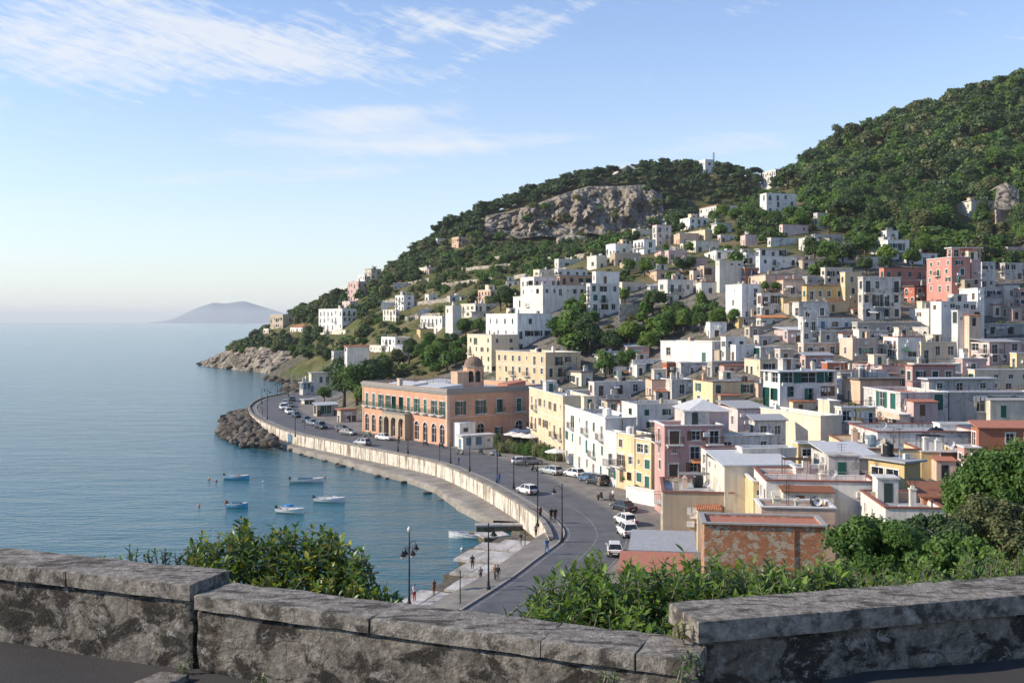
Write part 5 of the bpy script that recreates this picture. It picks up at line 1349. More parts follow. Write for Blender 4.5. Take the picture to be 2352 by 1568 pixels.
# --- small in-between houses of the dense town, wherever its ground would lie bare
def infill():
    rng = random.Random(21)
    named = [(r, s[8]) for r, s in zip(RECTS[1:], HOUSES)]
    dense = np.array([(1290, 990), (1360, 860), (1540, 800), (1720, 745), (1880, 700), (2040, 690), (2340, 660), (2340, 960), (2250, 1000), (2040, 1040), (1800, 1090), (1560, 1000), (1400, 1020)], float)
    cols = {'W': 'white', 'N': 'whitewashed', 'G': 'grey', 'O': 'off white', 'C': 'cream', 'E': 'peach', 'T': 'tan', 'K': 'pale pink', 'Y': 'yellow', 'P': 'dusty pink'}
    used = set(); n_ = 0
    upper = np.array([(1195, 790), (1190, 655), (1400, 590), (1560, 520), (1740, 540), (1850, 560), (2000, 600), (2345, 590), (2345, 690), (2040, 690), (1880, 700), (1720, 745), (1700, 690), (1500, 690), (1280, 715)], float)
    left = np.array([(700, 800), (760, 700), (850, 660), (960, 660), (1180, 660), (1180, 790), (1060, 760), (940, 830), (860, 860)], float)
    for v in range(1075, 520, -13):
        for u in range(700, 2345, 24):
            uu, vv = u + rng.uniform(-12, 12), v + rng.uniform(-6, 6)
            pt = (np.array([uu]), np.array([vv]))
            if not in_poly(dense, *pt)[0]:
                if not ((in_poly(upper, *pt)[0] and rng.random() < .55) or (in_poly(left, *pt)[0] and rng.random() < .13)): continue
            if any(r[0] - 3 < uu < r[1] + 2 and r[2] - 1 < vv < r[3] + 6 for r in RECTS): continue
            p = hit(uu, vv)
            if p is None or p.y < 118 or p.y > 560: continue
            if any((p.x - fx) ** 2 + (p.y - fy) ** 2 < 6 for fx, fy in FOOT): continue
            hgt = rng.uniform(2.7, 4.8) * F / p.y; w = rng.uniform(5.5, 11.5) * F / p.y; wl_ = rng.uniform(.1, .4) * w
            k = rng.choice('WWWNNOOCCEETKKYP')
            best = min(named, key=lambda q: abs((q[0][0] + q[0][1]) / 2 - uu) + 1.5 * abs((q[0][2] + q[0][3]) / 2 - vv))
            r = best[0]; du, dv = uu - (r[0] + r[1]) / 2, vv - hgt / 2 - (r[2] + r[3]) / 2
            side = ('right of' if du > 0 else 'left of') if abs(du) > abs(dv) * 1.3 else ('just below' if dv > 0 else 'just above')
            words = best[1].replace(',', '').split()[:8]
            while words[-1] in ('a', 'the', 'of', 'with', 'and', 'in', 'on', 'beside', 'left', 'right', 'above', 'below', 'under', 'behind', 'its', 'dark', 'from', 'deep', 'large', 'between', 'wide', 'tall', 'long', 'pale', 'green', 'red', 'white', 'small', 'low', 'hipped', 'one', 'three', 'sagging'): words.pop()
            lab = 'low %s house %s the %s' % (cols[k], side, ' '.join(words))
            if lab in used: lab = lab.replace('low ', 'narrow low ')
            if lab in used: lab = lab.replace('narrow low ', 'small ')
            if lab in used: continue
            used.add(lab)
            house('V', uu - wl_, uu, uu + w - wl_, vv - hgt, vv, k, rng.choice((GREEN, DK, BR, NO, NO)), lab, cor=rng.choice(('trim_white', 'trim_grey', 'trim_red')), roof=rng.choice(('flat', 'flat', 'flat', 'slab', 'mono')),
                  th=rng.uniform(0, 14), seed=n_ + 900, clut=1.0, big=rng.choice((None, 1.3)), roofm=rng.choice((None, None, 'roof_pale', 'roof_grey')))
            n_ += 1
    print('infill', n_)
infill()

make_terrain()
# ------------------------------------------------------------------ planting
def crown_arrays(rng, lobes, n, size, up=.15, core=.70, flat=1.0):
    """lobes [(x,y,z,r)]; returns leaf quads (verts, quads), tint, core verts/tris"""
    L_ = np.array(lobes); w = L_[:, 3] ** 2; w /= w.sum()
    k = rng.choice(len(L_), size=int(n * 1.5), p=w)
    d = rng.normal(size=(len(k), 3)); d /= np.linalg.norm(d, axis=1)[:, None]
    d[:, 2] = np.where(d[:, 2] < -.55, -d[:, 2], d[:, 2])
    rad = L_[k, 3] * (1 - .45 * rng.random(len(k)) ** 1.5 + .60 * rng.random(len(k)) ** 4)
    c = L_[k, :3] + d * rad[:, None] * np.array([1, 1, flat])
    dist = np.linalg.norm((c[:, None] - L_[None, :, :3]) / np.array([1, 1, flat]), axis=2) / L_[None, :, 3]
    keep = (dist > .66).all(1)
    c, d, k = c[keep][:n], d[keep][:n], k[keep][:n]
    m = len(c)
    nrm = d + rng.normal(size=(m, 3)) * .55; nrm[:, 2] += up; nrm /= np.linalg.norm(nrm, axis=1)[:, None]
    t = np.cross(nrm, rng.normal(size=(m, 3))); t /= np.linalg.norm(t, axis=1)[:, None]; b = np.cross(nrm, t)
    s = size * (.55 + .8 * rng.random(m))[:, None]; asp = (.55 + .4 * rng.random(m))[:, None]
    v = np.stack([c - t * s * .5, c + b * s * asp * .5 + nrm * s * .12, c + t * s * .55, c - b * s * asp * .5 - nrm * s * .05], 1).reshape(-1, 3)
    q = np.arange(m * 4).reshape(m, 4)
    clump = rng.random(len(L_))[k]
    tint = np.clip(.12 + .45 * rng.random(m) + .43 * clump, 0, 1)
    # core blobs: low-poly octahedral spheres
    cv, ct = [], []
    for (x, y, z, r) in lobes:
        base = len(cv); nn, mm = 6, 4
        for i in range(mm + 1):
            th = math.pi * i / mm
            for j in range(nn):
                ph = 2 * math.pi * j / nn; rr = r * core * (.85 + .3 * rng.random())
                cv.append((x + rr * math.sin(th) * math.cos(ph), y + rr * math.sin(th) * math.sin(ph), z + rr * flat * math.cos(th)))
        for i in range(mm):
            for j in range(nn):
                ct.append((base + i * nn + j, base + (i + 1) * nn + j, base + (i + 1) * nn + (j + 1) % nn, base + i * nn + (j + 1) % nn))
    return v, q, tint, np.array(cv), np.array(ct)
def crown_mesh(name, seed, lobes, n, size, mat, flat=1.0, core=.70, up=.15):
    rng = np.random.default_rng(seed)
    v, q, tint, cv, ct = crown_arrays(rng, lobes, n, size, up, core, flat)
    V_ = np.r_[v, cv]; Q = np.r_[q, ct + len(v)]
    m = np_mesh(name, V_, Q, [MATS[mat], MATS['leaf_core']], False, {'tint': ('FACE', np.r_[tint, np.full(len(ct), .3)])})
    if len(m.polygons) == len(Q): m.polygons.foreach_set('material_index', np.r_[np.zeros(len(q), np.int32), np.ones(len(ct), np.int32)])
    return m
def lobes_for(kind, rng):
    out = []
    if kind in ('broad', 'lime', 'dark', 'olive'):
        H, Rr = 8.0, 3.3 if kind != 'olive' else 3.0
        for _ in range(17 if kind != 'olive' else 12):
            a = rng.uniform(0, 6.283); e = rng.uniform(-.4, 1.0); rr = rng.uniform(.35, 1.0) * Rr * math.sqrt(max(.1, 1 - max(e, 0) ** 2 * .8))
            out.append((rr * .75 * math.cos(a), rr * .75 * math.sin(a), 4.6 + e * 2.4, rng.uniform(.7, 1.4)))
        out.append((0, 0, 5.0, 1.9))
    elif kind == 'pine':
        for _ in range(11):
            a = rng.uniform(0, 6.283); rr = rng.uniform(.2, 1) * 2.9
            out.append((rr * math.cos(a), rr * math.sin(a), 6.5 + rng.uniform(-.9, 1.1) - rr * .16, rng.uniform(.8, 1.45)))
    elif kind == 'tallpine':
        for k in range(9):
            z = 3.2 + k * .62; rr = (1.5 - k * .10) * rng.uniform(.5, 1.0); a = rng.uniform(0, 6.283)
            out.append((rr * math.cos(a), rr * math.sin(a), z, rng.uniform(.75, 1.15)))
    elif kind == 'cypress':
        for k in range(9): out.append((rng.uniform(-.1, .1), rng.uniform(-.1, .1), .8 + k * .82, .95 * math.sin(math.pi * (k + 1.2) / 11.5) + .12))
    elif kind == 'shrub':
        for _ in range(7):
            a = rng.uniform(0, 6.283); rr = rng.uniform(.1, 1) * 2.6; out.append((rr * math.cos(a), rr * math.sin(a), 1.5 + rng.uniform(-.4, 1.6), rng.uniform(1.3, 2.1)))
    return out
def trunk_mesh(kind, seed):
    rng = random.Random(seed); m = MB()
    top = {'pine': 6.2, 'tallpine': 7.4, 'cypress': 1.5, 'shrub': 1.4}.get(kind, 4.8); r = .26 if kind != 'shrub' else .16
    lean = (rng.uniform(-.4, .4), rng.uniform(-.4, .4))
    pts = [(0, 0, -1.2), (lean[0] * .2, lean[1] * .2, top * .35), (lean[0] * .7, lean[1] * .7, top * .7), (lean[0], lean[1], top)]
    m.tube(pts, [r * 1.35, r, r * .7, r * .35], 6)
    if kind not in ('cypress',):
        for _ in range(4):
            a = rng.uniform(0, 6.283); z0 = top * rng.uniform(.45, .8); l = rng.uniform(1.2, 2.4) * (.6 if kind == 'shrub' else 1)
            p0 = Vector((lean[0] * z0 / top, lean[1] * z0 / top, z0)); m.tube([p0, p0 + Vector((math.cos(a) * l * .6, math.sin(a) * l * .6, l * .45)), p0 + Vector((math.cos(a) * l, math.sin(a) * l, l * .9))], [r * .5, r * .35, r * .12], 5)
    return m.mesh('trunk', MATS['bark'], True)
KINDS = {'broad': ('leaf_green', 4), 'lime': ('leaf_lime', 3), 'dark': ('leaf_dark', 4), 'pine': ('leaf_pine', 3), 'tallpine': ('leaf_pine', 2), 'olive': ('leaf_olive', 2), 'shrub': ('leaf_green', 3), 'cypress': ('leaf_dark', 1)}
PROTO = {}
for ki, (kind, (mt, cnt)) in enumerate(KINDS.items()):
    for v_ in range(cnt):
        rg = random.Random(ki * 31 + v_ * 7 + 1); lb = lobes_for(kind, rg)
        flat = .62 if kind == 'pine' else 1.0
        mat_ = mt if kind != 'shrub' else ('leaf_green', 'leaf_olive', 'leaf_olive')[v_]
        PROTO[(kind, v_, 'far')] = (crown_mesh('crown', ki * 10 + v_, lb, 520, .95 if kind != 'shrub' else .85, mat_, flat), trunk_mesh(kind, ki * 10 + v_))
        if True:
            PROTO[(kind, v_, 'near')] = (crown_mesh('crown', ki * 10 + v_ + 500, lb, 3000, .42, mat_, flat, .74), PROTO[(kind, v_, 'far')][1])
PH = {'broad': 8.2, 'lime': 8.2, 'dark': 8.2, 'olive': 7.6, 'pine': 8.2, 'tallpine': 9.0, 'cypress': 8.4, 'shrub': 4.4}
def tree(kind, p, h, label, group, lod='far', rng=random.Random(5), wide=1.0):
    cm, tm = PROTO[(kind, rng.randrange(KINDS[kind][1]), lod)]
    s = h / PH[kind]
    o = link('shrub' if kind == 'shrub' else 'tree', None, None, (p[0], p[1], p[2] - .15), rng.uniform(0, 6.28), (s * wide, s * wide, s))
    tag(o, label, 'shrub' if kind == 'shrub' else 'tree', group)
    link('trunk', tm, o); link('crown', cm, o)
    return o
# specified trees: (u, v base, height in px, kind, label, [Y])
TREES = [
 (1318, 800, 92, 'broad', 'large round green tree right of the large white block'), (1285, 790, 70, 'broad', 'green tree touching the large white block on its right'),
 (1355, 812, 85, 'dark', 'dark green tree right of the large round green tree'), (1400, 825, 70, 'dark', 'dark tree in the middle of the town garden'),
 (1445, 800, 62, 'lime', 'bright green tree in the town garden below the stone wall'), (1440, 860, 60, 'broad', 'low spreading green tree at the foot of the town garden'), (1390, 868, 62, 'broad', 'spreading green tree above the low slab roofed house'),
 (1490, 815, 58, 'lime', 'light green tree left of the three shutter house'), (1530, 770, 60, 'broad', 'green tree in the upper town garden'), (1570, 768, 58, 'lime', 'yellow green flowering tree in the upper town garden'),
 (1610, 765, 52, 'broad', 'green tree in the right part of the upper town garden'), (1650, 760, 55, 'lime', 'lime green tree beside the tall stained white house'), (1685, 752, 45, 'broad', 'small green tree against the tall stained white house'),
 (1500, 720, 60, 'dark', 'dark palm like tree above the stone wall'), (1610, 700, 34, 'lime', 'small round lime tree by the peach house wall'), (1560, 735, 45, 'dark', 'dark tree beside the white house with the peach corner'),
 (1165, 712, 55, 'dark', 'dark tree beside the stacked white houses'), (1150, 715, 48, 'dark', 'dark tree left of the stacked white houses'), (1070, 775, 48, 'broad', 'round green tree left of the large white block'), (1100, 772, 42, 'broad', 'small green tree by the corner of the large white block'),
 (1345, 700, 30, 'lime', 'small lime tree behind the tall balconied white house'), (1435, 700, 40, 'lime', 'green tree squeezed beside the low cream house'),
 (790, 935, 105, 'dark', 'tall dark tree left of the palazzo'), (820, 930, 95, 'broad', 'tall green tree at the left corner of the palazzo'), (855, 905, 80, 'dark', 'dark tree behind the left end of the palazzo'), (775, 900, 80, 'dark', 'dark tree nearest the seafront kiosks'),
 (838, 940, 60, 'broad', 'ivy green tree hugging the palazzo corner'), (880, 880, 60, 'dark', 'dark round tree above the palazzo roof'), (745, 925, 40, 'broad', 'small clipped green tree among the seafront kiosks'),
 (970, 840, 55, 'broad', 'green tree on the slope above the palazzo roof'), (1000, 845, 60, 'broad', 'bushy green tree above the palazzo roof'), (1025, 850, 45, 'dark', 'dark tree behind the chapel'), (940, 835, 60, 'dark', 'dark tree left above the palazzo roof'), (915, 850, 50, 'olive', 'grey green tree left above the palazzo roof'),
 (1010, 815, 40, 'lime', 'light tree below the long white house'), (985, 810, 45, 'broad', 'green tree under the long white house'),
 (1660, 510, 42, 'lime', 'bright tree right of the white loggia house'), (1690, 518, 44, 'broad', 'green tree in the row under the arcaded villa'), (1720, 520, 42, 'lime', 'lime tree in the row under the arcaded villa'), (1750, 522, 42, 'broad', 'tree in the middle of the row under the arcaded villa'), (1780, 522, 40, 'broad', 'tree at the right of the row under the arcaded villa'),
 (1815, 515, 45, 'broad', 'round tree right of the arcaded villa'), (1840, 528, 48, 'broad', 'spreading tree beside the plain greyish block'), (1905, 540, 50, 'broad', 'large bushy tree right of the plain greyish block'), (1940, 545, 50, 'dark', 'dark bushy tree on the midslope'),
 (1870, 605, 62, 'dark', 'large dark tree left of the arched green window house'), (1900, 612, 62, 'broad', 'large green tree in the midslope grove'), (1935, 615, 62, 'dark', 'dark tree in the midslope grove'), (1915, 618, 34, 'lime', 'small lime tree at the foot of the midslope grove'), (1975, 595, 60, 'broad', 'tall tree touching the arched green window house'),
 (1990, 632, 45, 'dark', 'dark bush like tree under the arched green window house'), (2030, 628, 45, 'dark', 'dark tree under the right of the arched green window house'), (2120, 600, 62, 'lime', 'large light green tree left of the big red block'), (2095, 618, 50, 'broad', 'green tree left of the big red block'), (2200, 575, 45, 'lime', 'light tree behind the big red block'), (2235, 580, 40, 'lime', 'pale green tree above the big red block'),
 (1445, 632, 40, 'broad', 'green tree above the tall balconied white house'), (1480, 636, 42, 'lime', 'light tree on the lower midslope'), (1520, 625, 40, 'broad', 'green tree on the lower midslope'), (1560, 632, 42, 'dark', 'dark tree on the lower midslope'), (1585, 625, 36, 'dark', 'dark tree left of the small pale garden house'),
 (1780, 672, 28, 'broad', 'hedge like green tree above the small yellow house'), (1755, 672, 28, 'lime', 'light hedge tree above the tall stained white house'), (1810, 672, 26, 'dark', 'dark hedge tree left of the ochre house'),
 (1460, 560, 30, 'dark', 'dark tree beside the arched white villa'), (1530, 590, 30, 'broad', 'green tree below the arched white villa'),
 (2352, 700, 50, 'dark', 'dark tree at the right edge among white houses'),
 (1924, 350, 62, 'tallpine', 'tall pine standing out on the mountain skyline'), (1862, 392, 50, 'pine', 'umbrella pine on the skyline left of the tall pine'), (1812, 428, 40, 'dark', 'dark tree right of the terraced house by the saddle'), (1735, 432, 34, 'dark', 'dark tree left of the terraced house by the saddle'), (1700, 425, 34, 'pine', 'umbrella pine in the saddle between the hills'),
 (1404, 412, 32, 'pine', 'umbrella pine left of the low ridge villa'), (1478, 408, 36, 'pine', 'umbrella pine right of the low ridge villa'), (1345, 430, 36, 'pine', 'umbrella pine above the middle of the cliff'), (1270, 446, 34, 'pine', 'umbrella pine above the left half of the cliff'), (1205, 466, 34, 'pine', 'umbrella pine on the ridge left of the cliff'), (1025, 545, 46, 'tallpine', 'tall pine at the left shoulder of the ridge'), (1660, 412, 34, 'pine', 'umbrella pine right of the hilltop house with the mast'),
 (1445, 1120, 48, 'broad', 'small green tree in front of the yellow street houses'), (1460, 1140, 30, 'lime', 'low green tree by the garden wall on the street'),
]
rt = random.Random(8)
for (u, v, hp, kind, lab) in TREES:
    p = hit(u, v)
    if p is None: continue
    if lab.startswith('small green tree in front of the yellow') or 'garden wall on the street' in lab: p = on(u, v, 3.1)
    tree(kind, p, hp / F * p.y, lab, None, 'near', rt, rt.uniform(1.0, 1.3))

# hillside scatter
ZONES = [  # polygon in sheet coordinates, spacing, kinds, heights, label, group
 ([(1790, 440), (1880, 350), (2050, 270), (2352, 185), (3000, 20), (3000, 640), (2352, 600), (2240, 545), (2080, 550), (1960, 540), (1880, 505), (1840, 470)], 5.2, ['dark'] * 4 + ['broad'] * 3 + ['pine', 'olive', 'lime', 'tallpine', 'shrub'], (5.0, 12.5),
  'evergreen tree in the dense wood covering the right mountain', 'trees of the wood on the right mountain'),
 ([(985, 552), (1100, 488), (1200, 448), (1300, 415), (1500, 385), (1650, 385), (1800, 395), (1830, 440), (1740, 450), (1660, 475), (1600, 500), (1545, 540), (1525, 460), (1480, 446), (1350, 450), (1240, 488), (1116, 515), (1105, 548), (1010, 560)], 5.6, ['dark'] * 4 + ['pine'] * 4 + ['tallpine'], (6, 10.5),
  'dark pine or oak on the ridge around the cliff', 'trees along the ridge of the cliff'),
 ([(560, 800), (650, 740), (740, 700), (850, 640), (930, 590), (1010, 545), (1110, 550), (1050, 620), (900, 680), (850, 760), (790, 830), (700, 832), (640, 822), (520, 818)], 4.4, ['dark'] * 3 + ['broad', 'olive', 'pine', 'shrub'], (4.0, 8.0),
  'dark tree on the slope of the headland', 'trees on the headland slope'),
 ([(900, 690), (1050, 610), (1110, 548), (1300, 562), (1540, 545), (1620, 480), (1740, 440), (1800, 450), (1840, 500), (1700, 500), (1560, 560), (1400, 585), (1250, 640), (1170, 700), (1080, 740), (930, 790), (830, 780)], 4.9, ['shrub'] * 8 + ['olive', 'broad', 'broad', 'dark', 'dark', 'cypress'], (1.8, 5.8),
  'bush on the open terraced slope below the cliff', 'bushes on the terraced slope below the cliff'),
 ([(1400, 560), (1560, 555), (1840, 490), (2080, 545), (2360, 560), (2360, 640), (2130, 600), (1900, 640), (1600, 640), (1420, 680), (1290, 660)], 4.4, ['broad'] * 3 + ['dark'] * 3 + ['lime', 'shrub', 'olive'], (3.5, 7.5),
  'tree between the houses of the upper slope', 'trees among the upper houses'),
 ([(760, 900), (830, 790), (930, 770), (1060, 740), (1180, 660), (1250, 640), (1190, 760), (1080, 800), (1060, 860), (940, 870), (890, 880)], 5.2, ['broad'] * 3 + ['dark'] * 3 + ['shrub', 'shrub', 'olive'], (3.0, 7.0),
  'tree between the villas of the left slope', 'trees among the villas of the left slope'),
 ([(1270, 720), (1340, 715), (1400, 750), (1500, 700), (1560, 690), (1700, 695), (1700, 752), (1560, 775), (1520, 815), (1440, 865), (1350, 865), (1275, 805)], 4.6, ['broad'] * 4 + ['dark', 'lime', 'shrub'], (3.5, 6.5),
  'tree in the walled town garden', 'trees of the town garden'),
 ([(1500, 900), (1700, 760), (2352, 680), (2352, 1000), (1900, 1060), (1550, 1040)], 9.0, ['shrub'] * 4 + ['lime', 'broad', 'olive'], (1.5, 3.6),
  'small bush growing between the town houses', 'bushes between the town houses'),
 ([(1900, 1400), (1900, 1180), (2200, 1150), (2600, 1000), (2600, 1500)], 4.0, ['shrub'] * 3 + ['broad'], (2.0, 4.5), 'bush on the embankment below the viewpoint', 'bushes on the embankment')]
def scatter():
    rng = random.Random(77); nrg = np.random.default_rng(9)
    FT = np.array(FOOT); RC = np.array(RECTS)
    cells = {}
    for fx, fy in FOOT: cells.setdefault((int(fx // 5), int(fy // 5)), []).append((fx, fy))
    cand = []
    cl_poly = np.array([(1108, 560), (1112, 498), (1240, 470), (1350, 432), (1480, 430), (1522, 455), (1525, 540), (1420, 562), (1240, 562)], float)
    for zi, (poly, sp, kinds, (h0, h1), lab, grp) in enumerate(ZONES):
        P = np.array(poly, float)
        near = zi == 8
        ys = np.arange(30 if near else 120, 110 if near else 790, sp)
        xs = np.arange(-240, 500, sp)
        X, Y_ = np.meshgrid(xs, ys); X = X + nrg.uniform(-.45, .45, X.shape) * sp; Y_ = Y_ + nrg.uniform(-.45, .45, X.shape) * sp
        fx = np.clip(((X - GX0) / GS).astype(int), 0, len(gx) - 1); fy = np.clip(((Y_ - GY0) / GS).astype(int), 0, len(gy) - 1)
        Z = ZZ[fy, fx]
        U = CX + F * X / Y_; W = HOR + F * (CAMZ - Z) / Y_
        ok = in_poly(P, U, W) & (Z > 1.5) & (U > 380) & (U < 2800)
        if zi in (0, 1, 2, 3): ok &= Y_ > 285
        if zi == 0: ok &= ~((np.abs(W - 335 + (U - 2290) * .05) < 13) & (U > 2170))
        if zi == 6: ok &= Y_ < 300
        if zi == 7: ok &= (Y_ < 260)
        ok &= ~(in_poly(cl_poly, U, W) & (Y_ < 650))
        for x, y, z, u, w in zip(X[ok], Y_[ok], Z[ok], U[ok], W[ok]):
            ci, cj = int(x // 5), int(y // 5)
            bad = False
            for a in (-1, 0, 1):
                for b in (-1, 0, 1):
                    for (px, py) in cells.get((ci + a, cj + b), ()):
                        if (px - x) ** 2 + (py - y) ** 2 < 10: bad = True
            if bad: continue
            h = rng.uniform(h0, h1); kind = rng.choice(kinds)
            if kind == 'shrub': h = min(h, rng.uniform(1.6, 3.4))
            # would it hide a house front?
            hp = h * F / y; rp = hp * .42
            hide = (RC[:, 4] > y + 1) & (RC[:, 0] < u + rp * .6) & (RC[:, 1] > u - rp * .6) & (RC[:, 3] > w - hp) & (RC[:, 2] < w)
            if hide.any():
                if (RC[hide, 4] > 330).any() and rng.random() < (.72 if y < 560 else .35): continue
                if rng.random() < .80: 
                    if rng.random() < .6: continue
                    h *= .4; kind = 'shrub'
                    hp = h * F / y
                    hide = (RC[:, 4] > y + 1) & (RC[:, 0] < u) & (RC[:, 1] > u) & (RC[:, 3] - (RC[:, 3] - RC[:, 2]) * .3 > w - hp) & (RC[:, 2] < w)
                    if hide.any(): continue
            cand.append((hp, kind, (x, y, z), h, zi, u, w))
    cand.sort(key=lambda c: -c[0])
    ind = []
    rest = []
    cnt = {}
    for c in cand:
        zi = c[4]; vis = 300 < c[5] < 2400 and c[6] < 1400
        k_ = 'shrub' if c[1] == 'shrub' else 'tree'
        if vis and cnt.get(k_, 0) < (230 if k_ == 'tree' else 260): ind.append(c); cnt[k_] = cnt.get(k_, 0) + 1
        else: rest.append(c)
    for hp, kind, p, h, zi, u, w in ind:
        z = ZONES[zi]; lod = 'far'
        lab = z[4]
        if kind == 'shrub' and 'bush' not in lab: lab = lab.replace('dark tree', 'low bush').replace('dark pine or oak', 'low bush').replace('evergreen tree', 'low bush').replace('tree', 'bush', 1)
        if kind != 'shrub' and lab.startswith('bush'): lab = lab.replace('bush', 'small tree', 1)
        tree(kind, p, h, lab, z[5] if kind != 'shrub' or 'bush' in z[5] else z[5].replace('trees', 'bushes'), 'near' if hp > 60 else 'far', rng, rng.uniform(.95, 1.35))
    print('trees', len(ind), 'stuff', len(rest))
    return rest
REST = scatter()
def woodland(items, name, label, kinds):
    """the far mass of trees: one object, crowns instanced on points"""
    pts = [c for c in items if c[1] in kinds]
    rng = random.Random(4)
    protos = []
    col = bpy.data.collections.new(name + '_kinds')
    order = []
    for kind in kinds:
        for v_ in range(KINDS[kind][1]): order.append((kind, v_))
    for i, (kind, v_) in enumerate(order):
        o = bpy.data.objects.new('%s_crown_%s' % (name, chr(97 + i)), PROTO[(kind, v_, 'far')][0]); col.objects.link(o)
    ids, sc, rot, co = [], [], [], []
    for hp, kind, p, h, zi, u, w in pts:
        v_ = rng.randrange(KINDS[kind][1]); ids.append(order.index((kind, v_))); s = h / PH[kind]; wd = rng.uniform(.95, 1.4)
        sc.append((s * wd, s * wd, s)); rot.append((0, 0, rng.uniform(0, 6.28))); co.append((p[0], p[1], p[2] - .2))
    me = bpy.data.meshes.new(name); me.from_pydata(co, [], [])
    a = me.attributes.new('pick', 'INT', 'POINT'); a.data.foreach_set('value', ids)
    a = me.attributes.new('size', 'FLOAT_VECTOR', 'POINT'); a.data.foreach_set('vector', np.array(sc).ravel())
    a = me.attributes.new('turn', 'FLOAT_VECTOR', 'POINT'); a.data.foreach_set('vector', np.array(rot).ravel())
    o = link(name, me); o['kind'] = 'stuff'; o['label'] = label
    ng = bpy.data.node_groups.new(name, 'GeometryNodeTree')
    ng.interface.new_socket('Geometry', in_out='INPUT', socket_type='NodeSocketGeometry'); ng.interface.new_socket('Geometry', in_out='OUTPUT', socket_type='NodeSocketGeometry')
    N, L = ng.nodes, ng.links
    gi, go = N.new('NodeGroupInput'), N.new('NodeGroupOutput')
    ip = N.new('GeometryNodeInstanceOnPoints'); ci = N.new('GeometryNodeCollectionInfo')
    ci.inputs['Collection'].default_value = col; ci.inputs['Separate Children'].default_value = True; ci.inputs['Reset Children'].default_value = True
    def at_(nm, ty):
        q = N.new('GeometryNodeInputNamedAttribute'); q.data_type = ty; q.inputs['Name'].default_value = nm; return q.outputs['Attribute']
    L.new(gi.outputs[0], ip.inputs['Points']); L.new(ci.outputs[0], ip.inputs['Instance']); ip.inputs['Pick Instance'].default_value = True
    L.new(at_('pick', 'INT'), ip.inputs['Instance Index']); L.new(at_('size', 'FLOAT_VECTOR'), ip.inputs['Scale'])
    er = N.new('FunctionNodeEulerToRotation'); L.new(at_('turn', 'FLOAT_VECTOR'), er.inputs[0]); L.new(er.outputs[0], ip.inputs['Rotation'])
    L.new(ip.outputs[0], go.inputs[0])
    md = o.modifiers.new('planting', 'NODES'); md.node_group = ng
woodland(REST, 'woodland', 'continuous far wood covering the mountain and ridge', ['broad', 'lime', 'dark', 'pine', 'tallpine', 'olive'])
woodland(REST, 'scrub', 'low green scrub carpeting the far slopes', ['shrub'])

# dry stone terrace walls on the slope
m_plain('dry_stone', (.42, .37, .30), .95, var=.6, scale=1.2)
def terrace_walls():
    lines = [((945, 702), (1060, 690)), ((930, 735), (1010, 726)), ((1000, 660), (1130, 645)), ((1060, 622), (1180, 612)), ((1095, 600), (1200, 588)), ((1180, 640), (1300, 622)), ((1240, 600), (1400, 588)), ((905, 660), (985, 645)),
             ((860, 700), (925, 690)), ((1160, 575), (1260, 572)), ((1330, 592), (1440, 578)), ((960, 625), (1040, 612)), ((2040, 562), (2200, 556)), ((2210, 572), (2340, 566)), ((1500, 662), (1600, 655)), ((1480, 580), (1560, 574)),
             ((1620, 655), (1720, 650)), ((1600, 625), (1740, 620)), ((1860, 560), (1960, 556)), ((1110, 690), (1185, 682))]
    for (a, b) in lines:
        P = []
        for t in np.linspace(0, 1, 10):
            p = hit(a[0] + (b[0] - a[0]) * t, a[1] + (b[1] - a[1]) * t + random.uniform(-1, 1))
            if p and (not P or abs(p.y - P[-1].y) < 25): P.append(p)
        if len(P) < 3: continue
        m = MB(); o = P[0]
        for p, q in zip(P, P[1:]):
            h1, h2 = 1.5 + random.uniform(-.2, .3), 1.5
            m.hexa([(p.x - o.x, p.y - o.y - .3, p.z - o.z - .8), (q.x - o.x, q.y - o.y - .3, q.z - o.z - .8), (q.x - o.x, q.y - o.y + .4, q.z - o.z - .8), (p.x - o.x, p.y - o.y + .4, p.z - o.z - .8),
                    (p.x - o.x, p.y - o.y - .2, p.z - o.z + h1), (q.x - o.x, q.y - o.y - .2, q.z - o.z + h2), (q.x - o.x, q.y - o.y + .4, q.z - o.z + h2), (p.x - o.x, p.y - o.y + .4, p.z - o.z + h1)])
        w = m.obj('terrace_wall', MATS['dry_stone'], None, o)
        tag(w, 'dry stone terrace wall running along the green slope', 'wall', 'dry stone terrace walls on the slope')
random.seed(3)
terrace_walls()
# the old stone wall below the low grey house
def stone_wall(reg, x0, x1, y0, y1, label, Y=None):
    u0, v1 = V(reg, x0, y1); u1, v0 = V(reg, x1, y0)
    p = hit(u0, v1) if Y is None else at(u0, v1, Y); q = at(u1, v1, p.y + 2); top = at(u0, v0, p.y).z
    m = MB(); m.hexa([(0, 0, -4), (q.x - p.x, q.y - p.y, -4), (q.x - p.x, q.y - p.y + 1, -4), (0, 1, -4), (0, .4, top - p.z), (q.x - p.x, q.y - p.y + .4, top - p.z), (q.x - p.x, q.y - p.y + 1, top - p.z), (0, 1, top - p.z)])
    tag(m.obj('stone_wall', MATS['dry_stone'], None, p), label, 'wall')
stone_wall('B', 1725, 2000, 888, 1055, 'tall grey rough stone retaining wall above the town garden')
stone_wall('B', 1905, 2010, 1060, 1130, 'lower grey stone wall under the tall retaining wall')
stone_wall('C', 480, 790, 385, 440, 'long white washed terrace wall on the upper slope')

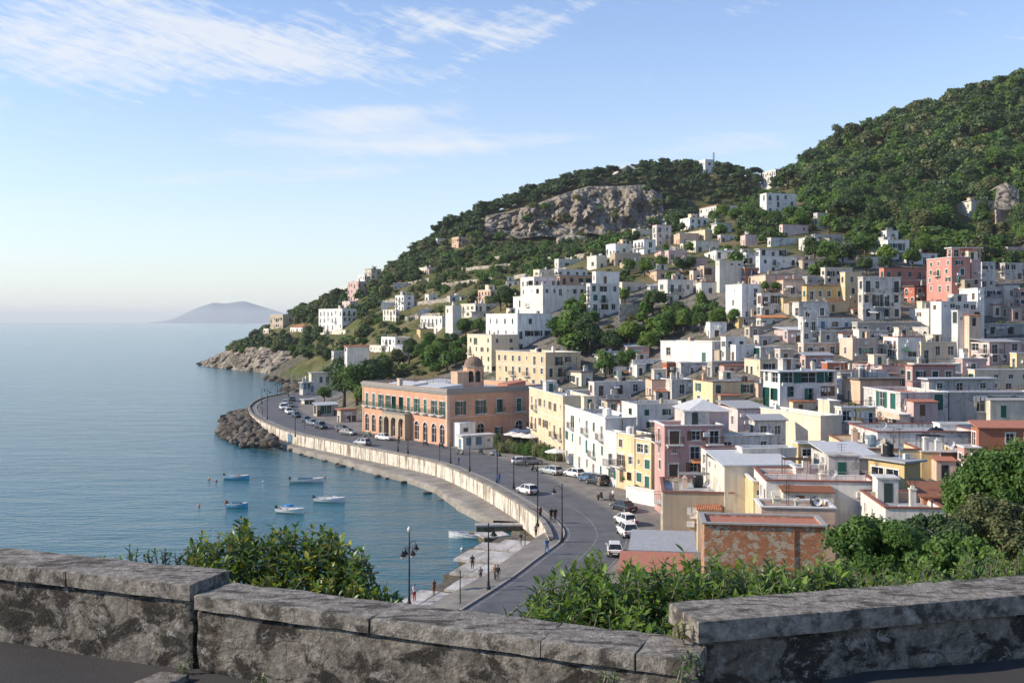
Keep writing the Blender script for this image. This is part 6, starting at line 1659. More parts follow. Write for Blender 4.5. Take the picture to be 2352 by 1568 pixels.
# bushes clinging to the cliff
def cliff_bushes():
    rng = random.Random(17)
    for k in range(46):
        u = rng.uniform(1120, 1515); t = rng.random(); v0 = np.interp(u, [1112, 1240, 1350, 1480, 1520], [500, 470, 432, 430, 455]); v = v0 + (545 - v0) * t
        if mnoise.noise(Vector((u * .012, v * .03, 0))) < -.05: continue
        p = at(u, v, 630 - 28 * t - 4); tree('shrub', (p.x, p.y, p.z - 1.2), rng.uniform(2.2, 4.6), 'bush clinging to the bare limestone cliff', 'bushes clinging to the cliff', 'far', rng, 1.2)
cliff_bushes()
# ------------------------------------------------------------------ breakwater boulders
def boulders():
    rng = random.Random(12); meshes = []
    for k in range(7):
        bm = bmesh.new(); bmesh.ops.create_icosphere(bm, subdivisions=2, radius=1.0)
        sx, sy, sz = rng.uniform(.9, 1.4), rng.uniform(.7, 1.0), rng.uniform(.5, .75)
        cuts = [Vector((rng.gauss(0, 1), rng.gauss(0, 1), rng.gauss(0, 1))).normalized() for _ in range(7)]
        for v in bm.verts:
            d = v.co.copy()
            for c in cuts:
                t = d.dot(c)
                if t > .72: d -= c * (t - .72) * .9
            d *= 1 + .12 * mnoise.noise(d * 1.7 + Vector((k * 3.1, 0, 0)))
            v.co = Vector((d.x * sx, d.y * sy, d.z * sz))
        m = bpy.data.meshes.new('boulder'); bm.to_mesh(m); bm.free(); m.materials.append(MATS['boulder']); meshes.append(m)
    A = [(596, 1000), (560, 1000)]
    outline = np.array([V('L', *p) for p in ((230, 800), (240, 700), (440, 590), (650, 560), (690, 700), (760, 860), (940, 940), (990, 1040), (860, 1075), (560, 1075), (300, 1000), (215, 880))], float)
    n_ = 0; pts = []
    for tries in range(4000):
        u, v = rng.uniform(500, 640), rng.uniform(935, 1025)
        if not in_poly(outline, np.array([u]), np.array([v]))[0]: continue
        # pile height falls away from the wall towards the water
        p = on(u, v, 1.0); d = float(np.hypot(WALL[:, 0] - p.x, WALL[:, 1] - p.y).min())
        z = max(-.2, 2.6 - d * .20); p = on(u, v, z)
        if any((p.x - q[0]) ** 2 + ((p.y - q[1]) * .75) ** 2 < 2.0 for q in pts): continue
        pts.append((p.x, p.y)); s = rng.uniform(.95, 1.75)
        o = link('boulder', rng.choice(meshes), None, (p.x, p.y, z - .25), 0, s); o.rotation_euler = (rng.uniform(-.4, .4), rng.uniform(-.4, .4), rng.uniform(0, 6.28))
        tag(o, 'grey brown boulder of the breakwater heaped against the sea wall', 'boulder', 'boulders of the breakwater'); n_ += 1
        if n_ > 170: break
    # fallen rocks along the headland's waterline
    jj, ii = np.where((np.abs(ZZ) < 1.6) & (YY > 385) & (XX < -78) & (YY < 670)); order = list(zip(jj, ii)); rng.shuffle(order); got = []
    for j, i in order:
        x, y = gx[i] + rng.uniform(-1, 1), gy[j] + rng.uniform(-1, 1)
        if any((x - a) ** 2 + (y - b) ** 2 < 9 for a, b in got) or len(got) > 85: continue
        got.append((x, y)); s = rng.uniform(1.2, 3.2); o = link('shore_boulder', rng.choice(meshes), None, (x, y, ZZ[j, i] * .5), 0, (s, s, s * rng.uniform(.7, 1.3))); o.rotation_euler = (rng.uniform(-.5, .5), rng.uniform(-.5, .5), rng.uniform(0, 6.28))
        tag(o, 'rock lying at the foot of the headland', 'rock', 'rocks along the foot of the headland')
    for (ref, cnt, lab, grp) in (([(x, y) for x, y in QEDGE[::2]], 1, 'low stone lying along the quay edge at the waterline', 'stones along the quay edge'),):
        for (x, y) in ref:
            if rng.random() < .45 or y < 150: continue
            s = rng.uniform(.35, .7); o = link('stone', rng.choice(meshes), None, (x - .6 + rng.uniform(-.5, .5), y - .5, rng.uniform(-.1, .25)), rng.uniform(0, 6), (s * 1.3, s, s * .7)); tag(o, lab, 'stone', grp)
boulders()

# ------------------------------------------------------------------ cars
for nm, c_ in (('white', (.72, .72, .71)), ('silver', (.42, .45, .45)), ('grey', (.18, .19, .20)), ('dark', (.025, .03, .035)), ('blue', (.06, .12, .22)), ('green', (.07, .22, .15)), ('red', (.35, .03, .02))):
    q = NT('car_' + nm); q.end(c_, .28, .25 if nm == 'silver' else 0.0, .5); q.b.inputs['Coat Weight'].default_value = .5
m_plain('tyre', (.02, .02, .02), .9); m_plain('rim', (.45, .45, .46), .35, .8); m_plain('lamp_red', (.40, .02, .015), .3); m_plain('lamp_clear', (.75, .75, .72), .2); m_plain('plate', (.72, .72, .68), .6); m_plain('bumper', (.04, .04, .042), .6)
def car_parts(style, colour):
    def make():
        Lh, w = {'hatch': (1.95, .84), 'sedan': (2.2, .86), 'suv': (2.1, .90), 'estate': (2.3, .88)}[style]
        top = {'hatch': 1.46, 'sedan': 1.42, 'suv': 1.70, 'estate': 1.48}[style]
        sh = .92 if style != 'suv' else 1.02
        st = [(-Lh, .62, .80, sh - .12), (-Lh + .18, .30, .95, sh), (-1.0, .24, 1.0, sh + .02), (.3, .22, 1.0, sh), (1.0, .24, .99, sh - .04), (Lh - .45, .26, .95, sh - .14), (Lh - .1, .32, .86, sh - .26), (Lh, .45, .74, sh - .34)]
        body = MB(); b0 = 0
        for (x, zb, kw, zs) in st:
            ww = w * kw
            body.v += [(x, -ww * .92, zb), (x, -ww, zb + .18), (x, -ww * .99, (zb + zs) / 2 + .08), (x, -ww * .90, zs), (x, 0, zs + .03), (x, ww * .90, zs), (x, ww * .99, (zb + zs) / 2 + .08), (x, ww, zb + .18), (x, ww * .92, zb)]
        n9 = 9
        for i in range(len(st) - 1):
            for k in range(n9 - 1): body.f.append((i * n9 + k, (i + 1) * n9 + k, (i + 1) * n9 + k + 1, i * n9 + k + 1))
            body.f.append((i * n9 + 8, (i + 1) * n9 + 8, (i + 1) * n9, i * n9))
        body.f.append(tuple(range(9))); body.f.append(tuple((len(st) - 1) * n9 + k for k in range(9))[::-1])
        rear = {'hatch': -Lh + .12, 'sedan': -Lh + .75, 'suv': -Lh + .10, 'estate': -Lh + .15}[style]; rt_ = {'hatch': .42, 'sedan': .55, 'suv': .22, 'estate': .45}[style]
        fx, ft = .98 if style != 'suv' else 1.05, .78
        g = MB(); z0 = sh - .02
        g.hexa([(rear, -w * .88, z0), (fx, -w * .88, z0 - .03), (fx, w * .88, z0 - .03), (rear, w * .88, z0), (rear + rt_, -w * .68, top - .06), (fx - ft, -w * .68, top - .05), (fx - ft, w * .68, top - .05), (rear + rt_, w * .68, top - .06)])
        r = MB()
        r.hexa([(rear + rt_ - .06, -w * .70, top - .065), (fx - ft + .05, -w * .70, top - .055), (fx - ft + .05, w * .70, top - .055), (rear + rt_ - .06, w * .70, top - .065), (rear + rt_ + .05, -w * .6, top), (fx - ft - .1, -w * .6, top), (fx - ft - .1, w * .6, top), (rear + rt_ + .05, w * .6, top)])
        for s_ in (-1, 1):   # pillars
            for (xa, xb) in ((rear, rear + rt_), (fx, fx - ft), (-.35, -.30)):
                r.hexa([(xa - .05, s_ * w * .895 - .02, z0), (xa + .05, s_ * w * .895 - .02, z0), (xa + .05, s_ * w * .895 + .02, z0), (xa - .05, s_ * w * .895 + .02, z0), (xb - .05, s_ * w * .69 - .02, top - .05), (xb + .05, s_ * w * .69 - .02, top - .05), (xb + .05, s_ * w * .69 + .02, top - .05), (xb - .05, s_ * w * .69 + .02, top - .05)])
        wh, rim = MB(), MB()
        wh.lathe([(.20, -.10), (.30, -.11), (.325, -.06), (.325, .06), (.30, .11), (.20, .10)], 14); rim.lathe([(.20, -.112), (.05, -.125), (.01, -.125)], 10); rim.lathe([(.20, .112), (.05, .125), (.01, .125)], 10)
        hl, tl, pl, bp, mi = MB(), MB(), MB(), MB(), MB()
        hl.box(-.06, .08, -.17, .17, -.07, .07); tl.box(-.05, .04, -.13, .13, -.10, .10); pl.box(-.012, .0, -.26, .26, -.055, .055)
        bp.box(-Lh - .06, -Lh + .1, -w * .84, w * .84, .36, .56); mi.box(-.08, .06, -.09, .09, -.06, .07)
        cm = MATS['car_' + colour]
        return dict(body=body.mesh('body', cm, False), glass=g.mesh('windows', MATS['glass_dark']), roof=r.mesh('roof', cm), tyre=wh.mesh('tyre', MATS['tyre'], True), rim=rim.mesh('rim', MATS['rim']), hl=hl.mesh('headlight', MATS['lamp_clear']),
                    tl=tl.mesh('tail_light', MATS['lamp_red']), pl=pl.mesh('number_plate', MATS['plate']), bp=bp.mesh('bumper', MATS['bumper']), mi=mi.mesh('mirror', cm), L=Lh, w=w, sh=sh)
    return cached(('car', style, colour), make)
def car(u, v, ang, style, colour, label, z=ZR + .01, group=None, p=None):
    P = car_parts(style, colour); p = p or on(u, v, z)
    root = tag(link('car', None, None, p, R(ang)), label, 'car', group)
    for nm, k in (('body', 'body'), ('windows', 'glass'), ('roof', 'roof'), ('bumper', 'bp')): link(nm, P[k], root)
    for x in (-P['L'] + .75, P['L'] - .80):
        for y in (-P['w'] + .10, P['w'] - .10):
            t = link('wheel', P['tyre'], root, (x, y, .32)); t.rotation_euler = (R(90), 0, 0); link('rim', P['rim'], t)
    for s in (-1, 1):
        link('headlight', P['hl'], root, (P['L'] - .12, s * (P['w'] - .26), P['sh'] - .33)); link('tail_light', P['tl'], root, (-P['L'] + .02, s * (P['w'] - .20), P['sh'] - .22)); link('mirror', P['mi'], root, (.62, s * (P['w'] + .06), P['sh'] + .05))
    link('number_plate', P['pl'], root, (-P['L'] - .07, 0, .47))
    FOOT.append((p.x, p.y))
    return root
CARS = [('V', 1412, 1272, 86, 'hatch', 'white', 'white hatchback nearest the viewpoint, parked by the low shed'), ('V', 1440, 1229, 98, 'suv', 'white', 'white estate car parked behind the nearest white hatchback'), ('V', 1436, 1203, 108, 'hatch', 'white', 'white car mostly hidden in front of the white estate car'),
        ('V', 1432, 1172, 118, 'sedan', 'dark', 'dark grey saloon parked by the garden wall on the bend'), ('V', 1352, 1105, 128, 'hatch', 'blue', 'dark blue small car parked in front of the white street house'), ('V', 1318, 1094, 128, 'hatch', 'white', 'white small car parked before the white street house'),
        ('V', 1266, 1088, 128, 'estate', 'silver', 'silver green estate car parked at the left of the street row'), ('V', 1211, 1133, 122, 'hatch', 'white', 'white small car driving on the sea side of the bend'), ('V', 1200, 1066, 25, 'hatch', 'white', 'white car parked in front of the green hedge'), ('V', 1222, 1066, 20, 'hatch', 'grey', 'grey car parked beside the white one at the hedge'),
        ('V', 883, 1010, -40, 'sedan', 'white', 'white saloon parked by the palazzo front'), ('V', 832, 1022, 140, 'hatch', 'silver', 'silver white car driving below the palazzo'), ('V', 800, 998, -36, 'sedan', 'grey', 'grey saloon parked left of the palazzo'), ('V', 787, 991, -36, 'hatch', 'dark', 'dark car parked just behind the grey saloon'),
        ('V', 737, 984, -52, 'suv', 'dark', 'large dark car, right of three parked together'), ('V', 718, 976, -52, 'sedan', 'grey', 'grey dark car in the middle of three parked together'), ('V', 704, 969, -54, 'hatch', 'dark', 'dark car, left of three parked together'),
        ('V', 664, 950, -66, 'suv', 'white', 'white car, nearest of the white cars at the far bend'), ('V', 650, 940, -68, 'suv', 'white', 'white car, leftmost at the far bend'), ('V', 655, 929, -80, 'hatch', 'white', 'white car, farthest of the white cars at the far bend'), ('V', 671, 921, -85, 'hatch', 'dark', 'dark car farthest along the bend'), ('V', 668, 934, -75, 'sedan', 'grey', 'grey car between the white cars at the far bend'), ('V', 681, 958, -60, 'hatch', 'dark', 'dark small car parked by the kiosk corner'),
        ('V', 1370, 1112, 125, 'suv', 'dark', 'black car at the right end of the street row')]
for (rg, u, v, an, stl, cl, lab) in CARS: car(u, v, an, stl, cl, lab)

# ------------------------------------------------------------------ scooters
def scooter_parts(colour):
    def make():
        b = MB(); b.hexa([(-.75, -.16, .42), (.1, -.16, .30), (.1, .16, .30), (-.75, .16, .42), (-.85, -.13, .72), (-.05, -.13, .70), (-.05, .13, .70), (-.85, .13, .72)]); b.box(.05, .5, -.17, .17, .26, .32)
        b.hexa([(.45, -.2, .28), (.55, -.2, .30), (.55, .2, .30), (.45, .2, .28), (.30, -.17, .92), (.40, -.15, .95), (.40, .15, .95), (.30, .17, .92)])
        s = MB(); s.hexa([(-.85, -.13, .725), (-.05, -.12, .705), (-.05, .12, .705), (-.85, .13, .725), (-.8, -.1, .83), (-.1, -.1, .80), (-.1, .1, .80), (-.8, .1, .83)])
        h = MB(); h.tube([(.32, -.33, 1.05), (.36, 0, 1.0), (.32, .33, 1.05)], .025, 6); h.tube([(.36, 0, 1.0), (.55, 0, .45), (.62, 0, .25)], .03, 6); h.box(.36, .48, -.09, .09, .86, 1.02)
        w = MB(); w.lathe([(.10, -.05), (.22, -.05), (.25, 0), (.22, .05), (.10, .05)], 12)
        return b.mesh('body', MATS['car_' + colour]), s.mesh('seat', MATS['bumper']), h.mesh('handlebar', MATS['bumper']), w.mesh('wheel', MATS['tyre'], True)
    return cached(('scooter', colour), make)
SCOOT = [('E', 725, 755, -45, 'dark', 'dark scooter parked by the palazzo arches'), ('E', 868, 775, -50, 'dark', 'dark scooter parked at the palazzo corner'), ('E', 1035, 835, 140, 'grey', 'grey motor scooter driving past the palazzo corner'), ('E', 1220, 830, -60, 'dark', 'dark scooter parked by the white kiosk'), ('E', 1340, 848, -30, 'silver', 'silver scooter parked left of the hedge'),
         ('E', 1362, 850, -20, 'blue', 'blue scooter parked right at the hedge corner'), ('E', 1602, 940, -50, 'dark', 'dark scooter parked right of the hedge cars'), ('E', 215, 670, -40, 'green', 'green scooter parked by the left end of the palazzo'), ('E', 1700, 985, 130, 'dark', 'dark scooter parked at the kerb before the silver estate'), ('H', 598, 430, 60, 'dark', 'dark scooter parked on the pavement at the bend'), ('H', 690, 440, 80, 'grey', 'grey scooter parked near the garden wall')]
for (rg, x, y, an, cl, lab) in SCOOT:
    b, s, h, w = scooter_parts(cl); root = tag(link('scooter', None, None, on(*V(rg, x, y), ZR + .03), R(an)), lab, 'scooter')
    link('body', b, root); link('seat', s, root); link('handlebar', h, root)
    for x_ in (-.6, .66): t = link('wheel', w, root, (x_, 0, .25)); t.rotation_euler = (R(90), 0, 0)

# ------------------------------------------------------------------ boats and buoys
m_plain('boat_white', (.76, .75, .72), .4); m_plain('boat_blue', (.10, .38, .56), .4); m_plain('boat_cover', (.03, .09, .14), .8); m_plain('boat_azure', (.05, .22, .50), .6); m_plain('boat_wood', (.30, .20, .12), .7); m_plain('motor', (.03, .03, .033), .4)
m_plain('buoy_red', (.42, .07, .035), .6); m_plain('buoy_orange', (.60, .22, .08), .6); m_plain('buoy_white', (.7, .68, .62), .6)
def boat(u, v, ang, Lb, beam, hullm, label, kind):
    root = tag(link('boat', None, None, on(u, v, 0.0), R(ang)), label, 'boat')
    n_ = 11; hull, band, deck = MB(), MB(), MB(); rings = []
    for i in range(n_):
        t = i / (n_ - 1); x = -Lb / 2 + Lb * t; k = max(.03, (1 - max(0, (t - .35) / .65) ** 2.4) * (.86 + .14 * min(1, t / .3))); b = beam / 2 * k
        sheer = .48 + .30 * max(0, t - .4) ** 1.5 * 2 + .04; keel = -.25 + .35 * max(0, t - .75) * 1.6
        rings.append((x, b, sheer, keel))
    for (x, b, s, k) in rings: hull.v += [(x, -b, s), (x, -b * .93, s * .45), (x, -b * .70, .0), (x, 0, k), (x, b * .70, .0), (x, b * .93, s * .45), (x, b, s)]
    for i in range(n_ - 1):
        for j in range(6): hull.f.append((i * 7 + j, i * 7 + j + 1, (i + 1) * 7 + j + 1, (i + 1) * 7 + j))
    hull.f.append(tuple(range(7)))
    hull.obj('hull', MATS[hullm], root, smooth=False)
    for (a, b_) in zip(rings, rings[1:]):
        for s_ in (-1, 1):
            band.hexa([(a[0], s_ * a[1] - .05, a[2] - .02), (b_[0], s_ * b_[1] - .05, b_[2] - .02), (b_[0], s_ * b_[1] + .05, b_[2] - .02), (a[0], s_ * a[1] + .05, a[2] - .02), (a[0], s_ * a[1] - .05, a[2] + .05), (b_[0], s_ * b_[1] - .05, b_[2] + .05), (b_[0], s_ * b_[1] + .05, b_[2] + .05), (a[0], s_ * a[1] + .05, a[2] + .05)])
        lo = .18 if a[0] < Lb * .22 else a[2] - .04; lo2 = .18 if b_[0] <= Lb * .22 else b_[2] - .04
        deck.poly([(a[0], -a[1] * .95, lo), (b_[0], -b_[1] * .95, lo2), (b_[0], b_[1] * .95, lo2), (a[0], a[1] * .95, lo)])
    band.obj('gunwale', MATS['boat_white'], root); deck.obj('deck', MATS['boat_white'], root)
    for x in (-Lb * .25, 0): m = MB(); m.box(x, x + .28, -beam * .42, beam * .42, .34, .40); m.obj('bench', MATS['boat_wood'], root)
    m = MB(); x = -Lb / 2; m.hexa([(x - .42, -.15, .55), (x - .05, -.13, .55), (x - .05, .13, .55), (x - .42, .15, .55), (x - .38, -.12, .98), (x - .1, -.10, .92), (x - .1, .10, .92), (x - .38, .12, .98)]); m.box(x - .26, x - .12, -.06, .06, -.35, .55); m.obj('outboard_motor', MATS['motor'], root)
    if kind == 'cover':
        m = MB(); m.hexa([(-Lb * .32, -beam * .44, .52), (Lb * .15, -beam * .45, .56), (Lb * .15, beam * .45, .56), (-Lb * .32, beam * .44, .52), (-Lb * .28, -.1, .80), (Lb * .12, -.1, .84), (Lb * .12, .1, .84), (-Lb * .28, .1, .80)]); m.obj('cover', MATS['boat_cover'], root)
    if kind == 'canopy':
        m = MB(); m.lathe([(.72, .95), (.70, 1.08), (.5, 1.2), (.05, 1.24)], 12, (-Lb * .08, 0, 0)); m.obj('canopy', MATS['boat_azure'], root)
        for x in (-.5, .5):
            for y in (-.5, .5): m = MB(); m.tube([(-Lb * .08 + x, y, .3), (-Lb * .08 + x, y, 1.0)], .02, 5); m.obj('canopy_pole', MATS['rim'], root)
    if kind in ('cabin', 'canopy'):
        m = MB(); m.hexa([(Lb * .06, -beam * .36, .50), (Lb * .36, -beam * .22, .62), (Lb * .36, beam * .22, .62), (Lb * .06, beam * .36, .50), (Lb * .08, -beam * .28, .84), (Lb * .32, -beam * .16, .74), (Lb * .32, beam * .16, .74), (Lb * .08, beam * .28, .84)]); m.obj('cuddy', MATS['boat_white'], root)
    if kind == 'open': m = MB(); m.box(-.2, .45, -.3, .3, .18, .75); m.obj('engine_box', MATS['boat_wood'], root)
    return root
boat(545, 1100, -12, 4.6, 1.75, 'boat_blue', 'blue hulled open boat with a dark outboard, farthest left', 'open')
boat(706, 1107, 2, 5.6, 1.9, 'boat_white', 'white boat with a dark cover along its side, farthest right', 'cover')
boat(758, 1152, -10, 4.8, 1.8, 'boat_white', 'white boat with a pale fore deck, rightmost in the bay', 'cabin')
boat(547, 1165, -12, 3.2, 1.4, 'boat_blue', 'small pale blue rowing boat beside a red buoy', 'cover')
boat(668, 1177, -18, 4.4, 1.75, 'boat_white', 'white boat with a round blue canopy, nearest of the five', 'canopy')
u_, v_ = V('M', 1190, 1050); boat(u_ + 8, v_ - 2, 176, 6.2, 1.7, 'boat_white', 'flat pale boat moored at the end of the short jetty', 'open')
for k, (u, v, mt, lab, s) in enumerate(((480, 1101, 'buoy_orange', 'pale orange buoy, leftmost of the pair beside the blue boat', .32), (496.5, 1105, 'buoy_red', 'red buoy between the orange buoy and the blue boat', .3), (457, 1161, 'buoy_orange', 'small orange buoy alone at the far left', .28), (519, 1153, 'buoy_red', 'tall red buoy left of the small rowing boat', .36), (605, 1106, 'buoy_white', 'white float right of the blue boat', .25), (1061, 1261, 'buoy_white', 'white float near the bathing platform', .28), (746, 1096, 'buoy_orange', 'dark orange buoy behind the covered white boat', .3))):
    s *= .72; m = MB(); m.lathe([(.01, -.9 * s), (.8 * s, -.4 * s), (s, .2 * s), (.8 * s, .8 * s), (.25 * s, 1.1 * s), (.2 * s, 1.6 * s), (.02, 1.65 * s)], 12)
    tag(m.obj('buoy', MATS[mt], None, on(u, v, 0), smooth=True), lab, 'buoy')

# ------------------------------------------------------------------ street lamps and poles
m_plain('lamp_iron', (.015, .017, .018), .5, .3); m_plain('lamp_globe', (.62, .60, .56), .3)
def lamp(p, h, heads, label, arms=1.0, ang=0.0):
    root = tag(link('street_lamp', None, None, p, ang), label, 'lamp')
    m = MB(); m.lathe([(.20, 0), (.20, .35), (.13, .45), (.11, .9), (.085, 1.0), (.07, h * .5), (.055, h - .2), (.09, h - .18), (.05, h - .1), (.02, h)], 8); m.obj('pole', MATS['lamp_iron'], root)
    for (az, z, ln) in heads:
        ca, sa = math.cos(az), math.sin(az); ar = MB()
        pts = [(0, 0, z), (ca * ln * .35, sa * ln * .35, z + .38), (ca * ln * .8, sa * ln * .8, z + .42), (ca * ln, sa * ln, z + .18), (ca * ln, sa * ln, z - .02)]
        ar.tube(pts, .03, 6); a = ar.obj('arm', MATS['lamp_iron'], root)
        sh = MB(); sh.lathe([(.05, .12), (.10, .05), (.16, -.10), (.34, -.30), (.35, -.33)], 12, (ca * ln, sa * ln, z)); sh.obj('lamp_shade', MATS['lamp_iron'], a)
        gl = MB(); gl.lathe([(.2, -.30), (.22, -.42), (.15, -.58), (.02, -.64)], 10, (ca * ln, sa * ln, z)); gl.obj('globe', MATS['lamp_globe'], a, smooth=True)
    return root
p = on(940, 1390, 1.5); lp = lamp(p, 6.9, [(math.pi, 4.95, .62), (math.pi * .86, 5.1, .42), (0.0, 5.6, .62), (-.35, 5.1, .34)], 'ornate four armed black lamp post at the end of the slabs, nearest the viewpoint')
m = MB(); m.lathe([(.12, 6.9), (.2, 7.02), (.2, 7.15), (.1, 7.35), (.02, 7.4)], 10); m.obj('globe', MATS['lamp_globe'], lp, smooth=True)
LAMPS = [(1122, 1357, 2.9, 6.4, 'black lamp post beside the person on the near pavement', [(.3, 5.5, .5)]), (1291, 1243, 3.1, 6.6, 'black lamp post with a hanging lantern at the bend', [(math.pi, 5.9, .95)]), (1235, 1209, 3.15, 7.4, 'tall black lamp post on the sea wall at the bend', []),
         (1142, 1108, 3.15, 6.0, 'black lamp post beside the person in blue', []), (1079, 1082, 3.15, 6.1, 'black lamp post in the middle of the sea wall', []), (1180, 1122, 3.1, 5.0, 'thin black post with a furled top near the driving white car', []), (1035, 1064, 3.15, 3.6, 'short black lamp post left of the middle one', []), (937, 1042, 3.15, 3.0, 'short dark lamp post opposite the palazzo porch', []),
         (914, 1037, 3.15, 3.0, 'short dark lamp post left of the porch', []), (614, 964, 3.1, 8.0, 'tall black lamp post at the breakwater bend', [(0, 7.2, .6)]), (678, 1003, 3.15, 6.0, 'black lamp post near the blue door of the sea wall', []), (637, 909, 3.1, 4.6, 'double armed lamp post at the far end of the road', [(0, 4.0, .7), (math.pi, 4.0, .7)]),
         (663, 911, 3.1, 5.0, 'lamp post at the far end of the road by the kiosks', []), (601, 928, 3.1, 5.0, 'lamp post left at the far bend', [(0, 4.4, .8)]), (646, 905, 3.1, 4.0, 'thin lamp post on the far bend by the sea', [(0, 3.6, .5)])]
for (u, v, z, h, lab, heads) in LAMPS: lamp(on(u, v, z), h, heads, lab)
for (u, v, z, h, lab) in ((1057, 1396, 2.6, 3.3, 'thin dark post on the near pavement edge'), (1206, 1268, 1.5, 2.6, 'thin dark post standing on the pale slabs'), (1010, 1058, 3.15, 3.2, 'thin post on the sea wall left of the short lamp'), (603, 962, 3.1, 3.0, 'dark furled parasol post at the breakwater bend'), (700, 985, 3.1, 2.0, 'thin post by the three parked dark cars')):
    m = MB(); m.lathe([(.10, 0), (.09, .12), (.05, .15), (.045, h - .1), (.07, h - .08), (.06, h), (.01, h + .02)], 8); tag(m.obj('post', MATS['lamp_iron'], None, on(u, v, z)), lab, 'post')

# ------------------------------------------------------------------ people
CLOTH = {'blue': (.05, .16, .40), 'black': (.02, .02, .022), 'white': (.7, .68, .65), 'red': (.40, .06, .05), 'khaki': (.33, .27, .17), 'grey': (.16, .16, .17), 'brown': (.16, .07, .04)}
for k_, c_ in CLOTH.items(): m_plain('cloth_' + k_, c_, .85)
m_plain('skin', (.36, .22, .15), .6); m_plain('hair', (.03, .02, .015), .7)
def person(u, v, z, h, face, shirt, legs, label, pose='stand'):
    def make():
        body = BODY[pose].copy()
        for nm in ('skin', 'cloth_' + shirt, 'cloth_' + legs, 'hair', 'bumper'): body.materials.append(MATS[nm])
        for f in body.polygons:
            c = f.center; arm = abs(c.y) > .21
            f.material_index = 4 if c.z < .075 else (3 if c.z > 1.63 or (c.z > 1.54 and c.x < .0) else (0 if c.z > 1.46 or (arm and c.z < 1.12) else (1 if c.z > .98 or arm else 2))); f.use_smooth = True
        return body
    return tag(link('person', cached(('person', pose, shirt, legs), make), None, on(u, v, z), face, h / 1.75), label, 'person')
PEOPLE = [(1143, 1337, 2.9, 1.78, 1.2, 'black', 'grey', 'person in dark clothes standing on the near pavement by the lamp', 'stand'), (1137, 1332, 2.9, 1.6, .6, 'brown', 'black', 'shorter person in brown beside the one in dark clothes', 'stand'), (1256, 1271, 3.1, 1.75, 2.0, 'blue', 'blue', 'person in blue walking along the near kerb', 'walk'), (1146, 1110, 3.15, 1.78, 2.2, 'blue', 'blue', 'person in blue standing by a lamp on the sea wall', 'stand'),
          (1053, 1069, 3.15, 1.6, 2.2, 'blue', 'grey', 'person in bright blue on the middle of the sea wall', 'stand'), (1266, 1198, 3.15, 1.85, 2.0, 'black', 'black', 'person in black, left of the pair at the bend', 'stand'), (1275, 1199, 3.15, 1.9, 2.0, 'black', 'black', 'person in black, right of the pair at the bend', 'stand'), (1241, 1192, 3.15, 1.7, 2.2, 'brown', 'black', 'person behind the tall lamp post on the wall', 'stand'),
          (1376, 1117, 3.1, 1.7, 1.0, 'khaki', 'khaki', 'person in khaki by the white street house corner', 'stand'), (1372, 1113, 3.1, 1.65, 2.0, 'white', 'khaki', 'person in white beside the one in khaki', 'stand'), (1408, 1150, 3.1, 1.75, 3.4, 'white', 'black', 'person in white with dark trousers before the garden wall', 'walk'), (952, 1380, 1.55, 1.7, 2.5, 'white', 'red', 'bather in white and red on the near slabs', 'stand'), (997, 1366, 1.55, 1.6, 2.5, 'brown', 'brown', 'tanned bather standing on the near slabs', 'stand'),
          (1085, 1306, 1.55, 1.6, 1.5, 'black', 'black', 'person in black in the middle of the slabs', 'stand'), (1104, 1334, 1.6, 1.5, 1.5, 'grey', 'black', 'person in grey crouched group left of the lamp', 'walk'), (1196, 1252, 1.55, 1.6, 1.2, 'black', 'grey', 'person in dark top on the far slabs', 'stand'), (1231, 1233, 3.1, 1.6, 2.0, 'khaki', 'black', 'person at the near end of the sea wall', 'stand'),
          (838, 1010, 3.1, 1.7, 0, 'grey', 'black', 'person in grey by the palazzo left end', 'walk'), (917, 1018, 3.1, 1.7, 0, 'black', 'black', 'person in black before the palazzo porch', 'stand'), (1458, 1217, 3.1, 1.65, 0, 'white', 'white', 'person in white beside the white estate car', 'stand')]
for a_ in PEOPLE: person(*a_)

# ------------------------------------------------------------------ seafront kiosks, canopies, hedges
def kz(reg, x, y, z=3.05): u, v = V(reg, x, y); return on(u, v, z).y
KIOSK = [('L', 1490, 1520, 1890, 75, 260, 'O', WH, 'white seafront bar with a wide flat slab roof', dict(st=1, wr=4, big=1.6, roof='slab', roofm='roof_pale', Y=362, under=4, h=5.2)),
         ('L', 1350, 1400, 1560, 170, 330, 'N', 'shutter_blue', 'small seafront pavilion with blue panels', dict(st=1, wl=2, wr=3, big=1.5, roof='slab', roofm='roof_pale', Y=338, under=3, h=3.2)),
         ('L', 1385, 1420, 1570, 415, 600, 'O', GREEN, 'white and green kiosk with a rounded awning by the road', dict(st=1, wl=1, wr=2, big=1.5, roof='slab', roofm='roof_pale', Y=300, under=2, h=3.4)),
         ('L', 1550, 1600, 1900, 500, 700, 'T', GREEN, 'low seafront veranda with green awnings behind parked cars', dict(st=1, wl=1, wr=4, big=1.6, roof='mono', roofm='roof_pale', Y=262, under=2, h=3.3)),
         ('L', 1900, 1940, 2170, 545, 790, 'T', BR, 'low tan shop building left of the palazzo', dict(st=1, wl=1, wr=3, big=1.4, roof='slab', roofm='roof_terra', Y=247, under=2, h=3.6)),
         ('E', 1030, 1060, 1330, 690, 790, 'W', 'shutter_blue', 'white kiosk with pale blue doors before the palazzo corner', dict(st=1, wl=1, wr=3, big=1.3, roof='slab', roofm='roof_pale', Y=kz('E', 1060, 790), under=2, h=2.5)),
         ('H', 800, 830, 1000, 330, 440, 'W', NO, 'sloping white garden wall by the dark saloon', dict(st=1, wl=0, wr=0, Y=kz('H', 830, 440), under=2, h=1.9, clut=0, b=.8, th=-52, a=6))]
for sp_ in KIOSK: house(*sp_[:9], **sp_[9])
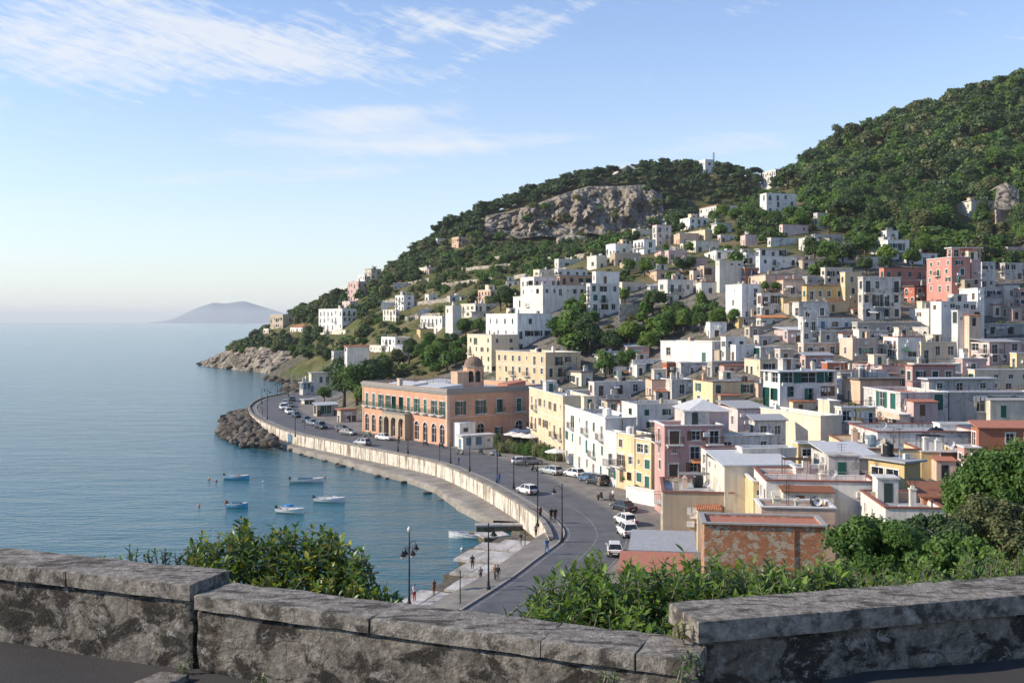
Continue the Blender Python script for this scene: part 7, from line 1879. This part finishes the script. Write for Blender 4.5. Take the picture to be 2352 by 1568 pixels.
def parasol(u, v, z, r, mat, label, h=2.5):
    root = tag(link('parasol', None, None, on(u, v, z)), label, 'parasol')
    m = MB(); m.tube([(0, 0, 0), (0, 0, h + .25)], .03, 6); m.obj('pole', MATS['frame_white'], root)
    c = MB()
    for k in range(8):
        t0, t1 = 2 * math.pi * k / 8, 2 * math.pi * (k + 1) / 8; a, b = (r * math.cos(t0), r * math.sin(t0), h - .35), (r * math.cos(t1), r * math.sin(t1), h - .35)
        c.poly([a, b, (0, 0, h + .2)]); c.poly([a, (a[0], a[1], h - .52), (b[0], b[1], h - .52), b])
    c.obj('canopy', MATS[mat], root)
for k, (x, y, lab) in enumerate(((1500, 745, 'left white parasol over the restaurant terrace'), (1580, 760, 'middle white parasol over the restaurant terrace'), (1660, 770, 'right white parasol over the restaurant terrace'), (1540, 715, 'rear white parasol against the palazzo side'), (1640, 720, 'rear right white parasol by the cream street house'), (1890, 915, 'white parasol beside the silver estate car'))):
    u, v = V('E', x, y); parasol(u, v, 3.2, 1.9, 'awning_white', lab)
for k, (x, y, hpx, lab) in enumerate(((1370, 800, 150, 'upright clipped hedge at the left of the restaurant terrace'), (1440, 815, 100, 'hedge bush second from the left at the terrace'), (1510, 825, 95, 'hedge bush in the middle of the terrace hedge'), (1590, 835, 90, 'hedge bush right of the middle of the terrace hedge'), (1680, 845, 110, 'leafy tree like bush at the right of the terrace hedge'), (1760, 855, 115, 'tall bush near the right end of the terrace hedge'), (1835, 880, 110, 'yellowish bush ending the terrace hedge'), (1885, 890, 90, 'palm like bush before the white street house'))):
    u, v = V('E', x, y); p = on(u, v, 3.05); tree('shrub' if k not in (0,) else 'cypress', p, hpx * .2566 / F * p.y * 1.1, lab, None, 'near', rt, .8 if k else 1.3)
for k, (x, y, hpx, lab) in enumerate(((900, 330, 60, 'green bush behind the white garden wall'), (960, 420, 90, 'dark climbing bush beside the tan house'), (1040, 420, 70, 'bush in the alley before the tan house'))):
    u, v = V('H', x, y); p = on(u, v, 3.05); tree('shrub', p, hpx * .2566 / F * p.y * 1.2, lab, None, 'near', rt, .8)
# black round tank, mast on the hill house
u, v = V('G', 1565, 1030); p = at(u, v, 124); m = MB(); m.lathe([(.01, 0), (.9, .1), (1.15, .6), (1.2, 1.1), (1.05, 1.6), (.6, 1.95), (.15, 2.0), (.15, 2.15), (.01, 2.16)], 18); tag(m.obj('water_tank', MATS['tank_black'], None, p, smooth=True), 'black round water tank standing on a wide pale roof', 'tank')
u, v = V('K', 1163, 384); p = hit(u, v) or at(u, v, 700); m = MB(); hm = (384 - 300) * .5994 / F * p.y; m.tube([(0, 0, -1), (0, 0, hm)], [.35, .22], 6)
for q in range(4): m.box(-.9, .9, -.1, .1, hm * (.7 + q * .08), hm * (.7 + q * .08) + .2)
tag(m.obj('mast', MATS['iron_dark'], None, p), 'tall thin antenna mast beside the white hilltop house', 'mast')
# ------------------------------------------------------------------ viewpoint: terrace and stone parapet
n = NT('parapet_stone')
_p = n.pos()
_a = n.noise(n.pos((1, 1, 1.5)), 3.0, 9, .74, .6); _b = n.noise(_p, 11.0, 8, .72); _c = n.noise(_p, 38, 5, .65); _l = n.noise(n.pos((1, 1, 1.4)), 7.5, 8, .74, .5); _k = n.voro(_p, 7.0, 'DISTANCE_TO_EDGE')
_col = n.ramp(_b, [(.30, (.070, .063, .053)), (.5, (.19, .173, .148)), (.70, (.36, .335, .29))])
_col = n.mix(n.ramp(_a, [(.475, 0.0), (.545, .9)]), _col, n.mix(_c, (.012, .011, .010), (.045, .041, .036)))
_col = n.mix(n.ramp(_l, [(.585, 0.0), (.62, .8)]), _col, n.mix(_c, (.24, .235, .225), (.46, .45, .43)))
_col = n.mix(n.ramp(n.noise(_p, 1.3, 5), [(.55, 0.0), (.75, .35)]), _col, (.13, .095, .06))
_kk = n.ramp(n.math('ADD', _k, n.math('MULTIPLY', n.math('SUBTRACT', _c, .5), .12)), [(.0, 0.0), (.07, 1.0)])
_col = n.mix(n.math('MULTIPLY', n.math('SUBTRACT', 1.0, _kk), .10), _col, (.03, .027, .023))
n.bump(n.math('ADD', n.math('MULTIPLY', _b, 1.0), n.math('ADD', n.math('MULTIPLY', _kk, .10), n.math('MULTIPLY', _l, .6))), 1.0, .035)
n.end(_col, .95, None, .12)
n = NT('coping_stone')
_a = n.noise(n.pos((.6, 2.0, 1)), 5, 8, .7, .3); _b = n.noise(n.pos(), 14, 7, .7); _c = n.noise(n.pos(), 45, 4, .65); _d = n.noise(n.pos(), 2.0, 6, .65)
_col = n.ramp(_b, [(.30, (.10, .09, .077)), (.5, (.25, .228, .198)), (.72, (.44, .41, .36))])
_col = n.mix(n.ramp(_a, [(.50, 0.0), (.58, .8)]), _col, (.045, .041, .036))
_col = n.mix(n.ramp(_d, [(.58, 0.0), (.68, .5)]), _col, (.34, .325, .30))
n.bump(n.math('ADD', _b, n.math('ADD', n.math('MULTIPLY', _c, .5), n.math('MULTIPLY', _a, .7))), 1.0, .028)
n.end(_col, .93, None, .15)
n = NT('terrace_asphalt')
_a = n.noise(n.pos(), .8, 6, .65); _b = n.noise(n.pos(), 60, 4, .7)
n.bump(_b, .6, .012)
n.end(n.mix(n.math('MULTIPLY', _b, .6), n.ramp(_a, [(.3, (.026, .026, .027)), (.7, (.055, .052, .050))]), (.08, .076, .072)), .9, None, .25)

ZT = CAMZ - 2.8
def rough_block(name, corners, z0, z1, mat, parent, org, seg=.06, amp=.02, seed=0.0, edge=.05, slope=(0, 0)):
    """stone block: corners = 4 plan points (front-left, front-right, back-right, back-left); densely meshed and weathered"""
    P = [Vector((c[0], c[1], 0)) for c in corners]
    L_ = (P[1] - P[0]).length; D = (P[2] - P[1]).length; Hh = z1 - z0
    nx, ny, nz = max(2, int(L_ / seg)), max(2, int(D / seg)), max(2, int(Hh / seg))
    bm = bmesh.new(); idx = {}
    def vert(i, j, k):
        key = (i, j, k)
        if key not in idx:
            s, t, r = i / nx, j / ny, k / nz
            a = P[0].lerp(P[1], s); b = P[3].lerp(P[2], s); p = a.lerp(b, t); z = z0 + Hh * r + (slope[0] * (1 - s) + slope[1] * s) * r
            p.z = z
            # rounded, chipped edges
            cx = (s - .5) * 2; cy = (t - .5) * 2; cz = (r - .5) * 2
            n_on = sum(1 for q in (i in (0, nx), j in (0, ny), k in (0, nz)) if q)
            ctr = ((P[0] + P[1] + P[2] + P[3]) / 4); ctr.z = (z0 + z1) / 2
            if n_on >= 2:
                chip = edge * (.35 + 1.3 * max(0, mnoise.noise(Vector((p.x * 5 + seed, p.y * 5, p.z * 5))) + .35))
                d = Vector((0, 0, 0))
                if i in (0, nx): d += (P[0] - P[1]).normalized() * (1 if i else -1) 
                if j in (0, ny): d += (P[0] - P[3]).normalized() * (1 if j else -1)
                if k in (0, nz): d.z += -1 if k else 1
                p += d * chip * .55
            q = Vector((p.x * 3.1 + seed, p.y * 3.1, p.z * 3.1))
            d = mnoise.fractal(q, 1.0, 2.1, 5) * amp
            nr = Vector((cx if i in (0, nx) else 0, 0, 0))
            out = Vector((0, 0, 0))
            if j == 0: out += (P[0] - P[3]).normalized()
            if j == ny: out -= (P[0] - P[3]).normalized()
            if i == 0: out += (P[0] - P[1]).normalized()
            if i == nx: out -= (P[0] - P[1]).normalized()
            if k == nz: out.z += 1
            p += out * d
            idx[key] = bm.verts.new(p - org)
        return idx[key]
    for i in range(nx):
        for k in range(nz):
            bm.faces.new((vert(i, 0, k), vert(i+1, 0, k), vert(i+1, 0, k+1), vert(i, 0, k+1))); bm.faces.new((vert(i+1, ny, k), vert(i, ny, k), vert(i, ny, k+1), vert(i+1, ny, k+1)))
    for i in range(nx):
        for j in range(ny): bm.faces.new((vert(i, j, nz), vert(i+1, j, nz), vert(i+1, j+1, nz), vert(i, j+1, nz)))
    for j in range(ny):
        for k in range(nz):
            bm.faces.new((vert(0, j+1, k), vert(0, j, k), vert(0, j, k+1), vert(0, j+1, k+1))); bm.faces.new((vert(nx, j, k), vert(nx, j+1, k), vert(nx, j+1, k+1), vert(nx, j, k+1)))
    m = bpy.data.meshes.new(name); bm.to_mesh(m); bm.free(); m.materials.append(MATS[mat])
    m.polygons.foreach_set('use_smooth', [True] * len(m.polygons)); m.set_sharp_from_angle(angle=R(38))
    return link(name, m, parent, (0, 0, 0))
def parapet():
    def section(label, fl, fr, z_l, z_r, depth, cop, stones, body_in, seedv, zb=ZT - .3):
        """fl/fr: plan points of the coping's front line; z_l/z_r coping top"""
        a, b = Vector((*fl, 0)), Vector((*fr, 0)); d = (b - a).normalized(); nb = Vector((-d.y, d.x, 0))
        if nb.y < 0: nb = -nb
        org = Vector((a.x, a.y, ZT)); root = tag(link('parapet_wall', None, None, org), label, 'wall')
        L_ = (b - a).length; t0 = 0
        zt0 = min(z_l, z_r) - cop
        rough_block('wall_body', [a + nb * body_in, b + nb * body_in, b + nb * (depth - body_in), a + nb * (depth - body_in)], zb, zt0, 'parapet_stone', root, org, .035, .020, seedv, .02, (z_l - cop - zt0 - .005, z_r - cop - zt0 - .005))
        for i, t1 in enumerate(stones):
            p, q = a.lerp(b, t0), a.lerp(b, t1); g = d * .0012
            zl, zr = z_l + (z_r - z_l) * t0, z_l + (z_r - z_l) * t1; zm = min(zl, zr)
            jit = random.uniform(-.003, .003)
            rough_block('coping_stone', [p + g + nb * jit, q - g + nb * jit, q - g + nb * (depth + jit), p + g + nb * (depth + jit)], zm - cop + .003, zm, 'coping_stone', root, org, .030, .007, seedv + i * 7.7 + 3, .007, (zl - zm, zr - zm))
            t0 = t1
        return root
    random.seed(6)
    def front(u, v, z): p = on(u, v, z); return (p.x, p.y)
    zA = CAMZ - 2.11; zB = CAMZ - 2.18; zC = CAMZ - 2.0
    A0, A1 = front(-260, 1268, zA), front(436, 1343, zA); A0 = (A1[0] + (A0[0] - A1[0]) * 2, A1[1] + (A0[1] - A1[1]) * 2)
    section('left raised length of lichen stained stone parapet', A0, A1, zA, zA, .52, .135, [.25, .5, .81, 1.0], .04, 1.0)
    B0, B1 = front(444, 1366, zB), front(1598, 1518, zB)
    section('long lower middle length of dark lichen stained stone parapet', B0, B1, zB, zB, .46, .12, [.40, .735, .90, 1.0], .03, 20.0)
    C0, C1 = front(1604, 1428, zC), front(2700, 1337, zC); C1 = (C0[0] + (C1[0] - C0[0]) * 2.2, C0[1] + (C1[1] - C0[1]) * 2.2)
    section('right raised length of stone parapet with a square cut end', C0, C1, zC, zC, .50, .15, [.25, .46, .72, 1.0], .05, 40.0)
parapet()
def terrace():
    # ground of the viewpoint: dark asphalt rising a little to the right
    xs = np.arange(-12, 14, .25); ys = np.arange(-4, 11.5, .25); X, Y_ = np.meshgrid(xs, ys)
    rise = np.clip((X - .9) / 1.6, 0, 1); Z = ZT + .33 * rise * rise * (3 - 2 * rise) + .012 * np.sin(X * 3 + Y_)
    # stop at the parapet line
    fl = np.interp(X, [-12, -7, -4.9, -2.6, 1.2, 4.3, 9, 14], [11.2, 9.5, 8.9, 8.25, 6.65, 7.5, 8.85, 10.3])
    Y2 = np.minimum(Y_, fl)
    structure(link('terrace', grid_mesh('terrace', np.stack([X, Y2, Z], -1), MATS['terrace_asphalt'])), 'dark worn asphalt of the viewpoint terrace')
    m = MB(); q = [(0, 0)] * 4 + [(14, 10.6), (1.2, 6.85), (-2.6, 8.5), (-12, 11.6)]
    for a, b in zip(q[4:], q[5:]): m.poly([(*a, ZT + .1), (*b, ZT + .1), (*b, ZT - 9), (*a, ZT - 9)])
    structure(m.obj('terrace_retaining_face', MATS['dry_stone']), 'outer face of the terrace wall')
    # pale broken kerb stone lying at the foot of the wall
    p = on(345, 1558, ZT + .03); o = Vector((p.x, p.y, ZT)); r_ = [(p.x - .12, p.y - .24), (p.x + .20, p.y - .22), (p.x + .30, p.y + .06), (p.x + .06, p.y + .12)]
    k = rough_block('kerb_stone', r_, ZT - .02, ZT + .06, 'coping_stone', None, o, .03, .012, 70.0, .02); k.location = o; tag(k, 'pale flat broken stone lying at the foot of the left parapet', 'stone')
terrace()

# ------------------------------------------------------------------ leafy shoots
def leaf_mesh(name, mat, L_=1.0, W=.30, fold=.10, curve=.18):
    v, f = [], []
    n_ = 4
    for i in range(n_ + 1):
        t = i / n_; w = W * math.sin(math.pi * min(1, t * .92 + .06)) ** .8 * .5; z = -curve * t * t
        v += [(t * L_, -w, z + fold * w * 2), (t * L_, 0, z), (t * L_, w, z + fold * w * 2)]
    for i in range(n_):
        a = i * 3; f += [(a, a + 3, a + 4, a + 1), (a + 1, a + 4, a + 5, a + 2)]
    return np.array(v), np.array(f)
def shoots_bush(name, label, shoots, leafL, leaves, mats, seed, W=.30, n_parts=280, droop=.0):
    """shoots: list of (base, tip) world vectors; leaves whorl along the outer part of each shoot"""
    rng = np.random.default_rng(seed); rr = random.Random(seed)
    org = Vector(min((s[0] for s in shoots), key=lambda p: p[2])); c0 = sum((Vector(s[0]) for s in shoots), Vector()) / len(shoots); org = Vector((c0.x, c0.y, org.z))
    root = tag(link(name, None, None, org), label, 'shrub')
    stem = MB(); LV, LF = leaf_mesh('leaf', None, 1.0, W); allm = []
    for (b, t) in shoots:
        b, t = Vector(b), Vector(t); ax = (t - b); ln = ax.length; ax.normalize()
        side = ax.cross(Vector((rr.gauss(0, 1), rr.gauss(0, 1), .3))).normalized(); mid = b.lerp(t, .5) + side * ln * rr.uniform(-.08, .08)
        stem.tube([b - org, mid - org, t - org], [.008, .006, .003], 4)
        s1 = ax.cross(Vector((.31, .7, .2))).normalized(); s2 = ax.cross(s1)
        n_ = rr.randint(*leaves)
        for k in range(n_):
            q = (k + .5) / n_; pos = b.lerp(mid, q * 2) if q < .5 else mid.lerp(t, q * 2 - 1)
            pos = pos if q > .15 else pos
            az = k * 2.4 + rr.uniform(-.4, .4); out = s1 * math.cos(az) + s2 * math.sin(az)
            lift = .15 + .95 * q ** 1.5 + rr.uniform(-.2, .2) - droop
            d = (out + ax * lift).normalized(); up = (ax * 1.0 + Vector((0, 0, .6)) - d * 0.2); sd = d.cross(up).normalized(); nu = sd.cross(d)
            s = leafL * rr.uniform(.45, 1.2) * (1 - .25 * abs(q - .55))
            M_ = Matrix(((d.x * s, sd.x * s, nu.x * s, pos.x), (d.y * s, sd.y * s, nu.y * s, pos.y), (d.z * s, sd.z * s, nu.z * s, pos.z), (0, 0, 0, 1)))
            allm.append((pos.y, M_, rr.random(), rr.randrange(100)))
    stem.obj('stems', MATS['bark_grey'], root)
    # the leaves nearest the viewer are parts of their own, the rest one mass
    allm.sort(key=lambda e_: e_[0])
    step = max(1, len(allm) // (n_parts * 2)); pick = set(range(0, len(allm), step)[:n_parts])
    lm = []
    for i, mt in enumerate(mats):
        for tv in (.15, .5, .85):
            lm.append(np_mesh('leaf', LV, LF, MATS[mt], True, {'tint': ('FACE', np.full(len(LF), tv))}))
    mi = Matrix.Translation(-org)
    groups = {i: [] for i in range(len(mats))}
    for i, (_, M_, tv, mk) in enumerate(allm):
        which = 0 if len(mats) == 1 or mk < 74 else 1
        if i in pick:
            o = link('leaf', lm[which * 3 + int(tv * 2.99)], root); o.matrix_local = mi @ M_
        else: groups[which].append((M_, tv))
    for which, g in groups.items():
        if not g: continue
        A = np.array([np.array(M_) for M_, _ in g]); H4 = np.c_[LV, np.ones(len(LV))]
        Vv = np.einsum('nij,kj->nki', A, H4)[:, :, :3].reshape(-1, 3) - np.array(org)
        Fq = (LF[None] + (np.arange(len(g)) * len(LV))[:, None, None]).reshape(-1, 4)
        m = np_mesh('foliage', Vv, Fq, MATS[mats[which]], True, {'tint': ('FACE', np.repeat([tv for _, tv in g], len(LF)))})
        o = link('foliage', m, root); o['kind'] = 'stuff'
    return root
def bush_shoots(rng, outline, Y0, Y1, n_, length, lean=.5, base_v=None):
    """tips fill the outline (sheet coordinates) between two depths; denser mass underneath"""
    P = np.array(outline, float); u0, v0 = P.min(0); u1, v1 = P.max(0); out = []
    while len(out) < n_:
        u, v = rng.uniform(u0, u1), rng.uniform(v0, v1)
        if not in_poly(P, np.array([u]), np.array([v]))[0]: continue
        t = (v - v0) / (v1 - v0)
        Y = Y1 + (Y0 - Y1) * min(1, max(0, t * .8 + rng.uniform(-.25, .25)))
        tip = at(u, v, Y); l = length * rng.uniform(.7, 1.3)
        d = Vector((rng.gauss(0, lean * .6), rng.gauss(-.12, lean * .4), 1.0)).normalized()
        out.append((tip - d * l, tip))
        if v < v0 + (v1 - v0) * .45 and rng.random() < .22: d2 = Vector((d.x * .6, d.y * .6, 1)).normalized(); up = rng.uniform(.05, .16); out.append((tip - d2 * l * .6, tip + d2 * up))
    return out
rb = random.Random(31)
# left bush, in sun against the water
left_out = [(432, 1320), (445, 1240), (470, 1225), (500, 1245), (530, 1222), (545, 1196), (570, 1200), (590, 1230), (625, 1225), (660, 1215), (680, 1230), (720, 1235), (770, 1228), (800, 1262), (840, 1285), (850, 1330), (880, 1335), (910, 1368), (905, 1400), (600, 1400), (440, 1350)]
sh = bush_shoots(rb, left_out, 9.2, 10.8, 620, .26, .9)
shoots_bush('flowering_shrub', 'yellow green leafy shrub rising behind the middle parapet on the left', sh, .088, (13, 20), ['leaf_gloss', 'leaf_yellow'], 1, .48)
for k, (u, v, l, lab) in enumerate(((312, 1288, .15, 'tall leafy shoot'), (360, 1292, .15, 'leafy shoot'), (400, 1300, .13, 'short leafy shoot'), (230, 1284, .06, 'tiny sprig'), (281, 1292, .05, 'low sprig'))):
    Y = 9.6; ss = []
    for q in range(7 if k < 3 else 2):
        tip = at(u + rb.uniform(-22, 22) * (1 if k < 3 else .4), v - rb.uniform(4, 34) * (1 if k < 3 else .3), Y); ss.append((tip - Vector((rb.uniform(-.05, .05), 0, l * 1.6)), tip))
    shoots_bush('shrub', lab + ' peeping over the left raised parapet, ' + ('first', 'second', 'third', 'first tiny', 'second tiny')[k] + ' from the left', ss, .07, (9, 13), ['leaf_gloss'], 50 + k, .36, 40)
# middle oleander hedge
mid_out = [(1195, 1410), (1225, 1340), (1245, 1320), (1275, 1330), (1300, 1300), (1310, 1280), (1345, 1285), (1385, 1275), (1390, 1310), (1420, 1330), (1450, 1300), (1462, 1280), (1480, 1320), (1530, 1300), (1560, 1310), (1580, 1275), (1610, 1300), (1650, 1300), (1700, 1300), (1750, 1295), (1800, 1305), (1850, 1300), (1900, 1305), (1960, 1310), (1960, 1400), (1600, 1480), (1400, 1480), (1195, 1440)]
sh = bush_shoots(rb, mid_out, 7.6, 9.6, 820, .34, .9)
shoots_bush('oleander_shrub', 'glossy green long leaved shrub behind the middle parapet, right of the road', sh, .112, (13, 19), ['leaf_gloss', 'leaf_lime'], 2, .34)
low_out = [(1880, 1340), (1960, 1300), (2050, 1310), (2130, 1290), (2200, 1295), (2260, 1270), (2330, 1270), (2420, 1250), (2480, 1330), (2200, 1380), (1900, 1420)]
sh = bush_shoots(rb, low_out, 8.6, 11.0, 330, .36, .8)
shoots_bush('leafy_shrub', 'low mixed green shrub just behind the right raised parapet', sh, .085, (10, 16), ['leaf_gloss', 'leaf_lime'], 3, .42)
# bigger bushes on the embankment
def big_bush(name, label, uc, vc, ru, rv, Y, n_, size, mat, seed, depth=1.0):
    rng = random.Random(seed); c = at(uc, vc, Y); rx, rz = ru / F * Y, rv / F * Y; lobes = []
    for _ in range(46):
        a, e_ = rng.uniform(0, 6.28), rng.uniform(-.6, 1); k = rng.uniform(.2, .95) * math.sqrt(max(.15, 1 - e_ * e_ * .75))
        lobes.append((rx * k * math.cos(a), rx * depth * k * math.sin(a), rz * e_ * .85, rng.uniform(.14, .30) * min(rx, rz) * 1.2))
    root = tag(link(name, None, None, (c.x, c.y, c.z - rz)), label, 'shrub' if 'shrub' in name else 'tree')
    lobes = [(x, y, z + rz, r) for x, y, z, r in lobes]
    o = link('crown', crown_mesh('crown', seed, lobes, n_, size, mat, 1.0, .42, .3), root)
    m = MB()
    for _ in range(6):
        l = rng.choice(lobes); m.tube([(rng.uniform(-.3, .3), rng.uniform(-.3, .3), -rz * 1.2), (l[0] * .5, l[1] * .5, l[2] * .5), (l[0], l[1], l[2])], [.10, .06, .02], 5)
    m.obj('trunk', MATS['bark'], root)
big_bush('broadleaf_tree', 'tall sunlit green tree at the right edge above the parapet', 2338, 1140, 112, 110, 36, 26000, .135, 'leaf_green', 11)
big_bush('shrub', 'olive green bush at the right edge below the tall tree', 2290, 1235, 120, 80, 28, 20000, .095, 'leaf_olive', 12)
big_bush('shrub', 'dark green bush right of the brick house', 2010, 1265, 115, 75, 24, 20000, .085, 'leaf_green', 13)
big_bush('shrub', 'dense dark bush between the brick house and the right trees', 2130, 1250, 110, 60, 26, 16000, .09, 'leaf_dark', 14)
big_bush('shrub', 'green bush under the right trees beside the parapet', 2200, 1290, 120, 50, 18, 14000, .065, 'leaf_green', 15)
big_bush('shrub', 'leafy bush left below the right edge tree', 2225, 1150, 60, 60, 38, 10000, .12, 'leaf_green', 16)
# weeds on the wall
for k, (u, v, Y, l, lab) in enumerate(((1590, 1520, 6.36, .10, 'small weed growing at the foot of the right parapet end'), (1575, 1558, 6.1, .13, 'leafy weed at the bottom of the picture by the right parapet'), (1405, 1560, 6.5, .10, 'small weed on the middle parapet face'), (425, 1540, 7.95, .06, 'grass tuft at the joint of the left and middle parapets'), (595, 1565, 7.4, .07, 'grass tuft at the foot of the middle parapet'), (1568, 1452, 6.75, .09, 'dry yellow weed in the corner beside the square parapet end'))):
    ss = []
    for q in range(6):
        tip = at(u + rb.uniform(-16, 16), v - rb.uniform(0, 26), Y - .06); ss.append((tip - Vector((rb.uniform(-.03, .03), -.02, l)), tip))
    shoots_bush('weed', lab, ss, .05 if k not in (3, 4) else .035, (6, 9), ['leaf_gloss' if k != 5 else 'leaf_yellow'], 80 + k, .4, 30)
# ------------------------------------------------------------------ haze
def haze():
    n = NT('haze_air')
    n.N.remove(n.b)
    pv = n.N.new('ShaderNodeVolumePrincipled')
    pv.inputs['Color'].default_value = (.90, .95, 1.0, 1)
    pv.inputs['Density'].default_value = 0.000065
    pv.inputs['Anisotropy'].default_value = 0.0
    n.L.new(pv.outputs[0], n.out.inputs['Volume'])
    mb = MB(); mb.box(-20200, 20200, -500, 24200, -12, 226)
    o = mb.obj('haze', n.m); o['kind'] = 'stuff'; o['label'] = 'thin pale summer haze over the whole bay'
haze()
